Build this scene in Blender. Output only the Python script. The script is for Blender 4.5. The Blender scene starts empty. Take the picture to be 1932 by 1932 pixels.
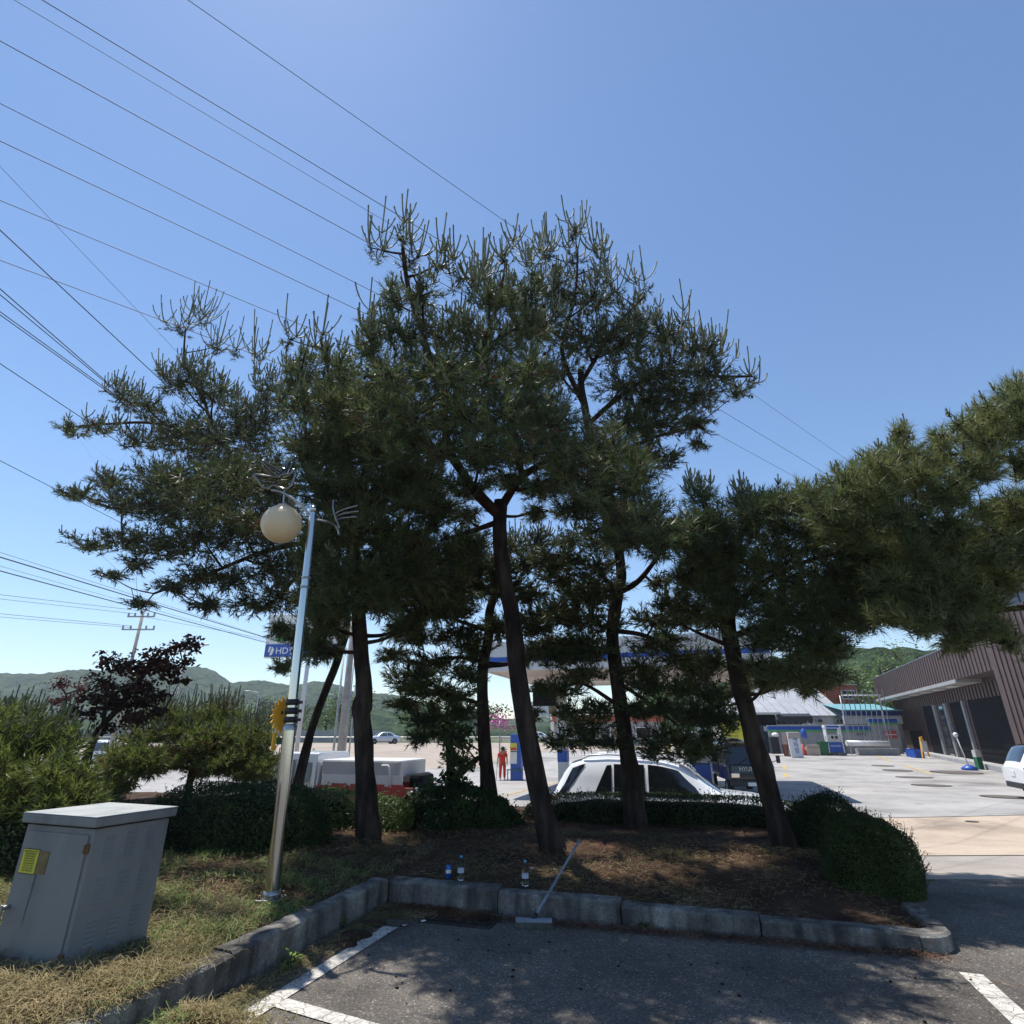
import bpy, bmesh, math, random
import numpy as np
from mathutils import Vector, Matrix, noise as mnoise

random.seed(7)
RNG = np.random.default_rng(11)
R = math.radians
scene = bpy.context.scene
COL = scene.collection

# ------------------------------------------------------------------ camera
F = 1060.0; CX = 966.0; EYE = 1.55
TILT = math.atan(414.0/F); CT, ST = math.cos(TILT), math.sin(TILT)
cam_data = bpy.data.cameras.new("camera")
cam_data.sensor_width = 36.0
cam_data.lens = 36.0*F/1932.0
cam_data.clip_start = 0.1
cam_data.clip_end = 6000.0
cam = bpy.data.objects.new("camera", cam_data)
cam.location = (0, 0, EYE)
cam.rotation_euler = (math.pi/2+TILT, 0, 0)
COL.objects.link(cam)
scene.camera = cam

# ------------------------------------------------------------------ light
SUN_EL = R(69); SUN_AZ = R(-42)      # azimuth from +Y, negative = to the left
SUN_DIR = Vector((math.sin(SUN_AZ)*math.cos(SUN_EL), math.cos(SUN_AZ)*math.cos(SUN_EL), math.sin(SUN_EL)))
world = bpy.data.worlds.new("World"); scene.world = world; world.use_nodes = True
wn = world.node_tree
bg = wn.nodes["Background"]
sky = wn.nodes.new("ShaderNodeTexSky"); sky.sky_type = 'NISHITA'; sky.sun_disc = False
sky.sun_elevation = SUN_EL; sky.sun_rotation = SUN_AZ
sky.altitude = 0; sky.air_density = 1.0; sky.dust_density = 0.11; sky.ozone_density = 2.0
hs = wn.nodes.new('ShaderNodeHueSaturation'); hs.inputs['Saturation'].default_value = 1.09
wn.links.new(sky.outputs[0], hs.inputs['Color']); wn.links.new(hs.outputs[0], bg.inputs[0]); bg.inputs[1].default_value = 0.134
sun_data = bpy.data.lights.new("sun", 'SUN'); sun_data.energy = 4.9; sun_data.angle = R(0.53)
sun_data.color = (1.0, 0.955, 0.88)
sun = bpy.data.objects.new("sun", sun_data); COL.objects.link(sun)
sun.rotation_euler = SUN_DIR.to_track_quat('Z', 'Y').to_euler()
scene.view_settings.view_transform = 'Standard'; scene.view_settings.look = 'None'
scene.view_settings.exposure = 0.35; scene.view_settings.gamma = 1.0
scene.cycles.max_bounces = 6; scene.cycles.transparent_max_bounces = 8
scene.cycles.diffuse_bounces = 3; scene.cycles.glossy_bounces = 3

# ------------------------------------------------------------------ measuring helpers
def ray(px, py):
    v = 966.0-py
    return (px-CX), F*CT-v*ST, v*CT+F*ST          # x, y, z direction
def at(px, py, Y):
    x, y, z = ray(px, py); return Vector((x/y*Y, Y, EYE+z/y*Y))
def mpp(px, py, Y):
    """metres per photo pixel at distance Y"""
    x, y, z = ray(px, py); p = at(px, py, Y)
    return (Y*CT+(p.z-EYE)*ST)/F
def at_z(px, py, z):
    x, y, d = ray(px, py); return at(px, py, (z-EYE)*y/d)
def sstep(a, b, t):
    t = min(1.0, max(0.0, (t-a)/(b-a))); return t*t*(3-2*t)
GY = [(-50, 0), (7.4, 0), (10.5, -.32), (13, -.62), (20, -.85), (35, -1.0), (54, -.55), (76, 0.05), (120, .05), (5000, 0.05)]
def ground_z(x, y):
    for (a, za), (b, zb) in zip(GY, GY[1:]):
        if y <= b:
            t = (y-a)/(b-a); g = za+(zb-za)*t; break
    else: g = .05
    k = sstep(8, 20, y)*(1-sstep(60, 76, y)*0.9)
    g += .02*min(15, max(0, x))*k
    g += .05*min(0, max(-6, x))*sstep(8, 13, y)*(1-sstep(30, 60, y))
    return g
def on_ground(px, py):
    """walk the ray to the ground"""
    Y = 3.0
    while Y < 400:
        p = at(px, py, Y)
        if p.z <= ground_z(p.x, p.y): break
        Y *= 1.004
        if Y > 51.4 and 1440 < px < 1700: break
    return Vector((p.x, p.y, ground_z(p.x, p.y)))
U = Vector((.9553, -.2955, 0)); V = Vector((.2955, .9553, 0)); C0 = Vector((-1.2, 6.44, 0))
def bed_uv(x, y):
    d = Vector((x, y, 0))-C0; return d.dot(U), d.dot(V)
def bed_z(x, y):
    u, v = bed_uv(x, y)
    z = .165-.085*sstep(.3, 4.2, u)*(1-sstep(.3, 1.5, v))+.10*sstep(.1, 2.2, v)*sstep(-1.5, .6, u) + .07*sstep(.3, 1.8, -u)
    z += .03*mnoise.noise(Vector((x*1.3, y*1.3, 3)))*sstep(.05, .5, min(abs(v) if u > -.3 else 1, 9))
    k = sstep(5.6, 8.5, v)
    return z*(1-k)+(ground_z(x, y)-.03)*k
ROT = math.atan2(U.y, U.x)

# ------------------------------------------------------------------ materials
def mat(name, color, rough=.6, metal=0.0, spec=.5, scale=6, amp=.15, bump=0.0, bscale=None, c2=None, coords='Object',
        stretch=None, transl=0.0, alpha=None, trans=0.0, coat=0.0, detail=6, emit=None, island=0.0, c3=None, bdist=.01, ior=None):
    m = bpy.data.materials.new(name); m.use_nodes = True
    nt = m.node_tree; b = nt.nodes["Principled BSDF"]; out = nt.nodes["Material Output"]
    b.inputs["Roughness"].default_value = rough; b.inputs["Metallic"].default_value = metal
    b.inputs["Specular IOR Level"].default_value = spec
    if ior: b.inputs["IOR"].default_value = ior
    if coat: b.inputs["Coat Weight"].default_value = coat; b.inputs["Coat Roughness"].default_value = .05
    if trans: b.inputs["Transmission Weight"].default_value = trans
    if emit:
        b.inputs["Emission Color"].default_value = (*color, 1); b.inputs["Emission Strength"].default_value = emit
    tc = nt.nodes.new("ShaderNodeTexCoord"); vec = tc.outputs[coords]
    if coords == 'World':
        pass
    if stretch:
        mp = nt.nodes.new("ShaderNodeMapping"); mp.inputs["Scale"].default_value = stretch
        nt.links.new(vec, mp.inputs[0]); vec = mp.outputs[0]
    c2 = c2 or tuple(max(0, c*(1-amp*1.6)) for c in color)
    cr = nt.nodes.new("ShaderNodeValToRGB")
    n = nt.nodes.new("ShaderNodeTexNoise"); n.inputs["Scale"].default_value = scale; n.inputs["Detail"].default_value = detail
    n.inputs["Roughness"].default_value = .6
    nt.links.new(vec, n.inputs["Vector"])
    e = cr.color_ramp.elements
    e[0].position = .3; e[0].color = (*c2, 1); e[1].position = .7
    if c3 is not None:
        e[1].position = .5; e[1].color = (*color, 1)
        x = e.new(.74); x.color = (*c3, 1)
    else:
        e[1].color = (*(min(1, c*(1+amp*.5)) for c in color), 1)
    nt.links.new(n.outputs["Fac"], cr.inputs[0])
    csock = cr.outputs[0]
    if island:
        g = nt.nodes.new("ShaderNodeNewGeometry")
        mm = nt.nodes.new("ShaderNodeMapRange"); mm.inputs[3].default_value = 1-island; mm.inputs[4].default_value = 1+island
        nt.links.new(g.outputs["Random Per Island"], mm.inputs[0])
        mx = nt.nodes.new("ShaderNodeVectorMath"); mx.operation = 'SCALE'
        nt.links.new(csock, mx.inputs[0]); nt.links.new(mm.outputs[0], mx.inputs["Scale"])
        csock = mx.outputs[0]
    nt.links.new(csock, b.inputs["Base Color"])
    if bump:
        n2 = nt.nodes.new("ShaderNodeTexNoise"); n2.inputs["Scale"].default_value = bscale or scale*6; n2.inputs["Detail"].default_value = 4
        nt.links.new(vec, n2.inputs["Vector"])
        bp = nt.nodes.new("ShaderNodeBump"); bp.inputs["Strength"].default_value = bump; bp.inputs["Distance"].default_value = bdist
        nt.links.new(n2.outputs["Fac"], bp.inputs["Height"]); nt.links.new(bp.outputs[0], b.inputs["Normal"])
    if transl:
        t = nt.nodes.new("ShaderNodeBsdfTranslucent"); nt.links.new(csock, t.inputs[0])
        mx = nt.nodes.new("ShaderNodeMixShader"); mx.inputs[0].default_value = transl
        nt.links.new(b.outputs[0], mx.inputs[1]); nt.links.new(t.outputs[0], mx.inputs[2])
        nt.links.new(mx.outputs[0], out.inputs[0])
    return m

M = {}
M['needle'] = mat('pine_needle', (.105, .135, .048), .5, spec=.35, scale=1.1, c2=(.045, .068, .030), c3=(.165, .175, .065), transl=.34, island=.35, detail=3)
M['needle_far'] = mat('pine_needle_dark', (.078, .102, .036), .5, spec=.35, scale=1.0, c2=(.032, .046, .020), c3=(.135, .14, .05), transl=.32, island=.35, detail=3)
M['needle_near'] = mat('pine_needle_near', (.15, .18, .062), .5, spec=.35, scale=1.6, c2=(.08, .108, .042), c3=(.235, .225, .085), transl=.38, island=.35, detail=3)
M['needle_low'] = mat('pine_needle_low', (.15, .19, .04), .5, spec=.35, scale=1.3, c2=(.09, .125, .03), c3=(.20, .21, .06), transl=.42, island=.35, detail=3)
M['needle_dead'] = mat('needle_dead', (.16, .075, .035), .7, spec=.2, scale=4, amp=.3, transl=.2, island=.3)
M['candle'] = mat('candle_shoot', (.20, .21, .12), .6, spec=.3, scale=8, amp=.25, island=.25)
M['bark'] = mat('pine_bark', (.042, .031, .026), .95, spec=.1, scale=7, c2=(.015, .012, .011), c3=(.10, .074, .058), bump=1.0, bscale=16, stretch=(1, 1, .28), bdist=.05)
M['bark_red'] = mat('pine_bark_red', (.050, .027, .019), .9, spec=.1, scale=6, c2=(.024, .015, .012), c3=(.085, .046, .032), bump=.9, bscale=20, stretch=(1, 1, .4), bdist=.03)
M['twig'] = mat('twig', (.055, .038, .028), .9, spec=.15, scale=5, amp=.3)
M['cone'] = mat('cone', (.04, .026, .018), .9, spec=.15, scale=30, amp=.4, bump=.8, bdist=.01)
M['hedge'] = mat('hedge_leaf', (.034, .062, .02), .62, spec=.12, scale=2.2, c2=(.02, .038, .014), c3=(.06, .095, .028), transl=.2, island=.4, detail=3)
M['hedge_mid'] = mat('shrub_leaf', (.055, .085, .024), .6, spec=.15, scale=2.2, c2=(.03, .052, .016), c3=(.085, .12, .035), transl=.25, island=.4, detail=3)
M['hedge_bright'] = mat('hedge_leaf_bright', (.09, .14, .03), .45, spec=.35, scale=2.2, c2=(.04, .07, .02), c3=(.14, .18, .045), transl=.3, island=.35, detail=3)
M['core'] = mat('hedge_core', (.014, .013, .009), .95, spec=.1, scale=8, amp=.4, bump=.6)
M['vine'] = mat('vine_leaf', (.06, .12, .025), .35, spec=.5, scale=2.5, c2=(.03, .065, .016), c3=(.13, .2, .045), transl=.3, island=.4, detail=3)
M['maple'] = mat('maple_leaf', (.060, .030, .016), .5, spec=.3, scale=1.3, c2=(.024, .015, .010), c3=(.14, .04, .022), transl=.3, island=.4, detail=2)
M['green_tree'] = mat('broadleaf', (.10, .17, .035), .5, spec=.3, scale=.6, c2=(.035, .07, .018), c3=(.17, .25, .05), transl=.3, island=.4, detail=3)
M['green_dark'] = mat('broadleaf_dark', (.05, .09, .03), .5, spec=.3, scale=.5, c2=(.022, .045, .018), c3=(.09, .13, .04), transl=.25, island=.4, detail=3)
M['grass_dry'] = mat('cut_grass_dry', (.25, .205, .10), .8, spec=.2, scale=2.2, c2=(.11, .115, .045), c3=(.40, .31, .17), transl=.3, island=.4)
M['grass_green'] = mat('grass_green', (.16, .22, .06), .6, spec=.3, scale=3, c2=(.09, .14, .035), c3=(.26, .29, .1), transl=.3, island=.4)
M['litter'] = mat('pine_litter', (.125, .066, .042), .85, spec=.1, scale=3, c2=(.05, .03, .02), c3=(.27, .165, .10), island=.4)
M['soil'] = mat('bed_soil', (.07, .044, .03), .95, spec=.1, scale=3, c2=(.03, .02, .015), c3=(.13, .085, .055), bump=.9, bscale=40, bdist=.03, detail=9)
M['chrome'] = mat('polished_steel', (.62, .62, .62), .16, 1.0, scale=3, amp=.12, stretch=(1, 1, .15))
M['steel_dull'] = mat('dull_steel', (.42, .43, .44), .4, .9, scale=10, amp=.2)
M['galv'] = mat('galvanised', (.38, .39, .39), .5, .6, scale=8, amp=.2)
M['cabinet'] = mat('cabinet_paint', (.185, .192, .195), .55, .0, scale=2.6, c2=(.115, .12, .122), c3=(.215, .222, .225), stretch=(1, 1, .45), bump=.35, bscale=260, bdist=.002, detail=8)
M['cabinet_sunlit'] = mat('cabinet_paint_sunlit', (.36, .37, .36), .6, .0, scale=5, c2=(.27, .28, .27), c3=(.42, .42, .40), bump=.3, bscale=200, bdist=.002)  # paler copy of the cabinet paint, sunlight put into the colour
M['rust'] = mat('rusty', (.20, .11, .05), .8, scale=12, amp=.4)
M['yellow'] = mat('yellow_print', (.62, .56, .05), .5, scale=5, amp=.12)
M['brown_tape'] = mat('brown_tape', (.17, .12, .045), .5, scale=20, amp=.3)
M['orange'] = mat('orange_yellow', (.85, .42, .03), .5, scale=3, amp=.08)
M['black'] = mat('black_rubber', (.018, .018, .022), .5, scale=6, amp=.3)
M['black_gloss'] = mat('black_paint', (.012, .013, .015), .18, scale=3, amp=.2, coat=.5)
M['ink'] = mat('ink', (.03, .03, .03), .6)
M['white'] = mat('white_paint', (.80, .80, .78), .4, scale=2, amp=.05)
M['white_car'] = mat('white_car_paint', (.82, .83, .84), .22, scale=2, amp=.03, coat=.7)
M['silver_car'] = mat('silver_car_paint', (.52, .57, .66), .25, .3, scale=2, amp=.04, coat=.7)
M['glass_dark'] = mat('tinted_glass', (.012, .014, .017), .06, spec=.7, scale=1, amp=.2, coat=.6)
M['glass_light'] = mat('car_glass', (.05, .07, .085), .06, spec=.7, scale=1, amp=.2, coat=.6)
M['tyre'] = mat('tyre', (.02, .02, .02), .8, scale=10, amp=.3)
M['rim'] = mat('rim', (.45, .46, .48), .3, .8)
M['red'] = mat('red_cloth', (.62, .035, .02), .8, scale=5, amp=.15)
M['red_light'] = mat('red_lens', (.45, .01, .015), .15, coat=.8)
M['red_paint'] = mat('red_paint', (.50, .06, .05), .5, scale=3, amp=.15)
M['skin'] = mat('skin', (.42, .24, .16), .6)
M['hair'] = mat('hair', (.012, .01, .009), .6)
M['blue'] = mat('blue_paint', (.02, .09, .42), .4, scale=3, amp=.1)
M['blue_navy'] = mat('navy_paint', (.015, .035, .16), .45, scale=3, amp=.1)
M['green_stripe'] = mat('green_paint', (.10, .36, .11), .5, scale=3, amp=.1)
M['green_dk'] = mat('green_plastic', (.01, .13, .06), .4, scale=3, amp=.1)
M['teal'] = mat('teal_roof', (.16, .38, .42), .5, scale=3, amp=.1)
M['brown_plastic'] = mat('brown_plastic', (.16, .05, .035), .6)
M['wall_white'] = mat('wall_white', (.55, .54, .52), .7, scale=1.2, amp=.12, bump=.2, bscale=20)
M['wall_grey'] = mat('wall_grey', (.36, .36, .36), .8, scale=1.2, amp=.15, bump=.3, bscale=14)
M['roof_grey'] = mat('roof_grey', (.40, .41, .44), .6, scale=.8, amp=.12)
M['canopy_white'] = mat('canopy_white', (.60, .62, .63), .4, scale=.6, amp=.06)
M['canopy_beige'] = mat('canopy_soffit', (.52, .42, .34), .6, scale=.6, amp=.1)
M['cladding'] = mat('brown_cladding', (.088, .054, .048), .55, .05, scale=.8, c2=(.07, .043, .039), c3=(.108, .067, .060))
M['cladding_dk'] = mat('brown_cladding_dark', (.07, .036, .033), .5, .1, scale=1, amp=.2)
M['door_dark'] = mat('dark_door', (.009, .010, .012), .8, spec=.1, scale=1.5, amp=.2)  # near-black; on the open doorways this colour carries the inner shade
M['slate'] = mat('slate_wall', (.17, .19, .25), .6, scale=.6, amp=.15)
M['brick_red'] = mat('orange_container', (.42, .11, .055), .6, scale=2, amp=.15)
M['cement'] = mat('cement_pole', (.34, .31, .29), .85, scale=3, amp=.2, bump=.2)
M['pole_paint'] = mat('pale_pole', (.55, .56, .60), .5, scale=2, amp=.08)
M['wire'] = mat('wire', (.03, .033, .04), .7)
M['wire_pale'] = mat('wire_pale', (.10, .12, .16), .7)
M['bottle'] = mat('clear_plastic', (.85, .9, .95), .06, trans=1.0, spec=.5, ior=1.2, amp=.02)
M['water'] = mat('bottle_water', (.8, .88, .92), .02, trans=1.0, ior=1.33, amp=.02)
M['cap_blue'] = mat('cap_blue', (.12, .38, .68), .4)
M['can_blue'] = mat('can_blue', (.02, .12, .50), .25, .4, scale=6, amp=.1)
M['steel_dark'] = mat('dark_steel', (.24, .225, .20), .2, 1.0, scale=4, amp=.2)
M['globe'] = mat('lamp_globe', (.78, .66, .46), .3, scale=2, c2=(.70, .58, .39), c3=(.84, .73, .54), spec=.5, transl=.25)
M['broom'] = mat('broom_blue_grey', (.22, .26, .32), .5, scale=10, amp=.2)
M['bristle'] = mat('bristle', (.20, .22, .18), .8, scale=10, amp=.2, island=.3)
M['pink'] = mat('pink', (.6, .10, .35), .6)
M['iron'] = mat('cast_iron', (.05, .045, .04), .7, .4, scale=12, amp=.4, bump=.3)
M['paper'] = mat('paper', (.72, .70, .66), .8)
M['line_yellow'] = mat('line_yellow', (.55, .38, .12), .8, scale=4, amp=.25)

def road_mat(name, base, dark, light, speck=.35, s1=1.2, cracks=False, bump=.5, stain=False, oil=0):
    m = bpy.data.materials.new(name); m.use_nodes = True; nt = m.node_tree; b = nt.nodes["Principled BSDF"]
    b.inputs["Roughness"].default_value = .9; b.inputs["Specular IOR Level"].default_value = .25
    tc = nt.nodes.new("ShaderNodeTexCoord"); L = nt.links.new
    n = nt.nodes.new("ShaderNodeTexNoise"); n.inputs["Scale"].default_value = s1; n.inputs["Detail"].default_value = 9; n.inputs["Roughness"].default_value = .65
    L(tc.outputs["Object"], n.inputs["Vector"])
    cr = nt.nodes.new("ShaderNodeValToRGB"); e = cr.color_ramp.elements
    e[0].position = .3; e[0].color = (*dark, 1); e[1].position = .72; e[1].color = (*light, 1); k = e.new(.5); k.color = (*base, 1)
    L(n.outputs["Fac"], cr.inputs[0])
    v = nt.nodes.new("ShaderNodeTexVoronoi"); v.inputs["Scale"].default_value = 95; L(tc.outputs["Object"], v.inputs["Vector"])
    sp = nt.nodes.new("ShaderNodeSeparateColor"); L(v.outputs["Color"], sp.inputs[0])
    mr = nt.nodes.new("ShaderNodeMapRange"); mr.inputs[3].default_value = 1-speck; mr.inputs[4].default_value = 1+speck; L(sp.outputs[0], mr.inputs[0])
    gt = nt.nodes.new("ShaderNodeMath"); gt.operation = 'GREATER_THAN'; gt.inputs[1].default_value = .955; L(sp.outputs[1], gt.inputs[0])
    ad = nt.nodes.new("ShaderNodeMath"); ad.operation = 'MULTIPLY_ADD'; ad.inputs[1].default_value = speck*3.5; L(gt.outputs[0], ad.inputs[0]); L(mr.outputs[0], ad.inputs[2])
    sc = nt.nodes.new("ShaderNodeVectorMath"); sc.operation = 'SCALE'; L(cr.outputs[0], sc.inputs[0]); L(ad.outputs[0], sc.inputs["Scale"])
    last = sc.outputs[0]
    if oil:
        for (sc_, lo, hi, mn) in ((oil, .56, .66, .72), (oil*4.3, .60, .68, .80)):
            no = nt.nodes.new("ShaderNodeTexNoise"); no.inputs["Scale"].default_value = sc_; no.inputs["Detail"].default_value = 6; no.inputs["Distortion"].default_value = .6; L(tc.outputs["Object"], no.inputs["Vector"])
            ro = nt.nodes.new("ShaderNodeMapRange"); ro.inputs[1].default_value = lo; ro.inputs[2].default_value = hi; ro.inputs[3].default_value = 1; ro.inputs[4].default_value = mn; L(no.outputs["Fac"], ro.inputs[0])
            so = nt.nodes.new("ShaderNodeVectorMath"); so.operation = 'SCALE'; L(last, so.inputs[0]); L(ro.outputs[0], so.inputs["Scale"]); last = so.outputs[0]
    if stain:
        mp = nt.nodes.new("ShaderNodeMapping"); mp.inputs["Scale"].default_value = (9, 9, 1.5); L(tc.outputs["Object"], mp.inputs[0])
        ns = nt.nodes.new("ShaderNodeTexNoise"); ns.inputs["Scale"].default_value = 1.0; ns.inputs["Detail"].default_value = 5; L(mp.outputs[0], ns.inputs["Vector"])
        r2 = nt.nodes.new("ShaderNodeMapRange"); r2.inputs[1].default_value = .35; r2.inputs[2].default_value = .62; r2.inputs[3].default_value = .42; r2.inputs[4].default_value = 1.08; L(ns.outputs["Fac"], r2.inputs[0])
        s3 = nt.nodes.new("ShaderNodeVectorMath"); s3.operation = 'SCALE'; L(last, s3.inputs[0]); L(r2.outputs[0], s3.inputs["Scale"]); last = s3.outputs[0]
    if cracks:
        v2 = nt.nodes.new("ShaderNodeTexVoronoi"); v2.feature = 'DISTANCE_TO_EDGE'; v2.inputs["Scale"].default_value = cracks
        nn = nt.nodes.new("ShaderNodeTexNoise"); nn.inputs["Scale"].default_value = 5; L(tc.outputs["Object"], nn.inputs["Vector"])
        mx0 = nt.nodes.new("ShaderNodeMix"); mx0.data_type = 'VECTOR'; mx0.inputs[0].default_value = .12
        L(tc.outputs["Object"], mx0.inputs[4]); L(nn.outputs["Color"], mx0.inputs[5]); L(mx0.outputs[1], v2.inputs["Vector"])
        lt = nt.nodes.new("ShaderNodeMapRange"); lt.inputs[1].default_value = 0; lt.inputs[2].default_value = .045; lt.inputs[3].default_value = .3; lt.inputs[4].default_value = 1
        L(v2.outputs["Distance"], lt.inputs[0])
        s2 = nt.nodes.new("ShaderNodeVectorMath"); s2.operation = 'SCALE'; L(last, s2.inputs[0]); L(lt.outputs[0], s2.inputs["Scale"]); last = s2.outputs[0]
    L(last, b.inputs["Base Color"])
    if bump:
        bp = nt.nodes.new("ShaderNodeBump"); bp.inputs["Strength"].default_value = bump; bp.inputs["Distance"].default_value = .006
        L(sp.outputs[2], bp.inputs["Height"]); L(bp.outputs[0], b.inputs["Normal"])
    return m
M['asphalt'] = road_mat('asphalt', (.120, .106, .092), (.075, .067, .060), (.165, .145, .125), .38, .8, oil=.7)
M['concrete_pink'] = road_mat('concrete_apron', (.43, .345, .265), (.34, .27, .215), (.49, .40, .315), .10, .5, bump=.2, oil=.3)
M['concrete_warm'] = road_mat('concrete_strip', (.32, .285, .25), (.25, .225, .20), (.38, .34, .30), .08, .7, bump=.2)
M['lot'] = road_mat('station_lot', (.33, .315, .30), (.22, .212, .205), (.40, .385, .365), .10, .5, bump=.1, oil=.16)
M['road'] = road_mat('highway', (.35, .29, .24), (.29, .24, .20), (.40, .34, .28), .04, .12, bump=.1)
M['kerb'] = road_mat('kerb_concrete', (.165, .155, .142), (.06, .056, .052), (.36, .34, .30), .15, 2.2, bump=.6, stain=True)
M['line'] = road_mat('worn_white_line', (.52, .49, .44), (.30, .28, .26), (.62, .59, .54), .14, 7, cracks=11)
M['field'] = mat('field_ground', (.09, .10, .045), .95, scale=.05, c2=(.06, .08, .03), c3=(.14, .12, .07))
M['hill'] = mat('hill_forest', (.034, .060, .024), .95, spec=.05, scale=.11, c2=(.012, .024, .012), c3=(.075, .105, .04), bump=1.0, bscale=.22, bdist=5.0, detail=9)

# ------------------------------------------------------------------ object helpers
def tag(o, label=None, cat=None, group=None, kind=None):
    if label: o['label'] = label
    if cat: o['category'] = cat
    if group: o['group'] = group
    if kind: o['kind'] = kind
    return o
def thing(name, label, cat, loc=(0, 0, 0), rz=0.0, group=None):
    o = bpy.data.objects.new(name, None); COL.objects.link(o); o.empty_display_size = .1
    o.location = loc; o.rotation_euler = (0, 0, rz)
    return tag(o, label, cat, group)
def wloc(o):
    p = Vector((0, 0, 0))
    while o: p += o.location; o = o.parent
    return p
def link(name, me, m, parent=None):
    if m is not None and not me.materials: me.materials.append(m)
    o = bpy.data.objects.new(name, me); COL.objects.link(o)
    if parent: o.parent = parent
    return o
def npmesh(name, Vt, Fc, m, parent=None, kind=None, smooth=False):
    Vt = np.asarray(Vt, dtype=np.float32); Fc = np.asarray(Fc, dtype=np.int32); k = Fc.shape[1]
    if parent is not None: Vt = Vt-np.array(wloc(parent), dtype=np.float32)
    me = bpy.data.meshes.new(name)
    me.vertices.add(len(Vt)); me.vertices.foreach_set("co", Vt.ravel())
    me.loops.add(Fc.size); me.loops.foreach_set("vertex_index", Fc.ravel())
    me.polygons.add(len(Fc)); me.polygons.foreach_set("loop_start", np.arange(0, Fc.size, k, dtype=np.int32))
    me.polygons.foreach_set("loop_total", np.full(len(Fc), k, dtype=np.int32))
    if smooth: me.polygons.foreach_set("use_smooth", np.ones(len(Fc), dtype=bool))
    me.update(calc_edges=True)
    o = link(name, me, m, parent)
    if kind: o['kind'] = kind
    return o

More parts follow.
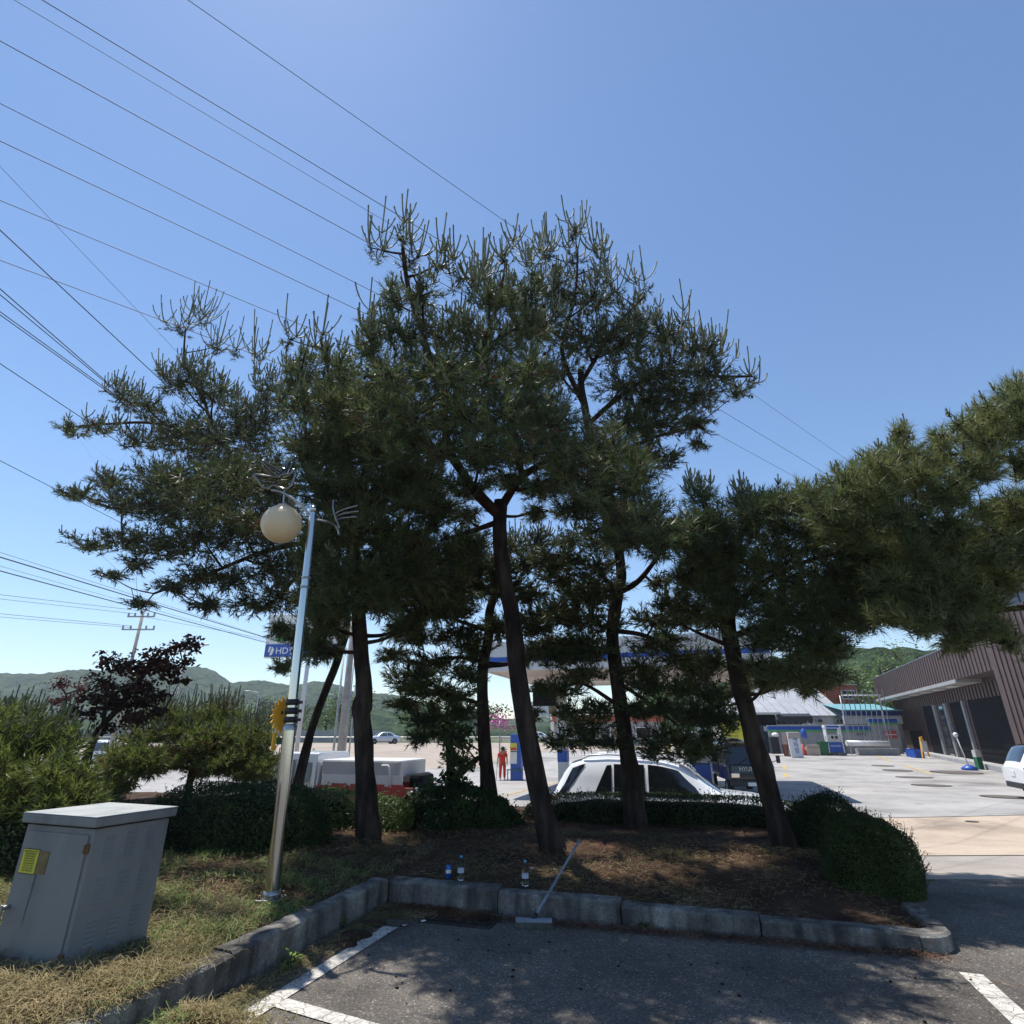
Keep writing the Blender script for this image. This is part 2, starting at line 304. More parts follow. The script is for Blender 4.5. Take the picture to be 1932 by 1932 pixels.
class MB:
    def __init__(s): s.v = []; s.f = []; s.sm = []
    def add(s, vs, fs, smooth=False, mx=None):
        o = len(s.v)
        for p in vs:
            p = Vector(p); s.v.append(mx @ p if mx else p)
        for f in fs: s.f.append([i+o for i in f]); s.sm.append(smooth)
        return s
    def box(s, c, d, rz=0, mx=None, taper=1.0):
        x, y, z = [q/2 for q in d]
        vs = [(-x, -y, -z), (x, -y, -z), (x, y, -z), (-x, y, -z)]+[(-x*taper, -y*taper, z), (x*taper, -y*taper, z), (x*taper, y*taper, z), (-x*taper, y*taper, z)]
        m = Matrix.Translation(c) @ Matrix.Rotation(rz, 4, 'Z')
        if mx: m = mx @ m
        return s.add(vs, [(0, 3, 2, 1), (4, 5, 6, 7), (0, 1, 5, 4), (1, 2, 6, 5), (2, 3, 7, 6), (3, 0, 4, 7)], False, m)
    def tube(s, pts, rad, n=8, mx=None, cap=True, wob=0.0, seed=0, wscale=3):
        pts = [Vector(p) for p in pts]
        if not hasattr(rad, '__len__'): rad = [rad]*len(pts)
        vs = []; t0 = None; nrm = None
        for i, p in enumerate(pts):
            t = (pts[min(i+1, len(pts)-1)]-pts[max(i-1, 0)])
            if t.length < 1e-9: t = Vector((0, 0, 1))
            t.normalize()
            if nrm is None:
                nrm = t.orthogonal().normalized()
            else:
                nrm = (nrm-t*nrm.dot(t))
                nrm = nrm.normalized() if nrm.length > 1e-6 else t.orthogonal().normalized()
            bn = t.cross(nrm)
            for k in range(n):
                a = 2*math.pi*k/n; d = nrm*math.cos(a)+bn*math.sin(a); r = rad[i]
                q = p+d*r
                if wob: r *= 1+wob*mnoise.noise(Vector((d.x*1.6+seed, d.y*1.6, p.z*wscale)))+wob*.6*mnoise.noise(Vector((d.x*5+seed, d.y*5, p.z*wscale*1.3)))
                vs.append(p+d*r)
        fs = []
        for i in range(len(pts)-1):
            for k in range(n):
                a = i*n+k; b = i*n+(k+1) % n
                fs.append((a, b, b+n, a+n))
        s.add(vs, fs, True, mx)
        if cap:
            o = len(vs)
            s.add(vs[:n], [tuple(range(n-1, -1, -1))], False, mx); s.add(vs[-n:], [tuple(range(n))], False, mx)
        return s
    def lathe(s, c, prof, n=24, mx=None, axis='Z'):
        vs = []; c = Vector(c)
        for r, z in prof:
            for k in range(n):
                a = 2*math.pi*k/n
                q = Vector((r*math.cos(a), r*math.sin(a), z))
                if axis == 'X': q = Vector((q.z, q.x, q.y))
                if axis == 'Y': q = Vector((q.x, q.z, q.y))
                vs.append(c+q)
        fs = [(i*n+k, i*n+(k+1) % n, (i+1)*n+(k+1) % n, (i+1)*n+k) for i in range(len(prof)-1) for k in range(n)]
        return s.add(vs, fs, True, mx)
    def sphere(s, c, r, n=20, m=12, sc=(1, 1, 1), mx=None):
        prof = [(math.sin(math.pi*i/m)*r, -math.cos(math.pi*i/m)*r) for i in range(m+1)]
        vs = []; c = Vector(c)
        for q, z in prof:
            for k in range(n):
                a = 2*math.pi*k/n; vs.append(c+Vector((q*math.cos(a)*sc[0], q*math.sin(a)*sc[1], z*sc[2])))
        fs = [(i*n+k, i*n+(k+1) % n, (i+1)*n+(k+1) % n, (i+1)*n+k) for i in range(m) for k in range(n)]
        return s.add(vs, fs, True, mx)
    def prism(s, poly, d0, d1, mx=None, plane='XZ'):
        """poly in XZ extruded over y d0..d1 (or XY over z)"""
        n = len(poly)
        if plane == 'XZ': vs = [(a, d0, b) for a, b in poly]+[(a, d1, b) for a, b in poly]
        elif plane == 'YZ': vs = [(d0, a, b) for a, b in poly]+[(d1, a, b) for a, b in poly]
        else: vs = [(a, b, d0) for a, b in poly]+[(a, b, d1) for a, b in poly]
        fs = [tuple(range(n)), tuple(range(2*n-1, n-1, -1))]+[(i, (i+1) % n, n+(i+1) % n, n+i) for i in range(n)]
        return s.add(vs, fs, False, mx)
    def build(s, name, m, parent=None, local=False, bevel=0, kind=None, recalc=True):
        me = bpy.data.meshes.new(name)
        off = Vector((0, 0, 0)) if (local or parent is None) else wloc(parent)
        me.from_pydata([tuple(p-off) for p in s.v], [], s.f)
        me.polygons.foreach_set("use_smooth", s.sm)
        if recalc:
            bm = bmesh.new(); bm.from_mesh(me); bmesh.ops.remove_doubles(bm, verts=bm.verts, dist=1e-5)
            bmesh.ops.recalc_face_normals(bm, faces=bm.faces); bm.to_mesh(me); bm.free()
        me.update()
        o = link(name, me, m, parent)
        if bevel:
            b = o.modifiers.new("bevel", 'BEVEL'); b.width = bevel; b.segments = 2; b.limit_method = 'ANGLE'
        if kind: o['kind'] = kind
        return o
FONT_CACHE = {}
def text(name, body, size, m, parent, mx, extrude=.002, align='CENTER', squeeze=1.0):
    """lettering as mesh; text lies in its local XY plane, mx places it in the parent's space"""
    cu = bpy.data.curves.new(name, 'FONT'); cu.body = body; cu.size = size; cu.extrude = extrude
    cu.align_x = align; cu.align_y = 'CENTER'; cu.resolution_u = 3
    tmp = bpy.data.objects.new(name, cu); COL.objects.link(tmp)
    dg = bpy.context.evaluated_depsgraph_get(); dg.update()
    me = bpy.data.meshes.new_from_object(tmp.evaluated_get(dg))
    bpy.data.objects.remove(tmp)
    me.name = name; me.transform(mx @ Matrix.Diagonal((squeeze, 1, 1, 1)))
    me.materials.clear()
    return link(name, me, m, parent)
def face_mx(origin, right, up):
    """matrix whose local X=right, Y=up, Z=right x up"""
    r = Vector(right).normalized(); u = Vector(up).normalized(); n = r.cross(u)
    return Matrix.Translation(origin) @ Matrix((r, u, n)).transposed().to_4x4()
def catmull(pts, k=6):
    P = [Vector(p) for p in pts]; out = []
    for i in range(len(P)-1):
        p0 = P[max(i-1, 0)]; p1 = P[i]; p2 = P[i+1]; p3 = P[min(i+2, len(P)-1)]
        for j in range(k):
            t = j/k
            out.append(.5*((2*p1)+(p2-p0)*t+(2*p0-5*p1+4*p2-p3)*t*t+(3*p1-p0-3*p2+p3)*t**3))
    out.append(P[-1]); return out

# ------------------------------------------------------------------ ground sheets
def sheet(name, xs, ys, zf, m, off=0.0, keep=None, kind='structure'):
    idx = {}; vs = []; fs = []
    def vid(i, j):
        if (i, j) not in idx:
            idx[(i, j)] = len(vs); x = xs[i]; y = ys[j]; vs.append((x, y, zf(x, y)+off))
        return idx[(i, j)]
    for i in range(len(xs)-1):
        for j in range(len(ys)-1):
            if keep and not keep((xs[i]+xs[i+1])/2, (ys[j]+ys[j+1])/2): continue
            fs.append((vid(i, j), vid(i+1, j), vid(i+1, j+1), vid(i, j+1)))
    return tag(npmesh(name, vs, fs, m, smooth=True), kind=kind)
def lin(a, b, n): return [a+(b-a)*i/n for i in range(n+1)]
big = [-2500, -1200, -600, -300, -150]+lin(-90, 90, 60)+[150, 300, 600, 1200, 2500]
bigy = [-300, -100, -40, -10, 0, 4]+lin(7.4, 90, 50)+[110, 150, 250, 500, 1000, 2500, 5000]
sheet('field_ground', big, bigy, ground_z, M['field'], -.06)
sheet('asphalt_parking', lin(-30, 40, 70), lin(-30, 7.4, 30), ground_z, M['asphalt'], 0)
sheet('concrete_strip', lin(-30, 45, 75), lin(7.4, 10.2, 8), ground_z, M['concrete_warm'], 0)
sheet('concrete_apron', lin(-30, 45, 75), lin(10.2, 16.8, 16), ground_z, M['concrete_pink'], 0)
sheet('station_lot', lin(-40, 70, 80), lin(16.8, 60, 50), ground_z, M['lot'], 0)
sheet('highway', [-600, -300, -150]+lin(-80, 60, 70)+[100, 200, 400], lin(44, 84, 30), ground_z, M['road'], .012, keep=lambda x, y: y > 60 or (x < -2+(y-44)*.25))
# joints across the apron
jm = MB()
for (a, b) in (((3.5, 16.8), (40, 16.8)), ((3.5, 10.2), (40, 10.2))):
    n = 30
    for i in range(n):
        x0 = a[0]+(b[0]-a[0])*i/n; x1 = a[0]+(b[0]-a[0])*(i+1)/n; y0 = a[1]+.04*math.sin(x0)
        y1 = a[1]+.04*math.sin(x1)
        jm.add([(x0, y0-.025, ground_z(x0, y0)+.006), (x1, y1-.025, ground_z(x1, y1)+.006), (x1, y1+.025, ground_z(x1, y1)+.006), (x0, y0+.025, ground_z(x0, y0)+.006)], [(0, 1, 2, 3)])
tag(jm.build('pavement_joint', M['iron']), kind='structure')

def strip(name, pts, w, m, off=.006, zf=ground_z, n=10):
    mb = MB()
    P = []
    for a, b in zip(pts, pts[1:]):
        for i in range(n): P.append((a[0]+(b[0]-a[0])*i/n, a[1]+(b[1]-a[1])*i/n))
    P.append(pts[-1])
    for i in range(len(P)-1):
        d = Vector((P[i+1][0]-P[i][0], P[i+1][1]-P[i][1], 0)).normalized(); s = Vector((-d.y, d.x, 0))*w/2
        q = [Vector((*P[i], 0))-s, Vector((*P[i+1], 0))-s, Vector((*P[i+1], 0))+s, Vector((*P[i], 0))+s]
        mb.add([(p.x, p.y, zf(p.x, p.y)+off) for p in q], [(0, 1, 2, 3)])
    return tag(mb.build(name, m), kind='structure')
def gp(px, py): p = at_z(px, py, 0); return (p.x, p.y)
strip('parking_line', [gp(737, 1750), gp(520, 1885), gp(395, 1965)], .13, M['line'])
strip('parking_line', [gp(528, 1893), gp(760, 1960)], .12, M['line'], .0062)
strip('parking_line', [gp(1832, 1838), gp(1950, 1948)], .14, M['line'])
# lot lane marks
for (a, b) in (((1652, 1423), (1682, 1437)), ((1702, 1443), (1760, 1461)), ((1478, 1444), (1482, 1452)), ((1481, 1459), (1485, 1467))):
    p = on_ground(*a); q = on_ground(*b)
    strip('lane_mark', [(p.x, p.y), (q.x, q.y)], .18, M['line_yellow'], .008)
for y in (52, 60, 70):
    for k in range(9):
        x = -60+k*8
        strip('lane_mark', [(x, y), (x+4, y)], .16, M['white'], .03)
strip('road_edge_line', [(-60, 78), (30, 78)], .2, M['white'], .03)
strip('drive_edge_line', [(-12, 20), (-1, 24), (3, 34)], .12, M['line_yellow'], .008)

# planted bed
us = lin(-11, -.02, 100)+lin(0.0, 4.58, 46)[0:]; vs_ = lin(-5.6, -.02, 52)+lin(0.0, 9, 80)
idx = {}; bv = []; bf = []
def bid(i, j):
    if (i, j) not in idx:
        p = C0+U*us[i]+V*vs_[j]; idx[(i, j)] = len(bv); bv.append((p.x, p.y, bed_z(p.x, p.y)))
    return idx[(i, j)]
for i in range(len(us)-1):
    for j in range(len(vs_)-1):
        if us[i] >= -.02 and vs_[j] < -.01: continue
        bf.append((bid(i, j), bid(i+1, j), bid(i+1, j+1), bid(i, j+1)))
tag(npmesh('planting_bed', bv, bf, M['soil'], smooth=True), kind='structure')

# kerbs of separate stones
def kerb(name, a, b, length, w=.17, h=.21, side=1, drop=0.0):
    root = bpy.data.objects.new(name, None); COL.objects.link(root); root['kind'] = 'structure'
    a = Vector((a[0], a[1], 0)); b = Vector((b[0], b[1], 0)); d = (b-a); L = d.length; d.normalize(); s = Vector((-d.y, d.x, 0))*side
    n = max(1, round(L/length)); step = L/n
    for i in range(n):
        k0 = a+d*(i*step+.006); k1 = a+d*((i+1)*step-.006)
        j = [random.uniform(-.006, .006) for _ in range(4)]
        hh = h+j[0]-drop*(i+.5)/n; prof = [(0, -.1), (.0+j[1], hh-.02), (.018, hh), (w-.02, hh+.002), (w, hh-.02), (w, -.1)]
        mb = MB(); N = 25; rows = []
        for q in range(N):
            c = k0+(k1-k0)*(q/(N-1)); row = []
            for (t, z) in prof:
                nz = +.006*mnoise.noise(Vector((c.x*5+t*9, c.y*5, z*9)))+.0045*mnoise.noise(Vector((c.x*23+t*9, c.y*23, z*25)))
                row.append(c+s*(t+nz+j[2])+Vector((0, 0, z+(nz if z > 0 else 0))))
            rows.append(row)
        m_ = len(prof); vv = [p for r in rows for p in r]
        ff = [(q*m_+t, q*m_+t+1, (q+1)*m_+t+1, (q+1)*m_+t) for q in range(N-1) for t in range(m_-1)]
        ff += [tuple(range(m_)), tuple((N-1)*m_+t for t in reversed(range(m_)))]
        mb.add(vv, ff); mb.build('kerb_stone', M['kerb'], root)
    return root
E0 = C0; E1 = C0+U*4.48
kerb('kerb', (E0.x, E0.y), (E1.x, E1.y), 1.0, drop=.095)
p1 = C0-V*.01-U*.0; p2 = C0-V*5.2
kerb('kerb', (p1.x, p1.y), (p2.x, p2.y), 1.0, side=-1)
# rounded end and return of the kerb
def arc(c, r, a0, a1, n): return [(c[0]+r*math.cos(a0+(a1-a0)*i/n), c[1]+r*math.sin(a0+(a1-a0)*i/n)) for i in range(n+1)]
cc = C0+U*4.48+V*.28
A = arc((cc.x, cc.y), .28, ROT-math.pi/2, ROT, 4)
rk = bpy.data.objects.new('kerb', None); COL.objects.link(rk); rk['kind'] = 'structure'
mb = MB(); cin = Vector((cc.x, cc.y, 0)); rows = []
for (x, y) in A:
    o = Vector((x, y, 0)); i_ = o+(cin-o).normalized()*.15
    rows.append([o+Vector((0, 0, -.1)), o+Vector((0, 0, .10)), o+(i_-o)*.14+Vector((0, 0, .12)), i_+Vector((0, 0, .122)), i_+Vector((0, 0, -.1))])
vv = [p for r in rows for p in r]; ff = [(q*5+t, q*5+t+1, (q+1)*5+t+1, (q+1)*5+t) for q in range(4) for t in range(4)]
ff += [(0, 1, 2, 3, 4), (24, 23, 22, 21, 20)]
mb.add(vv, ff).build('kerb_stone', M['kerb'], rk)
ra = C0+U*4.76+V*.29; rb = C0+U*4.76+V*7.3
kerb('kerb', (ra.x, ra.y), (rb.x, rb.y), 1.0, h=.125)
# ================================================================== foliage machinery
def unit(a): return a/np.maximum(np.linalg.norm(a, axis=-1, keepdims=True), 1e-9)
def rdir(n): return unit(RNG.normal(size=(n, 3)))
def seg_mesh(P0, P1, r0, r1, n=3):
    """many thin tapered prisms"""
    P0 = np.asarray(P0, float); P1 = np.asarray(P1, float); k = len(P0)
    r0 = np.broadcast_to(r0, (k,)); r1 = np.broadcast_to(r1, (k,))
    t = unit(P1-P0); h = np.where(np.abs(t[:, 2:3]) < .9, np.array([[0, 0, 1.]]), np.array([[1., 0, 0]]))
    a = unit(np.cross(t, h)); b = np.cross(t, a)
    ang = np.arange(n)*2*np.pi/n
    ring = a[:, None]*np.cos(ang)[None, :, None]+b[:, None]*np.sin(ang)[None, :, None]
    Vt = np.concatenate([P0[:, None]+ring*r0[:, None, None], P1[:, None]+ring*r1[:, None, None]], 1).reshape(-1, 3)
    base = (np.arange(k)*2*n)[:, None, None]; i = np.arange(n); j = (i+1) % n
    q = np.stack([i, j, j+n, i+n], 1)[None]
    return Vt, (base+q).reshape(-1, 4)
def needle_mesh(P, D, L, K, nl, w, spread=(.45, 1.15), droop=.15):
    """K needles round the last L metres of each twig ending at P"""
    n = len(P); P = np.repeat(P, K, 0); D = np.repeat(D, K, 0); L = np.repeat(np.broadcast_to(L, (n,)), K)
    t = RNG.random(n*K)**1.3
    B = P-D*(t*L)[:, None]
    a = RNG.uniform(*spread, n*K)*(.35+.65*np.minimum(1, t*3+.25))
    rp = rdir(n*K); rp = unit(rp-D*(rp*D).sum(1, keepdims=True))
    N = D*np.cos(a)[:, None]+rp*np.sin(a)[:, None]; N[:, 2] -= droop*RNG.random(n*K); N = unit(N)
    ln = nl*RNG.uniform(.7, 1.15, n*K)
    s = unit(np.cross(N, rdir(n*K)))*(w/2)
    Vt = np.stack([B-s, B+s, B+N*ln[:, None]], 1).reshape(-1, 3)
    return Vt, np.arange(n*K*3).reshape(-1, 3)
def leaf_mesh(P, Nn, size, aspect=.55, jitter=.9, hang=0.0, lo=.6, hi=1.25):
    """one folded-free leaf (quad) per point, facing roughly Nn"""
    n = len(P); Nn = unit(np.asarray(Nn)+rdir(n)*jitter)
    d = rdir(n); d[:, 2] -= hang; d = unit(d-Nn*(d*Nn).sum(1, keepdims=True)); e = np.cross(Nn, d)
    s = (size*RNG.uniform(lo, hi, n))[:, None]
    Vt = np.stack([P-d*s*.5, P+e*s*aspect*.5-d*s*.05, P+d*s*.5, P-e*s*aspect*.5-d*s*.05], 1).reshape(-1, 3)
    return Vt, np.arange(n*4).reshape(-1, 4)
def polyline_points(pl, step=.15):
    out = []
    for a, b in zip(pl, pl[1:]):
        n = max(1, int((b-a).length/step))
        for i in range(n): out.append(a+(b-a)*(i/n))
    out.append(pl[-1]); return out

def pine(name, label, trunk, r0, r1, limbs, blobs, dens=1.0, K=13, nl=.11, w=0.0221, nm='needle', group=None, barkm='bark',
         root_flare=1.35, cones=0, cw=.0105, dead=0.0, layers=(-.55, .55)):
    """trunk and limbs: lists of (px, py, Y); blobs: (px, py, rx, ry, Y, flags) clusters of shoots"""
    T = [at(*p) for p in trunk]
    base = T[0].copy(); root = thing(name, label, 'tree', base, group=group)
    sm = catmull(T, 6); n = len(sm)
    rad = [(r0+(r1-r0)*(i/(n-1)))*(1+(root_flare-1)*max(0, 1-i/(n*.14))) for i in range(n)]
    sm[0] = sm[0]-Vector((0, 0, .18))
    MB().tube(sm, rad, 22, wob=.16, seed=random.random()*50, wscale=2.5).build('trunk', M[barkm], root, recalc=False)
    skel = [(p, rad[min(i, n-1)]) for i, p in enumerate(sm) if i > n*.35]
    for lb in limbs:
        L = catmull([at(*p[:3]) for p in lb], 5); m = len(L)
        ra = lb[0][3] if len(lb[0]) > 3 else r1*.75
        rr = [ra*(1-.65*i/(m-1)) for i in range(m)]
        MB().tube(L, rr, 12, wob=.2, seed=random.random()*50).build('limb', M['bark_red' if barkm == 'bark' else barkm], root, recalc=False)
        skel += [(p, rr[i]) for i, p in enumerate(L)]
    SP = np.array([p for p, _ in skel])
    allP = []; allD = []; tw0 = []; tw1 = []; tr0 = []; tr1 = []; cnd0 = []; cnd1 = []; cr0 = []; cr1 = []; cP = []; cD = []; cL = []
    deadP = []; deadD = []
    branches = MB()
    lay = []
    for b in blobs:
        fl = b[5] if len(b) > 5 else ''
        k = 1.0 if 's' in fl else 1.1 if 'c' in fl else 1.22
        if 's' in fl: lay.append((b[0], b[1], b[2]*k, b[3]*k, b[4], fl)); continue
        for dy in (layers if 'c' not in fl else (layers[0]*.4, layers[-1])): lay.append((b[0]+random.uniform(-6, 6), b[1]+random.uniform(-6, 6), b[2]*k*(.8 if dy < -1.2 else 1), b[3]*k*(.8 if dy < -1.2 else 1), b[4]+dy, fl+('h' if dy < -1.2 else '')))
    blobs = lay
    order = sorted(blobs, key=lambda b: np.linalg.norm(SP-np.array(at(b[0], b[1], b[4])), axis=1).min())
    SPl = list(SP); SR = [r for _, r in skel]
    for b in order:
        px, py, rx, ry, Y = b[:5]; fl = b[5] if len(b) > 5 else ''
        B = at(px, py, Y); s = mpp(px, py, Y); a = rx*s; c = ry*s; dpt = max(.35, min(1.0, (a+c)*.5))
        A = np.array(SPl); Bn = np.array(B)
        dist = np.linalg.norm(A-Bn, axis=1)+np.maximum(0, A[:, 2]-Bn[2]+.1)*1.2
        k = int(dist.argmin()); P0 = Vector(A[k]); ln = (B-P0).length
        if ln > .25:
            mid = P0+(B-P0)*.5+Vector((random.uniform(-.1, .1), random.uniform(-.1, .1), -.10))*ln*.6
            br = catmull([P0, mid, B], 5); rb = min(SR[k]*.7, .012+.013*ln+.006*math.sqrt(a*c*60))
            rr = [rb*(1-.6*i/(len(br)-1)) for i in range(len(br))]
            branches.tube(br, rr, 7, wob=.15, seed=random.random()*50)
            SPl += [tuple(p) for p in br[2:]]; SR += rr[2:]
            bpts = np.array([tuple(p) for p in br[-7:]])
        else:
            bpts = np.array([tuple(P0), tuple(B)]); br = [P0, B]
        nt = int(114*dens*a*c*math.pi*(.34 if 's' in fl else .75 if 'c' in fl else 1.0)*(0.55 if 'b' in fl or 'h' in fl else 1.0))+5
        q = rdir(nt)*(RNG.random((nt, 1))**.45)
        # camera-facing frame so that rx, ry read as width and height
        fwd = np.array(unit(np.array([B.x, B.y, 0.0])[None])[0]); rt = np.array([fwd[1], -fwd[0], 0]); up = np.array([0, 0, 1.0])
        tips = Bn+rt*q[:, 0:1]*a+fwd*q[:, 1:2]*dpt+up*q[:, 2:3]*c
        ns = max(2, int(nt**.55)); sub = tips[RNG.permutation(nt)[:ns]]*.62+Bn*.38; sub[:, 2] -= .10*c
        db = np.linalg.norm(sub[:, None]-bpts[None], axis=2); jb = db.argmin(1)
        for i in range(ns):
            tw0.append(bpts[jb[i]]); mid = (bpts[jb[i]]+sub[i])/2; mid = mid+RNG.normal(size=3)*.04
            tw1.append(mid); tr0.append(.013); tr1.append(.010)
            tw0.append(mid); tw1.append(sub[i]); tr0.append(.010); tr1.append(.007)
        dt = np.linalg.norm(tips[:, None]-sub[None], axis=2); jt = dt.argmin(1)
        out = unit(tips-Bn); D = unit((tips-sub[jt])*1.0+out*.12+np.array([0, 0, .16 if 'd' not in fl else -.05])+RNG.normal(size=(nt, 3))*.05)
        L = .20 if 's' not in fl else .26
        for i in range(nt):
            tw0.append(sub[jt[i]]); m_ = tips[i]-D[i]*min(.2, dt[i, jt[i]]*.6); tw1.append(m_); tr0.append(.006); tr1.append(.0045)
            tw0.append(m_); tw1.append(tips[i]); tr0.append(.0045); tr1.append(.003)
        isdead = RNG.random(nt) < (dead*2.5 if 'd' in fl else dead)
        allP.append(tips[~isdead]); allD.append(D[~isdead]); deadP.append(tips[isdead]); deadD.append(D[isdead])
        # upright new shoots (candles)
        if 'c' in fl or 's' in fl or 'm' in fl:
            lim = .05 if 'c' in fl or 's' in fl else .35
            sel = np.where((q[:, 2] > lim) & (RNG.random(nt) < (.8 if 's' in fl else .38 if 'c' in fl else .22)))[0]
            for i in sel:
                m = RNG.integers(3, 7 if 'm' not in fl else 4); Lc = s*(RNG.uniform(46, 74) if 's' in fl else RNG.uniform(18, 34) if 'c' in fl else RNG.uniform(10, 18))
                ph = RNG.random()*6.28
                for j in range(m):
                    cen = j == 0; an = ph+j*6.28/(m-1); r_ = np.array([math.cos(an), math.sin(an), 0])
                    l = Lc*(1.25 if cen else RNG.uniform(.55, .95)); d = unit((D[i]*.45+r_*(0 if cen else 1.0)+np.array([0, 0, .30 if not cen else .7]))[None])[0]
                    p = tips[i].copy()
                    for st in range(4):
                        p2 = p+d*l/4; cnd0.append(p); cnd1.append(p2); cr0.append(cw*(.8, .95, .95, .85)[st]); cr1.append(cw*(.95, .95, .85, 1.0)[st]); p = p2
                        d = unit((d+np.array([0, 0, .50 if not cen else .3]))[None])[0]
                    cP.append(p); cD.append(d); cL.append(l*.85)
    branches.build('branch', M['twig' if barkm != 'bark_red' else 'bark_red'], root, recalc=False, kind='stuff')
    Vt, Fc = seg_mesh(np.array(tw0), np.array(tw1), np.array(tr0), np.array(tr1)); npmesh('twigs', Vt, Fc, M['twig'], root, 'stuff')
    P = np.concatenate(allP); D = np.concatenate(allD)
    Vt, Fc = needle_mesh(P, D, .21, K, nl, w); npmesh('needles', Vt, Fc, M[nm], root, 'stuff')
    P = np.concatenate(deadP); D = np.concatenate(deadD)
    if len(P) > 3:
        Vt, Fc = needle_mesh(P, D, .16, K//2, nl*.9, w, droop=.6); npmesh('dead_needles', Vt, Fc, M['needle_dead'], root, 'stuff')
    if cnd0:
        Vt, Fc = seg_mesh(np.array(cnd0), np.array(cnd1), np.array(cr0), np.array(cr1), 4); 
        npmesh('new_shoots', Vt, Fc, M['candle'], root, 'stuff', smooth=True)
        Vt, Fc = needle_mesh(np.array(cP), np.array(cD), np.array(cL), 12, .03, .006, spread=(.3, .7), droop=0)
        npmesh('shoot_needles', Vt, Fc, M[nm], root, 'stuff')
    if cones:
        Pn = np.concatenate(allP); pick = Pn[RNG.permutation(len(Pn))[:cones]]
        mb = MB()
        for p in pick:
            mb.sphere(Vector(p)+Vector((0, 0, -.03)), .022, 6, 4, (1, 1, 1.3))
        mb.build('cones', M['cone'], root, recalc=False, kind='stuff')
    return root

GR = 'red pines in the planting bed'
# ---- far left pine, leaning trunk
pine('pine_tree', 'slender pine with a thin right leaning trunk and wide dark crown on the left', 
     [(560, 1490, 11.2), (585, 1385, 11.2), (612, 1310, 11.2), (640, 1235, 11.2), (655, 1170, 11.1), (640, 1100, 11), (600, 1030, 11), (540, 960, 11)], .078, .065,
     [[(545, 965, 11, .07), (470, 900, 11), (400, 800, 11), (375, 700, 11)], [(590, 1020, 11, .06), (500, 1040, 10.8), (400, 1080, 10.8), (290, 1120, 10.6)],
      [(480, 905, 11, .05), (360, 920, 10.9), (230, 960, 10.8), (150, 930, 10.8)], [(430, 840, 11, .045), (300, 800, 11), (200, 800, 11), (140, 805, 11)],
      [(385, 760, 11, .04), (350, 680, 11), (350, 620, 11)], [(600, 1040, 11, .05), (540, 1110, 10.8), (500, 1150, 10.8)]],
     [(338, 618, 34, 30, 11, 's'), (405, 655, 30, 26, 11, 's'), (445, 660, 16, 22, 11, 's'), (378, 610, 18, 20, 11, 's'), (365, 700, 30, 30, 11, 'c'),
      (232, 752, 34, 24, 11, 'c'), (275, 770, 38, 26, 11, 'c'), (340, 725, 46, 34, 11, 'c'), (400, 745, 46, 34, 11, 'c'), (450, 790, 40, 46, 11, 'c'), (490, 690, 20, 34, 11, 's'),
      (137, 808, 26, 12, 11, 'm'), (190, 806, 34, 20, 11, 'c'), (262, 835, 42, 24, 11, 'c'), (340, 815, 64, 44, 11), (420, 830, 70, 56, 11), (500, 800, 50, 66, 11, 'c'), (520, 740, 36, 36, 11, 'c'),
      (150, 935, 36, 14, 10.8, 'm'), (205, 905, 34, 18, 10.8, 'm'), (232, 948, 44, 26, 10.8, 'm'), (300, 905, 50, 40, 10.9), (310, 955, 60, 38, 10.8), (400, 920, 74, 60, 11), (490, 905, 64, 60, 11),
      (165, 1024, 40, 11, 10.6, 'm'), (235, 1020, 42, 24, 10.6), (300, 1020, 54, 32, 10.7), (380, 1010, 66, 46, 10.8), (460, 1000, 64, 46, 11), (530, 970, 50, 60, 11),
      (210, 1085, 34, 9, 10.6, 'd'), (262, 1062, 30, 22, 10.6, 'd'), (322, 1108, 44, 18, 10.6, 'd'), (375, 1085, 44, 30, 10.7, 'd'), (440, 1090, 50, 34, 10.8, 'd'), (510, 1070, 44, 44, 10.8, 'd'),
      (440, 900, 70, 46, 8.6), (380, 950, 60, 40, 8.6), (470, 980, 60, 40, 8.3), (520, 900, 50, 50, 8.3), (330, 900, 50, 36, 8.8), (262, 1138, 32, 9, 10.6, 'd'), (390, 1140, 44, 20, 10.7, 'd'), (470, 1140, 44, 22, 10.8, 'd'), (530, 1130, 40, 40, 10.8, 'd'), (560, 1060, 40, 50, 10.9)],
     dens=.66, K=16, nl=.115, w=0.0165, nm='needle_far', group=GR, cones=60, dead=.05, layers=(-2.0, -.7, .6), cw=.0125)
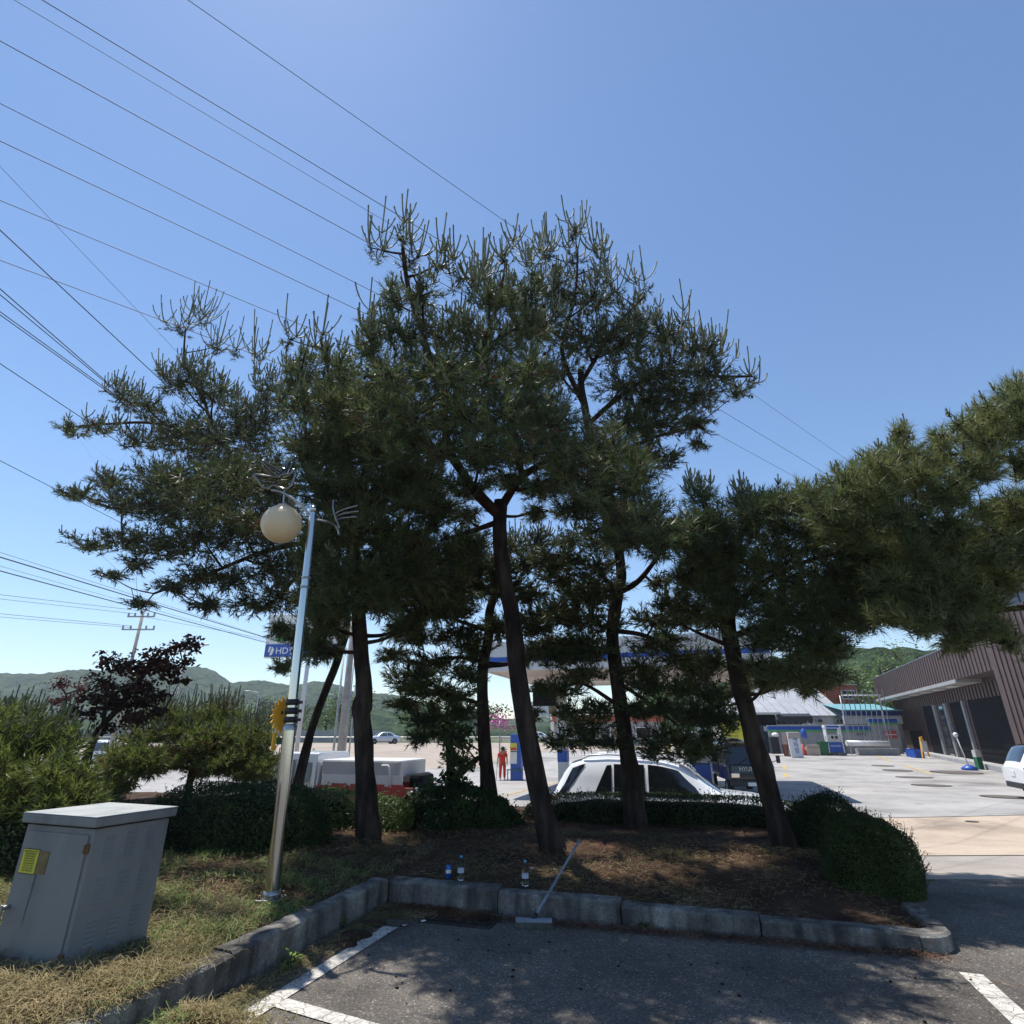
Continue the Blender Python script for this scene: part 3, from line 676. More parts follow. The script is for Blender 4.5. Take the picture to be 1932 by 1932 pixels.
# ---- left centre pine
pine('pine_tree', 'pine with a thick upright trunk with a knot, beside the steel street lamp',
     [(695, 1590, 8.4), (690, 1480, 8.4), (684, 1350, 8.4), (688, 1330, 8.4), (681, 1230, 8.4), (676, 1140, 8.3), (668, 1050, 8.2), (655, 950, 8.1), (640, 850, 8.0)], .128, .09,
     [[(672, 1090, 8.3, .06), (720, 1020, 8.0), (770, 960, 7.8)], [(660, 1000, 8.2, .06), (600, 930, 8.0), (560, 850, 7.9)], [(645, 880, 8, .06), (640, 780, 8), (620, 700, 8), (605, 640, 8)],
      [(655, 950, 8.1, .05), (700, 860, 8), (720, 780, 8)]],
     [(545, 640, 16, 32, 7.9, 's'), (602, 655, 16, 26, 7.9, 's'), (575, 690, 40, 40, 7.9, 'c'), (640, 700, 50, 40, 8, 'c'), (560, 750, 40, 46, 7.9, 'c'), (625, 765, 66, 54, 8, 'm'), (700, 780, 60, 56, 8.2, 'm'),
      (590, 840, 50, 46, 7.9), (660, 850, 64, 56, 8), (740, 850, 60, 56, 8.3), (610, 920, 50, 44, 7.8), (690, 930, 66, 50, 8), (770, 900, 56, 46, 8.3), (640, 1000, 56, 44, 7.9), (720, 1000, 64, 46, 8),
      (630, 1080, 46, 40, 7.9, 'm'), (700, 1080, 60, 40, 8), (780, 1040, 60, 50, 8.2), (650, 1130, 50, 34, 8), (720, 1140, 46, 30, 8.1, 'd'), (800, 1100, 60, 36, 8.3, 'd'), (600, 1150, 30, 26, 8, 'd'), (592, 1215, 22, 34, 9.5, 'm'), (535, 1254, 26, 9, 9.5, 'm'), (528, 1188, 20, 18, 9.6, 'd'), (560, 1200, 20, 26, 9.6, 'd'),
      (620, 1230, 30, 20, 10, 'd'), (860, 1050, 50, 40, 8.6), (860, 1110, 50, 34, 8.8, 'd'), (600, 1030, 40, 50, 8.6), (740, 1090, 60, 50, 8.6), (820, 1150, 60, 34, 9.0, 'd'), (760, 1190, 40, 24, 9.0, 'd'), (620, 1180, 40, 30, 9.2, 'd'), (590, 1120, 40, 40, 9.4), (820, 960, 50, 34, 8.4), (880, 1020, 40, 30, 8.4)],
     dens=1.0, K=22, nl=.115, w=0.0137, group=GR, cones=20, dead=.03, layers=(-1.0, 0, .9), cw=.0125)
kn = at(675, 1335, 8.36); MB().sphere(kn, .095, 14, 10, (.9, .9, 1.9)).build('knot', M['bark'], [o for o in COL.objects if o.name.startswith('pine_tree') and o.type == 'EMPTY'][-1], recalc=False)
# ---- main centre pine
pine('pine_tree', 'tallest pine in the centre with a long leaning trunk and forked limbs under the crown',
     [(1045, 1605, 7.6), (1022, 1520, 7.6), (998, 1400, 7.6), (978, 1280, 7.6), (967, 1170, 7.6), (950, 1080, 7.6), (943, 1010, 7.6), (945, 945, 7.6)], .125, .098,
     [[(944, 975, 7.6, .085), (900, 930, 7.5), (868, 885, 7.4), (845, 840, 7.3), (835, 760, 7.2), (800, 640, 7.0), (770, 540, 6.9), (760, 470, 6.8)],
      [(944, 960, 7.6, .07), (985, 900, 7.5), (1040, 870, 7.3), (1110, 850, 7.1), (1190, 900, 7.0)], [(940, 985, 7.6, .045), (880, 1005, 7.5), (830, 1020, 7.4)],
      [(850, 860, 7.3, .06), (780, 820, 7.2), (720, 740, 7.0), (702, 660, 7.0), (704, 610, 6.9)], [(838, 780, 7.2, .06), (890, 700, 7.1), (930, 600, 7.0), (950, 520, 7.0)],
      [(985, 900, 7.5, .05), (970, 800, 7.3), (980, 720, 7.1)], [(1110, 860, 7.1, .05), (1170, 960, 7.0), (1230, 1010, 7.0)]],
     [(757, 440, 14, 30, 6.8, 's'), (712, 470, 24, 34, 6.8, 's'), (770, 490, 26, 30, 6.8, 's'), (822, 500, 24, 34, 6.8, 's'), (865, 520, 34, 34, 6.9, 's'), (795, 560, 40, 34, 6.9, 'c'), (745, 560, 30, 34, 6.9, 'c'), (890, 555, 26, 40, 6.9, 's'),
      (950, 480, 24, 36, 7.0, 's'), (960, 560, 40, 40, 7.0, 'c'), (700, 600, 26, 34, 6.9, 's'), (705, 650, 40, 40, 6.9, 'c'), (770, 630, 54, 44, 7.0, 'c'), (850, 620, 54, 44, 7.0, 'c'), (920, 640, 54, 44, 7.1, 'c'),
      (740, 710, 60, 46, 6.9, 'm'), (830, 700, 66, 50, 7.0, 'm'), (920, 710, 66, 50, 7.1, 'm'), (1000, 700, 50, 46, 7.2, 'm'), (700, 770, 50, 50, 6.9), (780, 780, 66, 50, 7.0), (870, 780, 66, 50, 7.0, 'm'), (960, 780, 66, 50, 7.0, 'm'), (1040, 790, 60, 50, 7.0, 'm'),
      (740, 850, 54, 40, 7.1), (820, 845, 54, 36, 7.2), (900, 845, 60, 34, 7.0), (980, 850, 60, 36, 7.0), (1060, 850, 60, 44, 7.0), (1130, 850, 60, 50, 7.0, 'm'), (1060, 905, 50, 26, 7.2, 'd'), (1120, 920, 66, 40, 7.0), (1200, 900, 50, 44, 7.0),
      (1160, 970, 60, 44, 7.0), (1220, 970, 56, 44, 7.0), (1250, 1020, 60, 36, 7.0), (1180, 1020, 46, 26, 7.0, 'd'), (1300, 990, 40, 36, 7.2), (820, 900, 40, 26, 7.4), (760, 940, 40, 26, 7.6), (900, 870, 40, 20, 7.4), (880, 915, 50, 22, 8.0), (1015, 915, 50, 22, 8.0), (820, 945, 46, 26, 8.2), (1085, 955, 46, 24, 8.2), (955, 900, 40, 18, 8.3), (1000, 560, 40, 46, 7.6, 'c'), (995, 625, 50, 46, 7.8, 'c'), (1008, 515, 24, 28, 7.8, 's'), (905, 515, 24, 30, 7.2, 's'), (1000, 480, 18, 26, 8.2, 's'), (930, 570, 30, 34, 7.2, 'c'), (1000, 760, 50, 40, 7.9, 'm'), (880, 975, 36, 14, 8.3, 'd'), (1010, 965, 30, 14, 8.3, 'd')],
     dens=1.1, K=20, nl=.125, w=0.0120, group=GR, cones=110, dead=.045, layers=(-1.5, -.5, .6), cw=.0125)
# ---- right centre pine standing behind
pine('pine_tree', 'pine rising behind the hedge with forked trunk and patches of light bark',
     [(1200, 1560, 9.2), (1190, 1460, 9.2), (1176, 1370, 9.2), (1162, 1270, 9.2), (1156, 1190, 9.2), (1166, 1120, 9.2), (1172, 1070, 9.2), (1150, 950, 9.1), (1120, 850, 9.0), (1100, 750, 9.0), (1095, 700, 9)], .125, .06,
     [[(1163, 1120, 9.2, .06), (1200, 1100, 9.1), (1235, 1060, 9.0), (1255, 1030, 9)], [(1162, 1110, 9.2, .05), (1135, 1085, 9.1), (1118, 1050, 9.1)], [(1160, 1190, 9.2, .04), (1220, 1200, 9.0), (1270, 1235, 9), (1330, 1230, 9)],
      [(1100, 760, 9, .05), (1060, 660, 8.9), (1085, 560, 8.8), (1090, 470, 8.7)], [(1110, 800, 9, .05), (1180, 740, 9), (1260, 700, 9), (1350, 710, 9), (1420, 710, 9)], [(1098, 720, 9, .045), (1160, 620, 8.9), (1215, 560, 8.9)],
      [(1130, 880, 9.1, .05), (1220, 830, 9), (1300, 810, 9)], [(1165, 1330, 9.2, .035), (1100, 1290, 9.1), (1060, 1300, 9.2)], [(1170, 1290, 9.2, .035), (1230, 1330, 9.1), (1280, 1370, 9)]],
     [(1085, 440, 26, 34, 8.6, 's'), (1030, 480, 26, 34, 8.7, 's'), (1080, 490, 34, 30, 8.7, 's'), (1130, 500, 22, 32, 8.7, 's'), (1045, 550, 46, 40, 8.8, 'c'), (1110, 560, 50, 40, 8.8, 'c'), (1160, 550, 30, 34, 8.8, 's'), (1215, 545, 24, 28, 8.8, 's'),
      (1200, 600, 46, 34, 8.9, 'c'), (1030, 620, 46, 40, 8.9, 'c'), (1100, 640, 60, 44, 9), (1175, 650, 60, 40, 9, 'm'), (1255, 640, 40, 34, 9, 'c'), (1280, 610, 22, 22, 9, 's'), (1310, 660, 36, 28, 9, 'c'), (1250, 700, 60, 40, 9, 'm'),
      (1350, 670, 28, 20, 9, 's'), (1345, 705, 50, 26, 9, 'c'), (1415, 720, 26, 12, 9, 's'), (1385, 735, 30, 12, 9, 'c'), (1180, 720, 60, 36, 9.1, 'b'), (1060, 700, 50, 36, 9.1, 'b'), (1230, 755, 70, 36, 9.2), (1310, 750, 54, 30, 9.2), (1240, 800, 60, 30, 9.2), (1310, 800, 40, 22, 9.2, 'd'),
      (1180, 800, 60, 30, 9.3), (1320, 835, 20, 14, 9.2, 'd'), (1200, 850, 56, 26, 9.3, 'm'), (1260, 860, 30, 20, 9.2, 'm'),
      (1075, 1010, 46, 20, 9.3, 'c'), (1130, 1020, 46, 22, 9.3, 'c'), (1060, 1050, 60, 26, 9.3), (1130, 1070, 50, 22, 9.3), (1060, 1095, 60, 24, 9.4, 'd'), (1110, 1120, 40, 20, 9.3, 'd'), (1240, 1100, 30, 16, 9.2, 'd'), (1260, 1130, 40, 20, 9.1, 'm'),
      (1290, 1165, 40, 16, 9.1), (1080, 1170, 56, 18, 9.4, 'd'), (1060, 1215, 50, 16, 9.4, 'd'), (1110, 1240, 40, 14, 9.4, 'd'), (1260, 1200, 40, 16, 9.1, 'd'), (1090, 1280, 46, 14, 9.3, 'd'),
      (1130, 1110, 60, 30, 9.6), (1090, 1130, 60, 30, 9.6), (1120, 1170, 60, 24, 9.6), (1050, 1150, 40, 28, 9.6), (1100, 1210, 60, 22, 9.6), (1210, 1260, 50, 24, 9.4), (1230, 1160, 50, 24, 9.4), (1070, 1340, 50, 16, 9.4), (1320, 1260, 44, 30, 9.4), (1370, 1350, 30, 24, 9.2), (1110, 1370, 56, 16, 9.1), (1050, 1390, 34, 12, 9.2), (1090, 1400, 40, 14, 9.0, 'd'), (1250, 1330, 50, 20, 9.0), (1310, 1345, 50, 20, 9.0), (1260, 1385, 60, 22, 8.9), (1330, 1395, 50, 26, 8.9), (1300, 1420, 50, 16, 8.9), (1340, 1340, 44, 30, 9.2), (1060, 1300, 50, 16, 9.3), (1130, 1330, 40, 16, 9.3), (1220, 1290, 50, 20, 9.4), (1230, 1410, 30, 16, 9.0), (1020, 1300, 26, 12, 9.6, 'd'), (1090, 1230, 60, 20, 9.5), (1000, 1350, 26, 14, 9.6, 'd'), (1150, 1400, 40, 14, 9.0), (1290, 1240, 50, 24, 9.3), (1230, 1215, 50, 22, 9.5), (1050, 1235, 50, 16, 9.7), (1100, 1265, 40, 16, 9.6), (1340, 1240, 40, 22, 9.4), (1400, 1290, 30, 22, 9.6), (1200, 1330, 40, 20, 9.4), (1280, 1290, 50, 18, 9.1), (1340, 1300, 34, 20, 9.1)],
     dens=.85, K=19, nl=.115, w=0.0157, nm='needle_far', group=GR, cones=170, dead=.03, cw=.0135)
# ---- thin pine behind the centre trunk
pine('pine_tree', 'thin crooked pine just left of the centre trunk, with low layered dark branches',
     [(928, 1545, 9.9), (918, 1450, 9.9), (912, 1360, 9.9), (910, 1270, 9.9), (922, 1200, 9.9), (925, 1150, 9.9), (945, 1095, 9.9), (960, 1040, 9.9)], .115, .06,
     [[(915, 1250, 9.9, .04), (860, 1240, 9.8), (790, 1250, 9.8)], [(922, 1190, 9.9, .04), (860, 1170, 9.7), (790, 1150, 9.6)], [(912, 1330, 9.9, .035), (840, 1310, 9.8), (770, 1310, 9.8)], [(950, 1090, 9.9, .04), (1000, 1050, 9.8), (1030, 1020, 9.8)]],
     [(1010, 1020, 40, 16, 9.9, 'c'), (965, 1030, 40, 20, 9.9, 'c'), (990, 1060, 44, 24, 9.9), (930, 1070, 44, 30, 9.9), (1040, 1060, 40, 24, 10.2), (900, 1060, 50, 30, 10.0), (870, 1100, 50, 34, 10), (960, 1110, 50, 26, 10.2), (1000, 1160, 40, 24, 10.2), (1020, 1220, 40, 18, 10.2), (890, 1220, 40, 26, 10.2), (940, 1180, 36, 30, 10.3), (870, 1430, 30, 18, 10.2), (780, 1270, 50, 26, 10.2), (900, 1110, 50, 24, 9.8, 'd'), (850, 1150, 56, 20, 9.7), (790, 1150, 50, 18, 9.7), (870, 1195, 50, 18, 9.8), (800, 1200, 50, 18, 9.8),
      (750, 1240, 40, 16, 9.8, 'd'), (830, 1245, 56, 18, 9.8), (880, 1270, 40, 16, 9.8), (790, 1290, 50, 20, 9.8), (850, 1310, 50, 18, 9.8), (760, 1330, 34, 18, 9.8, 'd'), (810, 1350, 44, 22, 9.8), (870, 1340, 34, 20, 9.8), (790, 1390, 26, 18, 9.8, 'd'), (850, 1385, 36, 18, 9.8, 'd'), (1000, 1120, 40, 18, 9.9, 'd'), (1010, 1190, 40, 14, 9.9, 'd'), (1000, 1245, 36, 14, 9.9, 'd'), (770, 1170, 40, 16, 9.8, 'b')],
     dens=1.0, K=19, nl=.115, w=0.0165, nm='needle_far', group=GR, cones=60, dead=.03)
# ---- right pine
pine('pine_tree', 'leaning dark pine on the right of the bed in front of the black truck',
     [(1487, 1612, 7.7), (1462, 1530, 7.7), (1432, 1430, 7.7), (1408, 1340, 7.7), (1388, 1260, 7.7), (1374, 1180, 7.6), (1372, 1100, 7.5), (1390, 1010, 7.3)], .125, .085,
     [[(1374, 1150, 7.6, .055), (1440, 1100, 7.3), (1520, 1060, 7.0), (1600, 1040, 6.8)], [(1378, 1060, 7.4, .05), (1340, 990, 7.2), (1330, 940, 7.2)], [(1384, 1200, 7.6, .045), (1450, 1180, 7.2), (1540, 1170, 7.0), (1620, 1170, 6.9)],
      [(1388, 1020, 7.3, .05), (1440, 960, 7.2), (1480, 930, 7.1)], [(1380, 1220, 7.7, .035), (1330, 1200, 7.6), (1290, 1180, 7.5)]],
     [(1320, 930, 36, 26, 7.2, 'c'), (1400, 935, 44, 26, 7.2, 'c'), (1340, 990, 54, 36, 7.2), (1430, 985, 60, 40, 7.2, 'm'), (1350, 1050, 60, 40, 7.3), (1440, 1055, 66, 46, 7.2), (1520, 1010, 60, 46, 7.0, 'm'), (1530, 1090, 66, 46, 7.0), (1600, 1060, 60, 46, 6.8, 'm'),
      (1400, 1120, 60, 40, 7.3), (1480, 1140, 66, 44, 7.2), (1560, 1150, 66, 44, 7.0), (1630, 1120, 60, 44, 6.8), (1620, 1165, 46, 28, 6.8), (1440, 1190, 54, 30, 7.3), (1520, 1210, 66, 36, 7.1), (1565, 1215, 40, 34, 7.0), (1500, 1262, 60, 24, 7.2), (1550, 1272, 44, 18, 7.1), (1440, 1250, 40, 22, 7.4),
      (1330, 1040, 50, 50, 7.7), (1290, 1010, 40, 30, 7.6), (1460, 940, 40, 24, 7.2, 'm'), (1500, 950, 44, 30, 7.0, 'm'), (1300, 1080, 40, 30, 8.0), (1300, 1150, 40, 30, 8.2, 'd'), (1345, 1110, 46, 34, 7.5), (1350, 1170, 40, 24, 7.6, 'd'), (1525, 1302, 20, 14, 7.1, 'd'), (1480, 1290, 24, 10, 7.2, 'd'), (1450, 1290, 36, 16, 7.6, 'd')],
     dens=1.25, K=24, nl=.13, w=0.0105, group=GR, cones=30, dead=.03)
# ---- near right pine, trunk outside the frame
pine('pine_tree', 'nearest pine reaching in from the right edge with long pale green needles',
     [(2330, 1700, 5.6), (2320, 1500, 5.7), (2290, 1300, 5.8), (2240, 1150, 5.9), (2180, 1050, 6.0), (2100, 980, 6.0)], .13, .08,
     [[(2110, 990, 6.0, .05), (1980, 1000, 6.0), (1850, 1010, 6.0), (1720, 1000, 6.1)], [(2100, 980, 6, .045), (1990, 900, 6.0), (1880, 860, 6.1), (1740, 860, 6.2)], [(2180, 1060, 6, .05), (2040, 1130, 6.0), (1900, 1150, 6.0), (1760, 1170, 6.0)], [(2100, 985, 6, .04), (2000, 850, 6.1), (1930, 790, 6.1)]],
     [(1600, 905, 40, 26, 6.3, 'm'), (1560, 960, 50, 34, 6.4, 'm'), (1660, 870, 36, 22, 6.2, 'm'), (1700, 815, 16, 14, 6.2, 'm'), (1650, 930, 50, 36, 6.2, 'm'), (1730, 890, 46, 32, 6.1, 'm'), (1620, 1000, 56, 40, 6.4), (1700, 980, 56, 40, 6.2), (1780, 930, 46, 36, 6.1), (1840, 880, 44, 30, 6.0, 'm'),
      (1780, 825, 24, 12, 6.1, 'm'), (1825, 800, 30, 20, 6.0, 'm'), (1870, 775, 34, 20, 6.0, 'm'), (1905, 960, 34, 30, 6.2), (1900, 1000, 40, 30, 6.3), (1925, 880, 24, 30, 6.2), (1900, 1080, 34, 30, 6.2), (1915, 745, 26, 30, 6.0, 'm'), (1890, 810, 36, 30, 6.2), (1660, 900, 40, 30, 6.5), (1760, 860, 30, 16, 6.3, 'm'), (1700, 850, 30, 18, 6.4, 'm'), (1930, 800, 26, 40, 6.0), (1860, 830, 40, 20, 6.0), (1790, 1000, 50, 36, 6.1), (1860, 960, 30, 24, 6.1, 'b'), (1720, 1050, 56, 36, 6.2), (1660, 1030, 56, 50, 6.6), (1580, 990, 50, 40, 6.8), (1740, 1090, 60, 50, 6.5), (1690, 1125, 56, 40, 6.7), (1530, 930, 36, 20, 6.6, 'm'), (1800, 1020, 50, 34, 6.5), (1850, 1120, 46, 40, 6.3), (1790, 1150, 44, 34, 6.4), (1800, 1070, 50, 34, 6.1), (1870, 1040, 44, 26, 6.0, 'm'), (1930, 1030, 20, 34, 6.0, 'm'), (1930, 950, 12, 22, 6.0),
      (1680, 1100, 46, 30, 6.3), (1760, 1130, 50, 34, 6.2), (1830, 1120, 30, 20, 6.1), (1820, 1178, 42, 26, 6.0, 'm'), (1745, 1165, 40, 24, 6.1), (1680, 1150, 40, 24, 6.3), (1865, 1180, 36, 18, 6.0, 'm'), (1800, 1218, 30, 12, 6.1, 'd'), (1900, 1200, 20, 10, 6, 'm'),
      (2020, 950, 60, 60, 6.0), (2040, 1080, 60, 60, 6.0), (2030, 840, 60, 60, 6.0), (2120, 960, 70, 70, 5.6), (2180, 1080, 60, 60, 5.4), (2200, 900, 80, 60, 5.6)],
     dens=1.35, K=24, nl=.14, w=0.0088, nm='needle_near', cones=14, group=GR, cw=.012, layers=(-.8, 0, .7))
# ---- low pines on the left
pine('pine_shrub', 'bushy pale green young pine with long upright shoots at the left edge', 
     [(40, 1620, 7.4), (30, 1560, 7.4), (20, 1500, 7.4), (10, 1420, 7.4)], .06, .03, [],
     [(10, 1350, 36, 30, 7.3, 'c'), (60, 1368, 36, 26, 7.3, 'c'), (110, 1378, 30, 24, 7.4, 'c'), (0, 1380, 60, 40, 7.2, 'c'), (70, 1400, 56, 40, 7.2, 'c'), (130, 1410, 40, 34, 7.3, 'c'), (20, 1450, 66, 46, 7.1), (100, 1460, 60, 40, 7.1, 'm'), (150, 1470, 34, 34, 7.2), (30, 1510, 66, 36, 7.0), (110, 1505, 60, 30, 7.0), (-60, 1420, 60, 90, 7.1), (165, 1510, 30, 20, 7.2)],
     dens=1.3, K=21, nl=.12, w=0.0151, nm='needle_low', cw=.011)
pine('pine_shrub', 'low spreading bright green pine with brown dead patches between the maple and the lamp',
     [(350, 1592, 12.9), (355, 1500, 12.9), (365, 1440, 12.9), (370, 1410, 12.9)], .09, .05, [[(360, 1450, 12.9, .05), (300, 1440, 12.7), (250, 1450, 12.7)], [(362, 1440, 12.9, .05), (440, 1420, 12.7), (500, 1410, 12.7)]],
     [(300, 1350, 40, 16, 12.9, 'c'), (360, 1345, 44, 18, 12.9, 'c'), (420, 1350, 44, 18, 12.9, 'c'), (480, 1370, 36, 18, 12.9, 'c'), (270, 1385, 46, 22, 12.7, 'c'), (340, 1385, 54, 24, 12.7, 'c'), (410, 1390, 54, 24, 12.7, 'm'), (480, 1405, 40, 22, 12.7, 'm'), (240, 1420, 40, 22, 12.5, 'm'),
      (300, 1425, 50, 22, 12.5), (370, 1425, 50, 22, 12.5, 'd'), (440, 1430, 50, 20, 12.5), (500, 1440, 30, 18, 12.5, 'm'), (210, 1450, 30, 18, 12.5), (260, 1455, 40, 18, 12.4, 'd'), (400, 1455, 50, 12, 12.5, 'd'), (480, 1462, 40, 12.7, 12.5, 'd'), (215, 1480, 36, 16, 12.3, 'd'), (190, 1495, 40, 20, 12.0)],
     dens=1.25, K=22, nl=.12, w=0.0181, nm='needle_low', cw=.012, dead=.10, layers=(-.6, 0, .6))

# ---- broadleaved plants
def leafy(name, label, cat, base, blobs, m, size, dens, trunk=None, r=(.1, .04), group=None, barkm='twig', aspect=.6, hang=.2, sky_n=.3, lk=1.0, world=False, shell=.4, twigs=True, recurse=6):
    """crown = leaves on twigs; blobs are world (x, y, z, rx, ry, rz)"""
    root = thing(name, label, cat, base, group=group)
    if trunk:
        for i, tk in enumerate(trunk):
            T = catmull([Vector(p) for p in tk], 5); k = len(T)
            rr = [(r[0]*(1 if i == 0 else .6))*(1-j/(k-1))+r[1]*(.7 if i else 1)*(j/(k-1)) for j in range(k)]
            MB().tube(T, rr, 10, wob=.15, seed=random.random()*50).build('trunk' if i == 0 else 'branch', M[barkm], root, recalc=False)
        allb = np.array([tuple(p) for tk in trunk for p in catmull([Vector(p) for p in tk], 4)])
    else: allb = np.array([tuple(base)])
    Ps = []; Ns = []; t0 = []; t1 = []
    for (x, y, z, a, b, c) in blobs:
        ns = max(4, int(recurse*(a+b+c)/size/3*.5)); q = rdir(ns)*(RNG.random((ns, 1))**shell); cl = np.array([x, y, z])+q*np.array([a, b, c])
        j = np.linalg.norm(cl[:, None]-allb[None], axis=2).argmin(1)
        if twigs:
            ctr = np.array([x, y, z])
            jj = np.linalg.norm(allb-ctr, axis=1).argmin(); t0.append(allb[jj]); t1.append(ctr)
            for i in range(ns): t0.append(ctr); t1.append(cl[i])
        n = int(dens*(a*b+a*c+b*c)/3*math.pi*4/(size*size)*.5*lk)
        k = RNG.integers(0, ns, n); cs = (a+b+c)/3*.38
        P = cl[k]+RNG.normal(size=(n, 3))*np.array([cs, cs, cs*.6]); Ps.append(P); Ns.append(unit(P-np.array([x, y, z]))*.6+np.array([0, 0, sky_n+.3]))
    Vt, Fc = leaf_mesh(np.concatenate(Ps), np.concatenate(Ns), size, aspect, hang=hang)
    npmesh('foliage', Vt, Fc, M[m], root, 'stuff')
    if t0:
        rr = .006+size*.06
        Vt, Fc = seg_mesh(np.array(t0), np.array(t1), rr*1.5, rr*.6, 4); npmesh('twigs', Vt, Fc, M['twig'], root, 'stuff')
    return root
def B(px, py, Y, rx, ry, d=None):
    p = at(px, py, Y); s = mpp(px, py, Y); return (p.x, p.y, p.z, rx*s, (d if d else rx*s*.9), ry*s)
# red maple
leafy('maple_tree', 'dark red leaved maple leaning right above the grey cabinet', 'tree', at(150, 1500, 8.8),
      [B(350, 1215, 9, 22, 14), B(320, 1225, 9, 26, 16), B(290, 1245, 9, 34, 20), B(260, 1265, 9, 30, 20), B(345, 1250, 9, 18, 12), B(365, 1218, 9, 12, 8), B(300, 1260, 9, 30, 14), B(270, 1300, 9, 34, 14), B(160, 1345, 9, 26, 14), B(310, 1310, 9, 22, 9), B(230, 1255, 9, 26, 16), B(200, 1245, 9, 22, 12), B(240, 1300, 9, 34, 22), B(200, 1290, 9, 30, 20), B(320, 1272, 9, 26, 10), B(340, 1285, 9, 20, 7),
       B(280, 1325, 9, 30, 14), B(220, 1330, 9, 36, 18), B(180, 1320, 9, 26, 18), B(250, 1355, 9, 36, 14), B(300, 1345, 9, 26, 10), B(200, 1370, 9, 30, 12)],
      'maple', .085, 1.3, [[at(150, 1500, 8.8), at(165, 1430, 8.9), at(185, 1380, 9), at(225, 1335, 9), at(260, 1290, 9), at(300, 1240, 9), at(345, 1212, 9)], [at(195, 1370, 9), at(200, 1320, 9), at(210, 1270, 9)], [at(225, 1335, 9), at(270, 1330, 9), at(310, 1340, 9)]],
      r=(.06, .012), aspect=.55, hang=.3, shell=.6, lk=4.5)
leafy('maple_tree', 'small bright red maple behind the left pine shrub', 'tree', at(120, 1450, 9.6),
      [B(110, 1290, 9.6, 24, 14), B(125, 1320, 9.6, 22, 14), B(150, 1300, 9.6, 24, 10), B(100, 1330, 9.6, 16, 14), B(140, 1350, 9.6, 24, 14)], 'maple_red', .055, .7,
      [[at(120, 1450, 9.6), at(122, 1380, 9.6), at(125, 1310, 9.6)]], r=(.03, .01), aspect=.5, hang=.3, shell=.6, lk=4) if M.setdefault('maple_red', mat('maple_red_leaf', (.30, .075, .055), .5, scale=2, amp=.4, transl=.35, island=.35)) else None

def hedge(label, c, size, rz, n, m='hedge', leaf=.032, name='hedge', lump=.17, core=True, power=2.6, core_s=.86, stems=0):
    """clipped shrub: superellipsoid shell of small leaves over a solid core coloured near-black for the shade inside"""
    c = Vector(c); z0 = bed_z(c.x, c.y)
    root = thing(name, label, 'hedge' if name == 'hedge' else 'shrub', (c.x, c.y, z0), 0)
    a, b, h = size[0]/2, size[1]/2, size[2]
    d = rdir(n); d[:, 2] = np.abs(d[:, 2])*1.3-.3
    e = 2.0/power
    k = (np.abs(d[:, 0])**power+np.abs(d[:, 1])**power+np.abs(np.maximum(d[:, 2], -.02))**power)**(-1/power)
    S = d*np.minimum(k, 3)[:, None]*(1-.16*RNG.random((n, 1))**2)
    seed = random.random()*30
    lum = np.array([mnoise.noise(Vector((p[0]*a*2.2+seed, p[1]*b*2.2, p[2]*h*2.2)))+.5*mnoise.noise(Vector((p[0]*a*6+seed, p[1]*b*6, p[2]*h*6))) for p in S])
    S = S*(1+lump*lum*min(1, .8/max(a, b)) )[:, None]
    Pz = np.stack([S[:, 0]*a, S[:, 1]*b, np.clip(S[:, 2], -.25, 2)*h], 1)
    cs, sn = math.cos(rz), math.sin(rz)
    P = np.stack([Pz[:, 0]*cs-Pz[:, 1]*sn+c.x, Pz[:, 0]*sn+Pz[:, 1]*cs+c.y, Pz[:, 2]+z0+.05], 1)
    N = np.stack([d[:, 0]*cs-d[:, 1]*sn, d[:, 0]*sn+d[:, 1]*cs, d[:, 2]+.3], 1)
    Vt, Fc = leaf_mesh(P, unit(N), leaf, .6, jitter=.9); npmesh('foliage', Vt, Fc, M[m], root, 'stuff')
    # sprigs standing out of the surface
    ns = n//38; i = RNG.permutation(n)[:ns]; i = i[d[i, 2] > -.05]
    sp = unit(unit(N[i])+rdir(len(i))*.4+np.array([0, 0, .4])); ln = RNG.uniform(.02, .12, len(i))
    q0 = P[i]-sp*.06; q1 = P[i]+sp*ln[:, None]
    Vt, Fc = seg_mesh(q0, q1, .0025, .0015); npmesh('twigs', Vt, Fc, M['twig'], root, 'stuff')
    lp = np.concatenate([q0+(q1-q0)*t+rdir(len(i))*.012 for t in (.45, .6, .75, .9, 1.0)])
    Vt, Fc = leaf_mesh(lp, rdir(len(lp)), leaf*.9, .55); npmesh('sprigs', Vt, Fc, M[m], root, 'stuff')
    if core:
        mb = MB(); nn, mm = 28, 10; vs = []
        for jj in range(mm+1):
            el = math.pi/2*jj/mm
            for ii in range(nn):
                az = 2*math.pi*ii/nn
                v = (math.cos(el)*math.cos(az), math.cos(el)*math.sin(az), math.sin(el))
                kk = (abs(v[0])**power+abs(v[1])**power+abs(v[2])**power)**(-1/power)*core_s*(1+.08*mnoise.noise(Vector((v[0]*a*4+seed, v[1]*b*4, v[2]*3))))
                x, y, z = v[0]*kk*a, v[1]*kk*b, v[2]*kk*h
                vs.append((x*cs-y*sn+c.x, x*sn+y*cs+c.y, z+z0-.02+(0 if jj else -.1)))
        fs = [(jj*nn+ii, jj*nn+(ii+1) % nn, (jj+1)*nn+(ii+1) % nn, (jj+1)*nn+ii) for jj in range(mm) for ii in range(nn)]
        mb.add(vs, fs, True).build('shade_core', M['core'], root, recalc=False)  # solid filler, its dark colour stands in for shade between the twigs
    return root
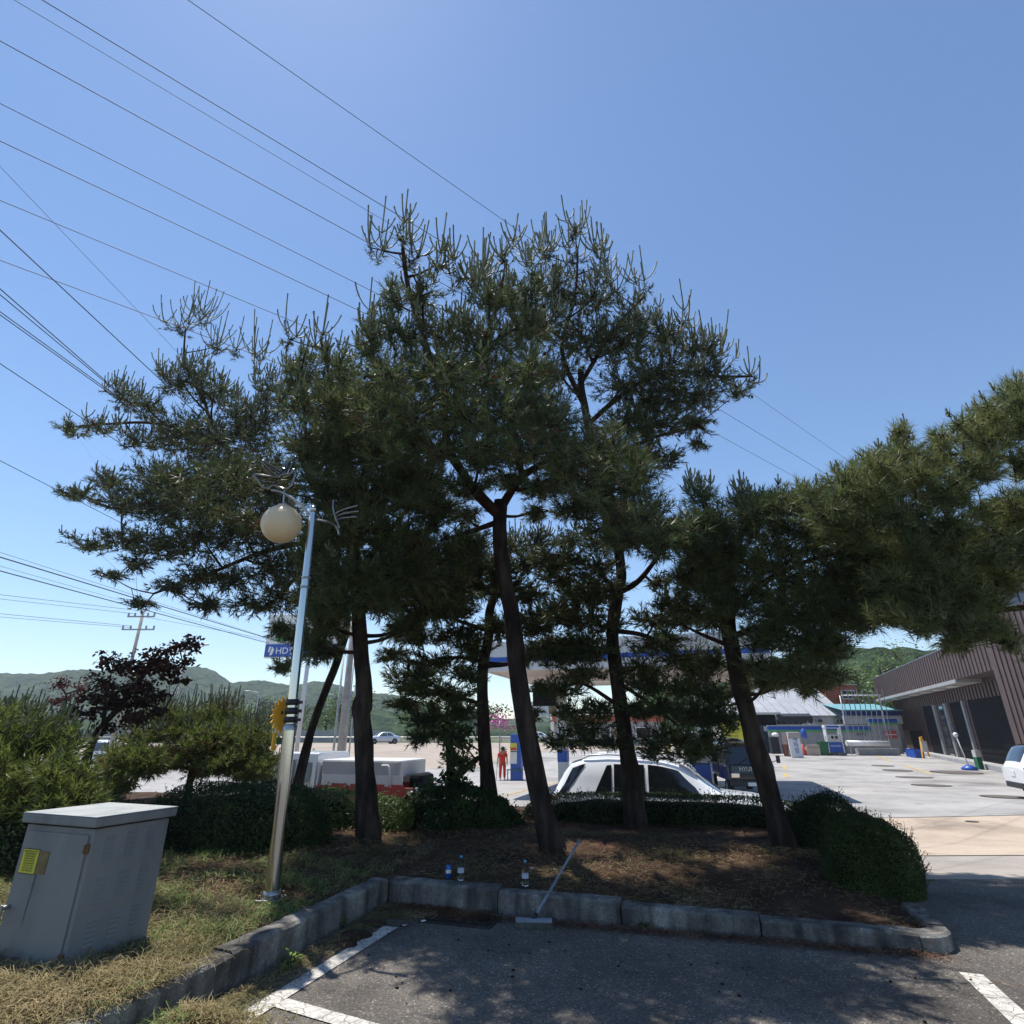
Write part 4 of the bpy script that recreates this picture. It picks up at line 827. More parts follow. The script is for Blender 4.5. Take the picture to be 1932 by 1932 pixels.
hedge('round clipped dark green shrub at the right end of the kerbed bed', (3.50, 6.38, 0), (.80, .80, .50), ROT, 36000, 'hedge_mid', name='round_shrub', leaf=.021, power=2.7)
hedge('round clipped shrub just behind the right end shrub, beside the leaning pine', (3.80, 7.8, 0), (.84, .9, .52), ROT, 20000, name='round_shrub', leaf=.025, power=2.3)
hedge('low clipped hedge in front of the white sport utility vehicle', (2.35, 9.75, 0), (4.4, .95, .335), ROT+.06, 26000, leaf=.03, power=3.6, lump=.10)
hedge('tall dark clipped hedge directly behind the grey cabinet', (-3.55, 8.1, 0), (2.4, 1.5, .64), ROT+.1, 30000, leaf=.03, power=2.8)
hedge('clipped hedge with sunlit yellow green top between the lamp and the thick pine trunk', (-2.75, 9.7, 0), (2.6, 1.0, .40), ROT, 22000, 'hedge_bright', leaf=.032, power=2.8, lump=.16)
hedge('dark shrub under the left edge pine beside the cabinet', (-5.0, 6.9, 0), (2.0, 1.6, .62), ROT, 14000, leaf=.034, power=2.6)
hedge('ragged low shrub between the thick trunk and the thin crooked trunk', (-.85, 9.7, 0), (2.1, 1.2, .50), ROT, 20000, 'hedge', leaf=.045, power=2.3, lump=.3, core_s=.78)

# vine covered small trunk
vb = at(850, 1545, 10.4); vine_top = [(850, 1545, 10.4), (852, 1480, 10.4), (848, 1400, 10.4), (846, 1340, 10.5)]
leafy('vine', 'green leafy vine climbing the short trunk between two pines', 'plant', vb,
      [B(835, 1370, 10.2, 22, 26), B(868, 1370, 10.2, 18, 20), B(855, 1350, 9.6, 30, 24), B(875, 1395, 9.6, 26, 20), B(890, 1375, 9.6, 16, 14), B(845, 1420, 10.2, 26, 26), B(880, 1410, 10.2, 22, 16), B(835, 1465, 10.1, 26, 24), B(870, 1460, 10.1, 24, 22), B(820, 1500, 10, 34, 16), B(900, 1430, 10.2, 12, 8), B(812, 1330, 10.3, 14, 12), B(880, 1490, 10, 26, 14), B(780, 1500, 10, 30, 12)],
      'vine', .10, .9, [[at(*p) for p in vine_top], [at(850, 1480, 10.4), at(890, 1440, 10.3), at(915, 1425, 10.2)]], r=(.09, .06), aspect=.8, hang=.5, shell=.8, barkm='bark', lk=2.2)
for i, (lab, px, py, Y, s, n) in enumerate((('broadleaf weed with glossy leaves left of the vine behind the thick trunk', 745, 1520, 9.4, .055, .5), ('broadleaf weed clump growing against the dark hedge right of the lamp', 590, 1560, 8.2, .05, .35), ('tall weed in front of the thin crooked pine trunk', 815, 1560, 8.8, .05, .3))):
    leafy('weed', lab, 'plant', at(px, 1600, Y), [B(px+dx, py+dy, Y, 26, 26) for dx, dy in ((-20, 0), (18, -12), (0, 22), (30, 20))], 'vine', s, n, None, aspect=.6, hang=.4, shell=.8)

def weed(label, p, h, n, L, m='vine', spread=.8):
    root = thing('weed', label, 'plant', p)
    P = []; N = []; a0 = []; a1 = []; V4 = []
    for i in range(n):
        an = random.uniform(0, 6.28); el = random.uniform(.4, 1.3); d = Vector((math.cos(an)*math.cos(el)*spread, math.sin(an)*math.cos(el)*spread, math.sin(el)))*h*random.uniform(.4, 1)
        q = Vector(p)+d; a0.append(tuple(p)); a1.append(tuple(q)); s = d.normalized().cross(Vector((0, 0, 1))).normalized()*L*.16
        o = Vector((math.cos(an), math.sin(an), random.uniform(-.3, .5))).normalized()*L*random.uniform(.7, 1.2)
        V4 += [tuple(q), tuple(q+o*.45+s), tuple(q+o+Vector((0, 0, -.15*L))), tuple(q+o*.45-s)]
    npmesh('leaves', V4, np.arange(len(V4)).reshape(-1, 4), M[m], root)
    Vt, Fc = seg_mesh(a0, a1, .003, .002); npmesh('stems', Vt, Fc, M['vine'], root)
M['weed_bright'] = mat('weed_bright', (.20, .34, .05), .5, scale=8, amp=.3, transl=.3, island=.3)
p = at_z(545, 1826, 0.0); weed('bright green weed sprouting at the foot of the left kerb', p, .10, 22, .075, 'weed_bright')
p = at_z(655, 1748, 0.02); weed('small bright weed on the kerb face near the corner', p+Vector((-.02, 0, 0)), .10, 9, .035, 'weed_bright')
weed('weedy tuft at the foot of the kerb near its right end', at_z(1735, 1792, 0.0), .09, 60, .035, 'hedge_bright', 1.6)
weed('thin weed beside the drain grate at the kerb', at_z(905, 1712, 0.0), .16, 14, .035, 'hedge_bright', .6)
weed('dry tuft at the foot of the kerb right of the broom', at_z(1215, 1752, 0.0), .07, 40, .03, 'grass_dry', 1.4)
weed('green broad weed at the edge beside the lamp base', at_z(590, 1672, .26), .12, 16, .05, 'vine', .9)

# ---- ground litter and clippings
def blades(name, label_kind, pts, L, w, m, up=(.0, .5), K=1):
    """thin curved blades lying about; pts Nx3"""
    n = len(pts); an = RNG.random(n)*6.283; el = RNG.uniform(up[0], up[1], n); l = L*RNG.uniform(.5, 1.3, n)
    d = np.stack([np.cos(an)*np.cos(el), np.sin(an)*np.cos(el), np.sin(el)], 1); s = np.stack([-np.sin(an), np.cos(an), RNG.normal(size=n)*.4], 1)*(w/2)
    mid = pts+d*(l*.55)[:, None]; d2 = d.copy(); d2[:, 2] -= RNG.uniform(.2, .9, n); an2 = RNG.normal(size=n)*.5
    d2[:, 0] += an2; d2 = unit(d2); end = mid+d2*(l*.5)[:, None]
    Vt = np.stack([pts-s, pts+s, mid+s*.9, mid-s*.9, end, end], 1)
    Vt = Vt[:, :5].reshape(-1, 3); base = np.arange(n)*5
    F = np.concatenate([np.stack([base, base+1, base+2], 1), np.stack([base, base+2, base+3], 1), np.stack([base+3, base+2, base+4], 1)])
    o = npmesh(name, Vt, F, M[m]); o['kind'] = 'stuff'; return o
def scatter(n, u0, u1, v0, v1, dens=lambda u, v, x, y: 1.0, zoff=.0, zrand=.02, zf=None):
    out = []; tries = 0
    while len(out) < n and tries < n*6:
        tries += 1
        u = random.uniform(u0, u1); v = random.uniform(v0, v1); p = C0+U*u+V*v
        if u > -.21 and v < .19 and zf is None and random.random() < .96: continue
        if random.random() < dens(u, v, p.x, p.y):
            out.append((p.x, p.y, (zf or bed_z)(p.x, p.y)+zoff+random.random()*zrand))
    return np.array(out)
nz = lambda x, y, s: .5+.8*mnoise.noise(Vector((x*s, y*s, 1.7)))
S = scatter(34000, -4, -.1, -4.5, 2.2, lambda u, v, x, y: (max(0, nz(x, y, 2.2))**1.6)*(1.0 if v < -1.2 else .22), zrand=.06)
blades('cut_grass', '', S, .085, .0045, 'grass_dry', (-.1, .7))
S = scatter(20000, -4, -.1, -4.5, .5, lambda u, v, x, y: max(0, nz(x+9, y, 2.6))**2, zrand=.05)
blades('grass_blades', '', S, .085, .0055, 'grass_green', (0, 1.1))
S = scatter(34000, -3.5, 4.7, -1.0, 4.5, lambda u, v, x, y: max(.3, nz(x, y+5, 1.8)), zrand=.03)
blades('pine_litter', '', S, .075, .0045, 'litter', (-.1, .35))
S = scatter(11000, -1, 4.6, .14, 3.0, lambda u, v, x, y: max(0, nz(x, y+15, 1.3))**2, zrand=.03)
blades('grass_in_bed', '', S, .08, .0045, 'grass_dry', (-.1, .5))
# clippings spilling over the left kerb and along the kerb foot
def pile(cx, cy, r, n, hz, m, L=.09):
    q = RNG.normal(size=(n, 2))*r; P = np.stack([cx+q[:, 0], cy+q[:, 1], np.zeros(n)], 1)
    d = np.exp(-(q**2).sum(1)/(2*r*r)); P[:, 2] = hz*d*RNG.random(n)
    for i in range(n):
        u, v = bed_uv(P[i, 0], P[i, 1]); P[i, 2] += (.21 if (u < 0 or v > 0) else .0)
    blades('grass_clippings', '', P, L, .0045, m, (-.2, .8))
q = at_z(360, 1880, .2); pile(q.x+.03, q.y, .17, 5200, .16, 'grass_dry'); pile(q.x-.05, q.y-.1, .16, 1500, .17, 'grass_green')
q = at_z(120, 1880, .2); pile(q.x, q.y, .4, 8000, .08, 'grass_dry', .1)
def along(a, b, n, r, m, L, up=(-.1, .5), z=.005):
    t = RNG.random(n)[:, None]; P = np.array([[*a, z]])*(1-t)+np.array([[*b, z]])*t+np.concatenate([RNG.normal(size=(n, 2))*r, RNG.random((n, 1))*.02], 1)
    k = [bed_uv(p[0], p[1]) for p in P]; P = P[[i for i, (u, v) in enumerate(k) if u > .02 and v < -.01]]
    blades('kerb_foot_litter', '', P, L, .004, m, up)
a = C0+U*.12-V*.1; b = C0+U*.18-V*3.2; along((a.x, a.y), (b.x, b.y), 5000, .07, 'grass_dry', .06)
a = C0+U*.1-V*.12; b = C0+U*1.0-V*.14; along((a.x, a.y), (b.x, b.y), 5000, .08, 'litter', .05)
a = C0+U*.2-V*.2; b = C0+U*4.6-V*.05; along((a.x, a.y), (b.x, b.y), 5500, .05, 'litter', .045)
a = C0+U*.15-V*.25; b = C0+U*.5-V*.3; along((a.x, a.y), (b.x, b.y), 1400, .08, 'grass_dry', .06)
# fallen cones and bits on the asphalt
mb = MB()
for i in range(90):
    x = random.uniform(-1.1, 4.2); y = random.uniform(3.6, 6.2); u, v = bed_uv(x, y)
    if v > -.05 or u < .05: continue
    mb.sphere((x, y, .006), random.uniform(.004, .010), 6, 4, (1.4, 1, .7))
tag(mb.build('fallen_debris', M['cone']), kind='stuff')
# ================================================================== foreground objects
# ---- electrical cabinet
M['grime'] = mat('grime', (.085, .088, .085), .7, scale=20, amp=.3)
rzc = math.atan2(-.35, .94); Xc = Vector((.937, -.349, 0)); Yc = Vector((.349, .937, 0))
cc = Vector((-2.68, 4.10, 0))-Xc*.36+Yc*.30
cab = thing('electrical_cabinet', 'grey metal electrical cabinet with louvred side standing in cut grass', 'cabinet', (cc.x, cc.y, .15), rzc)
H0 = .81
b_ = MB().box((0, 0, H0/2), (.66, .55, H0)).build('body', M['cabinet'], cab, True, bevel=.006)
MB().box((0, 0, .03), (.70, .59, .12)).build('plinth', M['kerb'], cab, True, bevel=.01)
MB().box((0, 0, H0+.072), (.72, .61, .004)).build('sunlit_lid_top', M['cabinet_sunlit'], cab, True)  # thin sheet in the paler paint, so the lid looks lit from above
mb = MB(); mb.box((0, 0, H0+.04), (.72, .61, .058)); mb.build('lid', M['cabinet'], cab, True, bevel=.008)
door = MB().box((0, -.281, H0/2+.01), (.60, .012, H0-.09)).build('door', M['cabinet'], cab, True, bevel=.004)
h = MB(); h.tube([(-.27, -.29, .34), (-.27, -.33, .34)], .014, 10); h.box((-.262, -.338, .31), (.02, .012, .10)); h.build('handle', M['steel_dull'], door, True, bevel=.003)
for z in (.70, .12):
    hg = MB(); hg.tube([(.305, -.294, z-.025), (.305, -.294, z+.025)], .009, 8); hg.box((.318, -.288, z), (.02, .006, .06)); hg.build('hinge', M['rust'], door, True)
st = MB().box((-.195, -.2885, .60), (.155, .003, .135)).build('warning_sticker', M['yellow'], cab, True)
MB().box((-.195, -.2872, .60), (.166, .001, .146)).build('sticker_border', M['ink'], st, True)
for i in range(9):
    w_ = (.12, .13, .125, .13, .11, .13, .12, .128, .10)[i]
    text('print', ''.join(random.choice('위험고압전기주의접근금지문의전화') for _ in range(11)), .0105 if i else .014, M['ink'], st, face_mx((-.195, -.2905, .655-i*.0135), (1, 0, 0), (0, 0, 1)), .0003)
MB().add([(-.105, -.2876, .535), (-.085, -.2876, .535), (-.10, -.2876, .30), (-.112, -.2876, .22)], [(0, 1, 2, 3)]).build('drip_stain', M['grime'], cab, True, recalc=False)
MB().box((-.06, -.2885, .60), (.085, .003, .13)).build('faded_sticker', M['brown_tape'], cab, True)
for col_ in range(3):
    for g, zc in enumerate((.70, .47, .24)):
        for r_ in range(6):
            z = zc-.02+(r_-2.5)*.027+col_*.012; y = -.15+col_*.15
            lv = MB(); w2 = .036
            lv.add([(.3305, y-w2, z-.004), (.3305, y+w2, z-.004), (.3305, y+w2*.9, z+.010), (.3305, y-w2*.9, z+.010), (.3385, y-w2*.92, z-.004), (.3385, y+w2*.92, z-.004)],
                   [(0, 1, 5, 4), (4, 5, 2, 3), (0, 4, 3), (1, 2, 5)])
            lv.build('louvre', M['cabinet'], cab, True)

# ---- street lamp
lb = Vector((-2.10, 5.79, bed_z(-2.10, 5.79)))
lamp = thing('street_lamp', 'polished steel street lamp with round globe and wire bird ornaments', 'street lamp', lb)
pt = at(592, 955, 5.79); lean = Vector(((pt.x-lb.x), 0, 0))
def LP(z): return Vector((lb.x+lean.x*(z-lb.z)/(3.88-lb.z), lb.y, z))
MB().tube([LP(lb.z+.02), LP(.6), LP(1.0), LP(1.57)], [.066, .060, .060, .060], 28).build('lower_pole', M['chrome'], lamp, recalc=False)
MB().tube([LP(1.56), LP(1.585), LP(1.62)], [.066, .066, .048], 28).build('collar', M['steel_dull'], lamp, recalc=False)
MB().tube([LP(1.60), LP(2.5), LP(3.80)], [.047, .044, .038], 24).build('upper_pole', M['chrome'], lamp, recalc=False)
MB().sphere(LP(3.84), .045, 16, 10).build('finial', M['chrome'], lamp, recalc=False)
bp = MB(); bp.box(LP(lb.z+.012), (.20, .20, .018)); bp.build('base_plate', M['steel_dull'], lamp, bevel=.003)
MB().tube([LP(lb.z+.02), LP(lb.z+.075)], [.082, .072], 20).build('base_sleeve', M['steel_dull'], lamp)
for sx in (-1, 1):
    for sy in (-1, 1):
        q = LP(lb.z+.02)+Vector((sx*.075, sy*.075, 0)); MB().tube([q, q+Vector((0, 0, .035))], .012, 6).build('bolt', M['rust'], lamp)
for z in (2.95, 3.05): MB().tube([LP(z), LP(z+.02)], [.048, .048], 20).build('band', M['galv'], lamp)
def px(c, Y=5.74): return at(452+.1404*c[0], 826.5+.1404*c[1], Y)
def crvt(name, pts, r, m, parent, Y=5.74, n=8, cm=True):
    P = [px(p, p[2] if len(p) > 2 else Y) for p in pts]
    MB().tube(catmull(P, 5) if cm else P, r, n).build(name, m, parent, recalc=False)
crvt('arm', [(985, 1110, 5.79), (900, 980, 5.76), (800, 880, 5.72), (680, 790, 5.70), (560, 725, 5.70), (430, 700, 5.70)], .014, M['steel_dull'], lamp)
crvt('arm', [(1030, 1100, 5.79), (1150, 1120, 5.85), (1260, 1160, 5.95), (1320, 1230, 6.0), (1340, 1300, 6.0)], .014, M['steel_dull'], lamp)
crvt('hanger', [(605, 700, 5.70), (595, 800, 5.70), (590, 890, 5.70)], .010, M['steel_dull'], lamp)
gc = px((563, 1155), 5.70); gr = mpp(531, 988, 5.70)*36.5
MB().tube([gc+Vector((0, 0, gr*.93)), gc+Vector((0, 0, gr*1.03)), gc+Vector((0, 0, gr*1.12))], [gr*.36, gr*.34, gr*.15], 20).build('globe_cap', M['steel_dull'], lamp)
gl = MB().sphere(gc, gr, 40, 24).build('globe', M['globe'], lamp, recalc=False)
def bird(paths, dY, m=None):
    for i, (nm_, pts, r) in enumerate(paths): crvt(nm_, [(p[0], p[1], 5.70+dY+(p[2] if len(p) > 2 else 0)) for p in pts], r*1.7, M['steel_dark'], lamp)
bird([('bird_wing', [(530, 530, 0), (420, 440, -.05), (310, 330, -.10), (325, 310, -.10), (440, 380, -.05), (560, 450, 0)], .008),
      ('bird_wing', [(530, 530, 0), (400, 450, -.04), (320, 390, -.08), (330, 365, -.08), (440, 420, -.03), (545, 480, 0)], .008),
      ('bird_wing', [(530, 530, 0), (430, 490, -.02), (360, 445, -.05), (375, 425, -.05), (460, 470, 0), (530, 500, 0)], .008),
      ('bird_wing', [(560, 500, 0), (600, 390, .05), (640, 330, .08), (700, 290, .1), (750, 250, .12), (735, 290, .12), (690, 390, .08), (640, 490, 0)], .008),
      ('bird_wing', [(590, 495, 0), (625, 400, .04), (650, 335, .07)], .007), ('bird_wing', [(575, 495, 0), (560, 430, .02), (575, 400, .02), (600, 420, 0)], .007),
      ('bird_body', [(530, 530, 0), (400, 520, 0), (200, 495, 0), (250, 560, 0), (300, 640, 0), (370, 680, 0), (460, 635, 0), (540, 670, 0), (620, 685, 0), (690, 650, 0), (715, 590, 0), (740, 520, 0), (755, 470, 0), (720, 430, 0), (690, 480, 0), (640, 490, 0), (560, 500, 0), (530, 530, 0)], .010),
      ('bird_tail', [(310, 590, 0), (400, 590, 0), (490, 600, 0)], .007)], 0)
bird([('bird_wing', [(1290, 1020, .1), (1340, 990, .1), (1450, 950, .05), (1600, 910, 0)], .009), ('bird_wing', [(1300, 1060, .1), (1400, 1020, .05), (1500, 1000, .03), (1610, 985, 0)], .009), ('bird_wing', [(1310, 1100, .1), (1400, 1075, .05), (1580, 1060, 0)], .008),
      ('bird_body', [(1265, 830, .1), (1262, 930, .1), (1290, 1060, .1), (1330, 1160, .1), (1350, 1210, .1)], .009)], .1)
# bands and sun shaped sign fixed on the pole
for (z, hh) in ((1.655, .055), (1.735, .06), (1.815, .055)):
    MB().tube([LP(z-hh/2), LP(z+hh/2)], [.062, .062], 16).build('strap', M['black'], lamp)
    MB().box(LP(z)+Vector((.07, 0, 0)), (.05, .03, hh*.5)).build('strap_end', M['black'], lamp)
sg = thing('sun_shaped_sign', 'jagged orange yellow sign strapped to the left of the lamp pole', 'sign', LP(1.70)+Vector((-.12, .06, 0)), R(58))
poly = []
for i in range(22):
    a = R(80)+R(200)*i/21; r_ = (.17 if i % 2 else .125); poly.append((math.cos(a)*r_*.95+.04, math.sin(a)*r_*1.05))
poly = [(.05, .20)]+poly+[(.05, -.17)]
MB().prism(poly, -.008, .008).build('panel', M['orange'], sg, True)
MB().box((.0, -.011, .02), (.02, .004, .03)).build('mark', M['ink'], sg, True)
for z in (.07, -.03): MB().box((.08, 0, z), (.08, .02, .035)).build('bracket', M['orange'], sg, True)
MB().box((-.04, 0, -.24), (.035, .02, .16)).build('leg', M['orange'], sg, True)
g_ = MB().box((.03, -.01, -.235), (.09, .01, .06)).build('green_plate', M['green_dk'], sg, True)

# ---- bottles, can, broom, drain
def bottle(label, pxy, h):
    p = at_z(*pxy, .214); r_ = .031*h/.21
    t = thing('water_bottle', label, 'bottle', p, group='empty water bottles on the kerb')
    pr = [(0, .002), (r_*.85, .0), (r_, .008), (r_, .05), (r_*.94, .056), (r_, .062), (r_*.95, .075), (r_, .085), (r_*.93, .10), (r_, .11), (r_*.98, .135), (r_*.8, .16), (r_*.4, .18), (r_*.38, .19)]
    MB().lathe((0, 0, 0), [(a, b*h/.21) for a, b in pr], 20).build('body', M['bottle'], t, True, recalc=False)
    MB().lathe((0, 0, 0), [(a*.93, b*h/.21+.001) for a, b in pr[:6]]+[(0, .058)], 16).build('water', M['water'], t, True, recalc=False)
    MB().lathe((0, 0, 0), [(r_*1.005, .065), (r_*1.005, .105)], 20).build('label', M['bottle_label'], t, True, recalc=False)
    MB().lathe((0, 0, h*.9), [(0, .018), (r_*.42, .018), (r_*.45, .016), (r_*.45, .0), (0, 0)], 16).build('cap', M['cap_blue'], t, True, recalc=False)
M['bottle_label'] = mat('bottle_label', (.55, .62, .72), .4, scale=8, amp=.2)
bottle('clear plastic water bottle standing beside the blue can', (869, 1661), .21)
bottle('clear plastic water bottle nearest the broom, alone on the kerb', (991, 1672), .21)
p = at_z(845.7, 1657, .214); t = thing('drink_can', 'blue drink can on the kerb left of the bottles', 'can', p)
MB().lathe((0, 0, 0), [(0, .004), (.022, 0), (.026, .008), (.026, .10), (.022, .112), (.020, .112), (.018, .108), (0, .108)], 20).build('body', M['can_blue'], t, True, recalc=False)
MB().lathe((0, 0, 0), [(.0264, .045), (.0264, .075)], 20).build('label_band', M['white'], t, True, recalc=False)
MB().lathe((0, 0, .1085), [(0, .002), (.019, .002)], 16).build('lid', M['steel_dull'], t, True, recalc=False)
# broom
S0 = Vector((.185, 5.70, .07)); S1 = at(1094, 1584, 6.3)
br = thing('push_broom', 'deck broom with pale blue grey handle leaning over the kerb', 'broom', S0)
MB().tube([S0, S0+(S1-S0)*.45], .0125, 10).build('handle', M['broom'], br)
MB().tube([S0+(S1-S0)*.44, S1], .011, 10).build('handle', M['broom'], br)
MB().tube([S0-(S1-S0)*.01, S0+(S1-S0)*.05], .018, 10).build('socket', M['black'], br)
hd = Matrix.Translation(S0+Vector((0, 0, -.012))) @ Matrix.Rotation(R(-4), 4, 'Z')
MB().box((0, 0, 0), (.31, .055, .028), mx=hd).build('head', M['broom'], br, bevel=.005)
n = 1400; q = np.stack([RNG.uniform(-.15, .15, n)+S0.x, RNG.uniform(-.022, .022, n)+S0.y, np.full(n, S0.z-.024)], 1)
d = np.stack([RNG.normal(size=n)*.012, RNG.normal(size=n)*.012-.004, np.full(n, -.042)], 1)
Vt, Fc = seg_mesh(q, q+d, .0013, .0009); npmesh('bristles', Vt, Fc, M['bristle'], br, 'stuff')
# drain grate
gc0 = at_z(868, 1736, 0); gt = thing('drain_grate', 'dark iron drain grate in the asphalt by the kerb corner', 'drain grate', (gc0.x, gc0.y, 0), ROT)
fr = MB()
for (c, d_) in (((0, .15, .004), (.66, .03, .016)), ((0, -.15, .004), (.66, .03, .016)), ((.32, 0, .004), (.03, .27, .016)), ((-.32, 0, .004), (.03, .27, .016))): fr.box(c, d_)
fr.build('frame', M['iron'], gt, True)
MB().box((0, 0, .0035), (.61, .27, .003)).build('dark_pit_sheet', M['ink'], gt, True)  # flat dark sheet, paints the darkness below the bars
for i in range(20): MB().box((-.29+i*.0305, 0, .008), (.010, .27, .012)).build('bar', M['iron'], gt, True)
for y in (-.07, .07): MB().box((0, y, .013), (.61, .012, .006)).build('cross_bar', M['iron'], gt, True)
# bits of rubbish
def scrap2(name, label, cat, p, s, m):
    mb = MB(); vs = [(p.x+math.cos(i*1.047)*s*random.uniform(.6, 1.1), p.y+math.sin(i*1.047)*s*random.uniform(.5, 1), p.z+.004+random.random()*s*.4) for i in range(6)]
    vs.append((p.x, p.y, p.z+s*.5)); mb.add(vs, [(i, (i+1) % 6, 6) for i in range(6)])
    tag(mb.build(name, m), label, cat)
scrap2('paper_scrap', 'crumpled white paper scrap near the kerb corner', 'litter', at_z(764, 1748, 0), .026, M['paper'])
scrap2('paper_scrap', 'flat pale paper scrap beside the white line end', 'litter', at_z(800, 1740, 0), .04, M['paper'])
scrap2('wrapper', 'small yellow and white wrapper in the needles behind the broom handle', 'litter', at_z(1048, 1642, .27), .03, M['paper'])
scrap2('wrapper', 'pinkish wrapper beside the right bottle', 'litter', at_z(1004, 1640, .25), .03, M['wire_pale'] if False else M['paper'])
# loose stones along the left kerb foot
for i, (a, b, s) in enumerate(((705, 1745, .07), (672, 1768, .09), (650, 1785, .07), (735, 1722, .06))):
    p = at_z(a, b, 0); mb = MB(); mb.sphere((0, 0, 0), s, 10, 7, (1.5, 1, .35))
    mb.v = [v+v.normalized()*.018*mnoise.noise(v*22+Vector((i, 0, 0))) if v.length else v for v in mb.v]
    mb.v = [v+Vector((p.x, p.y, .01)) for v in mb.v]
    lab = ('flat brown stone nearest the kerb corner by the paper scrap', 'larger flat brown stone in the litter at the left kerb', 'lowest flat stone beside the end of the white line', 'small flat stone tucked in the kerb corner')[i]
    tag(mb.build('stone', M['soil'], recalc=False), lab, 'stone')
# ================================================================== power lines
def wire(label, a, b, z, r=.006, ext=(.3, .5), sag=.0, z2=None, m='wire'):
    A = at_z(a[0], a[1], z); Bp = at_z(b[0], b[1], z2 if z2 else z); d = Bp-A
    P0 = A-d*ext[0]; P1 = Bp+d*ext[1]; n = 24
    pts = [P0+(P1-P0)*(i/n)-Vector((0, 0, sag*4*(i/n)*(1-i/n))) for i in range(n+1)]
    tag(MB().tube(pts, r, 5, cap=False).build('power_line', M[m], recalc=False), label, 'power line', 'overhead power lines')
wire('highest overhead wire, crossing the top edge left of centre', (355, 0), (1537, 825), 13.5, .007, m='wire_pale')
wire('dark overhead wire meeting the top edge near the left corner', (80, 0), (1517, 869), 13.5, .009)
wire('thin pale overhead wire nearest the top left corner', (27, 0), (646, 369), 13.5, .006, m='wire_pale')
wire('overhead wire leaving the left edge highest, below the top corner', (0, 77), (1453, 874), 13.5, .009)
wire('overhead wire second from the top at the left edge', (0, 195), (646, 521), 12.5, .008)
wire('overhead wire third from the top at the left edge', (0, 266), (646, 571), 12.5, .009)
wire('overhead wire fourth from the top at the left edge, gently sloping', (0, 378), (646, 645), 11.5, .008)
wire('gently sloping wire crossing the steep thick wire at the left', (0, 491), (418, 646), 10.5, .008)
wire('hair thin steep wire crossing the sloping wires at the left', (0, 314), (317, 646), 9.5, .004, m='wire_pale')
wire('steep thick dark wire descending to the left pine crown', (0, 434), (301, 715), 8.5, .009)
wire('upper wire of the close pair running into the left crown', (0, 545), (210, 728), 8.2, .009)
wire('lower wire of the close pair running into the left crown', (0, 556), (215, 735), 8.1, .008)
wire('upper wire of the twin cables below the close pair', (0, 588), (200, 733), 8.0, .008)
wire('lower wire of the twin cables below the close pair', (0, 594), (200, 737), 7.9, .008)
wire('single wire reaching the tip of the left pine branch', (0, 686), (184, 808), 7.6, .008)
wire('lone wire ending at the drooping middle left pine branch', (0, 869), (214, 979), 7.2, .008)
wire('twisted thick cable low on the left above the far pole', (0, 1051), (257, 1129), 6.8, .020, ext=(.3, 2.2))
wire('thin support wire just over the twisted thick cable', (0, 1042), (257, 1124), 6.9, .007, ext=(.3, 2.2))
wire('second thick cable below the twisted one on the left', (0, 1077), (230, 1139), 6.5, .018, ext=(.3, 2.2))
wire('thin support wire over the second thick cable', (0, 1068), (230, 1133), 6.6, .006, ext=(.3, 2.2))
wire('upper pale wire running to the far concrete pole', (0, 1122), (262, 1152), 9.5, .016, ext=(.3, 0), m='wire_pale')
wire('middle pale wire running to the far concrete pole', (0, 1130), (255, 1158), 9.2, .014, ext=(.3, 0), m='wire_pale')
wire('upper of the two lowest pale wires at the far pole', (0, 1158), (247, 1181), 8.6, .016, ext=(.3, 0), m='wire_pale')
wire('lowest pale wire at the far pole crossarm', (0, 1164), (247, 1184), 8.5, .014, ext=(.3, 0), m='wire_pale')
wire('pale wire passing from the far pole toward the fuel sign', (262, 1162), (500, 1205), 9.5, .012, ext=(0, .6), m='wire_pale')

def upole(name, label, pxy_top, Y, r_, arms, m='cement', group=None, cat='utility pole'):
    p = at(*pxy_top, Y); z0 = ground_z(p.x, p.y)
    t = thing(name, label, cat, (p.x, p.y, z0), group=group)
    MB().tube([(0, 0, -.2), (0, 0, p.z-z0)], [r_*1.25, r_*.85], 14).build('pole', M[m], t, True)
    for (dz, w_) in arms:
        z = p.z-z0-dz; MB().box((0, -r_, z), (w_, .10, .10)).build('crossarm', M['galv'], t, True)
        for k in (-1, -.5, .5, 1): MB().lathe((k*w_*.48, -r_, z+.05), [(.05, 0), (.09, .06), (.05, .1), (.09, .16), (.03, .26)], 8).build('insulator', M['steel_dull'], t, True)
    return t
upole('utility_pole', 'distant concrete utility pole with two crossarms above the red maple', (271, 1152), 44, .13, ((.5, 2.1), (1.5, 2.5)))
upole('utility_pole', 'thick concrete utility pole rising behind the white truck', (672, 1130), 30, .16, ())
for i, (a, lab) in enumerate(((648, 'thin grey steel pole left of the concrete pole behind the truck'), (668, 'thin grey steel pole right of the concrete pole behind the truck'), (676, 'thinnest grey steel pole beside the thick pine trunk'))):
    upole('steel_pole', lab, (a, 1240, ), (31, 33, 36)[i], (.055, .06, .045)[i], (), 'galv', 'thin steel poles behind the truck', 'pole')
p = on_ground(589, 1436); t = thing('post', 'short wooden marker post at the road edge behind the truck', 'post', p)
MB().tube([(0, 0, -.1), (0, 0, .9)], [.10, .09], 10).build('shaft', M['cement'], t, True); MB().lathe((0, 0, .9), [(.09, 0), (.10, .02), (0, .06)], 10).build('cap', M['wall_grey'], t, True)
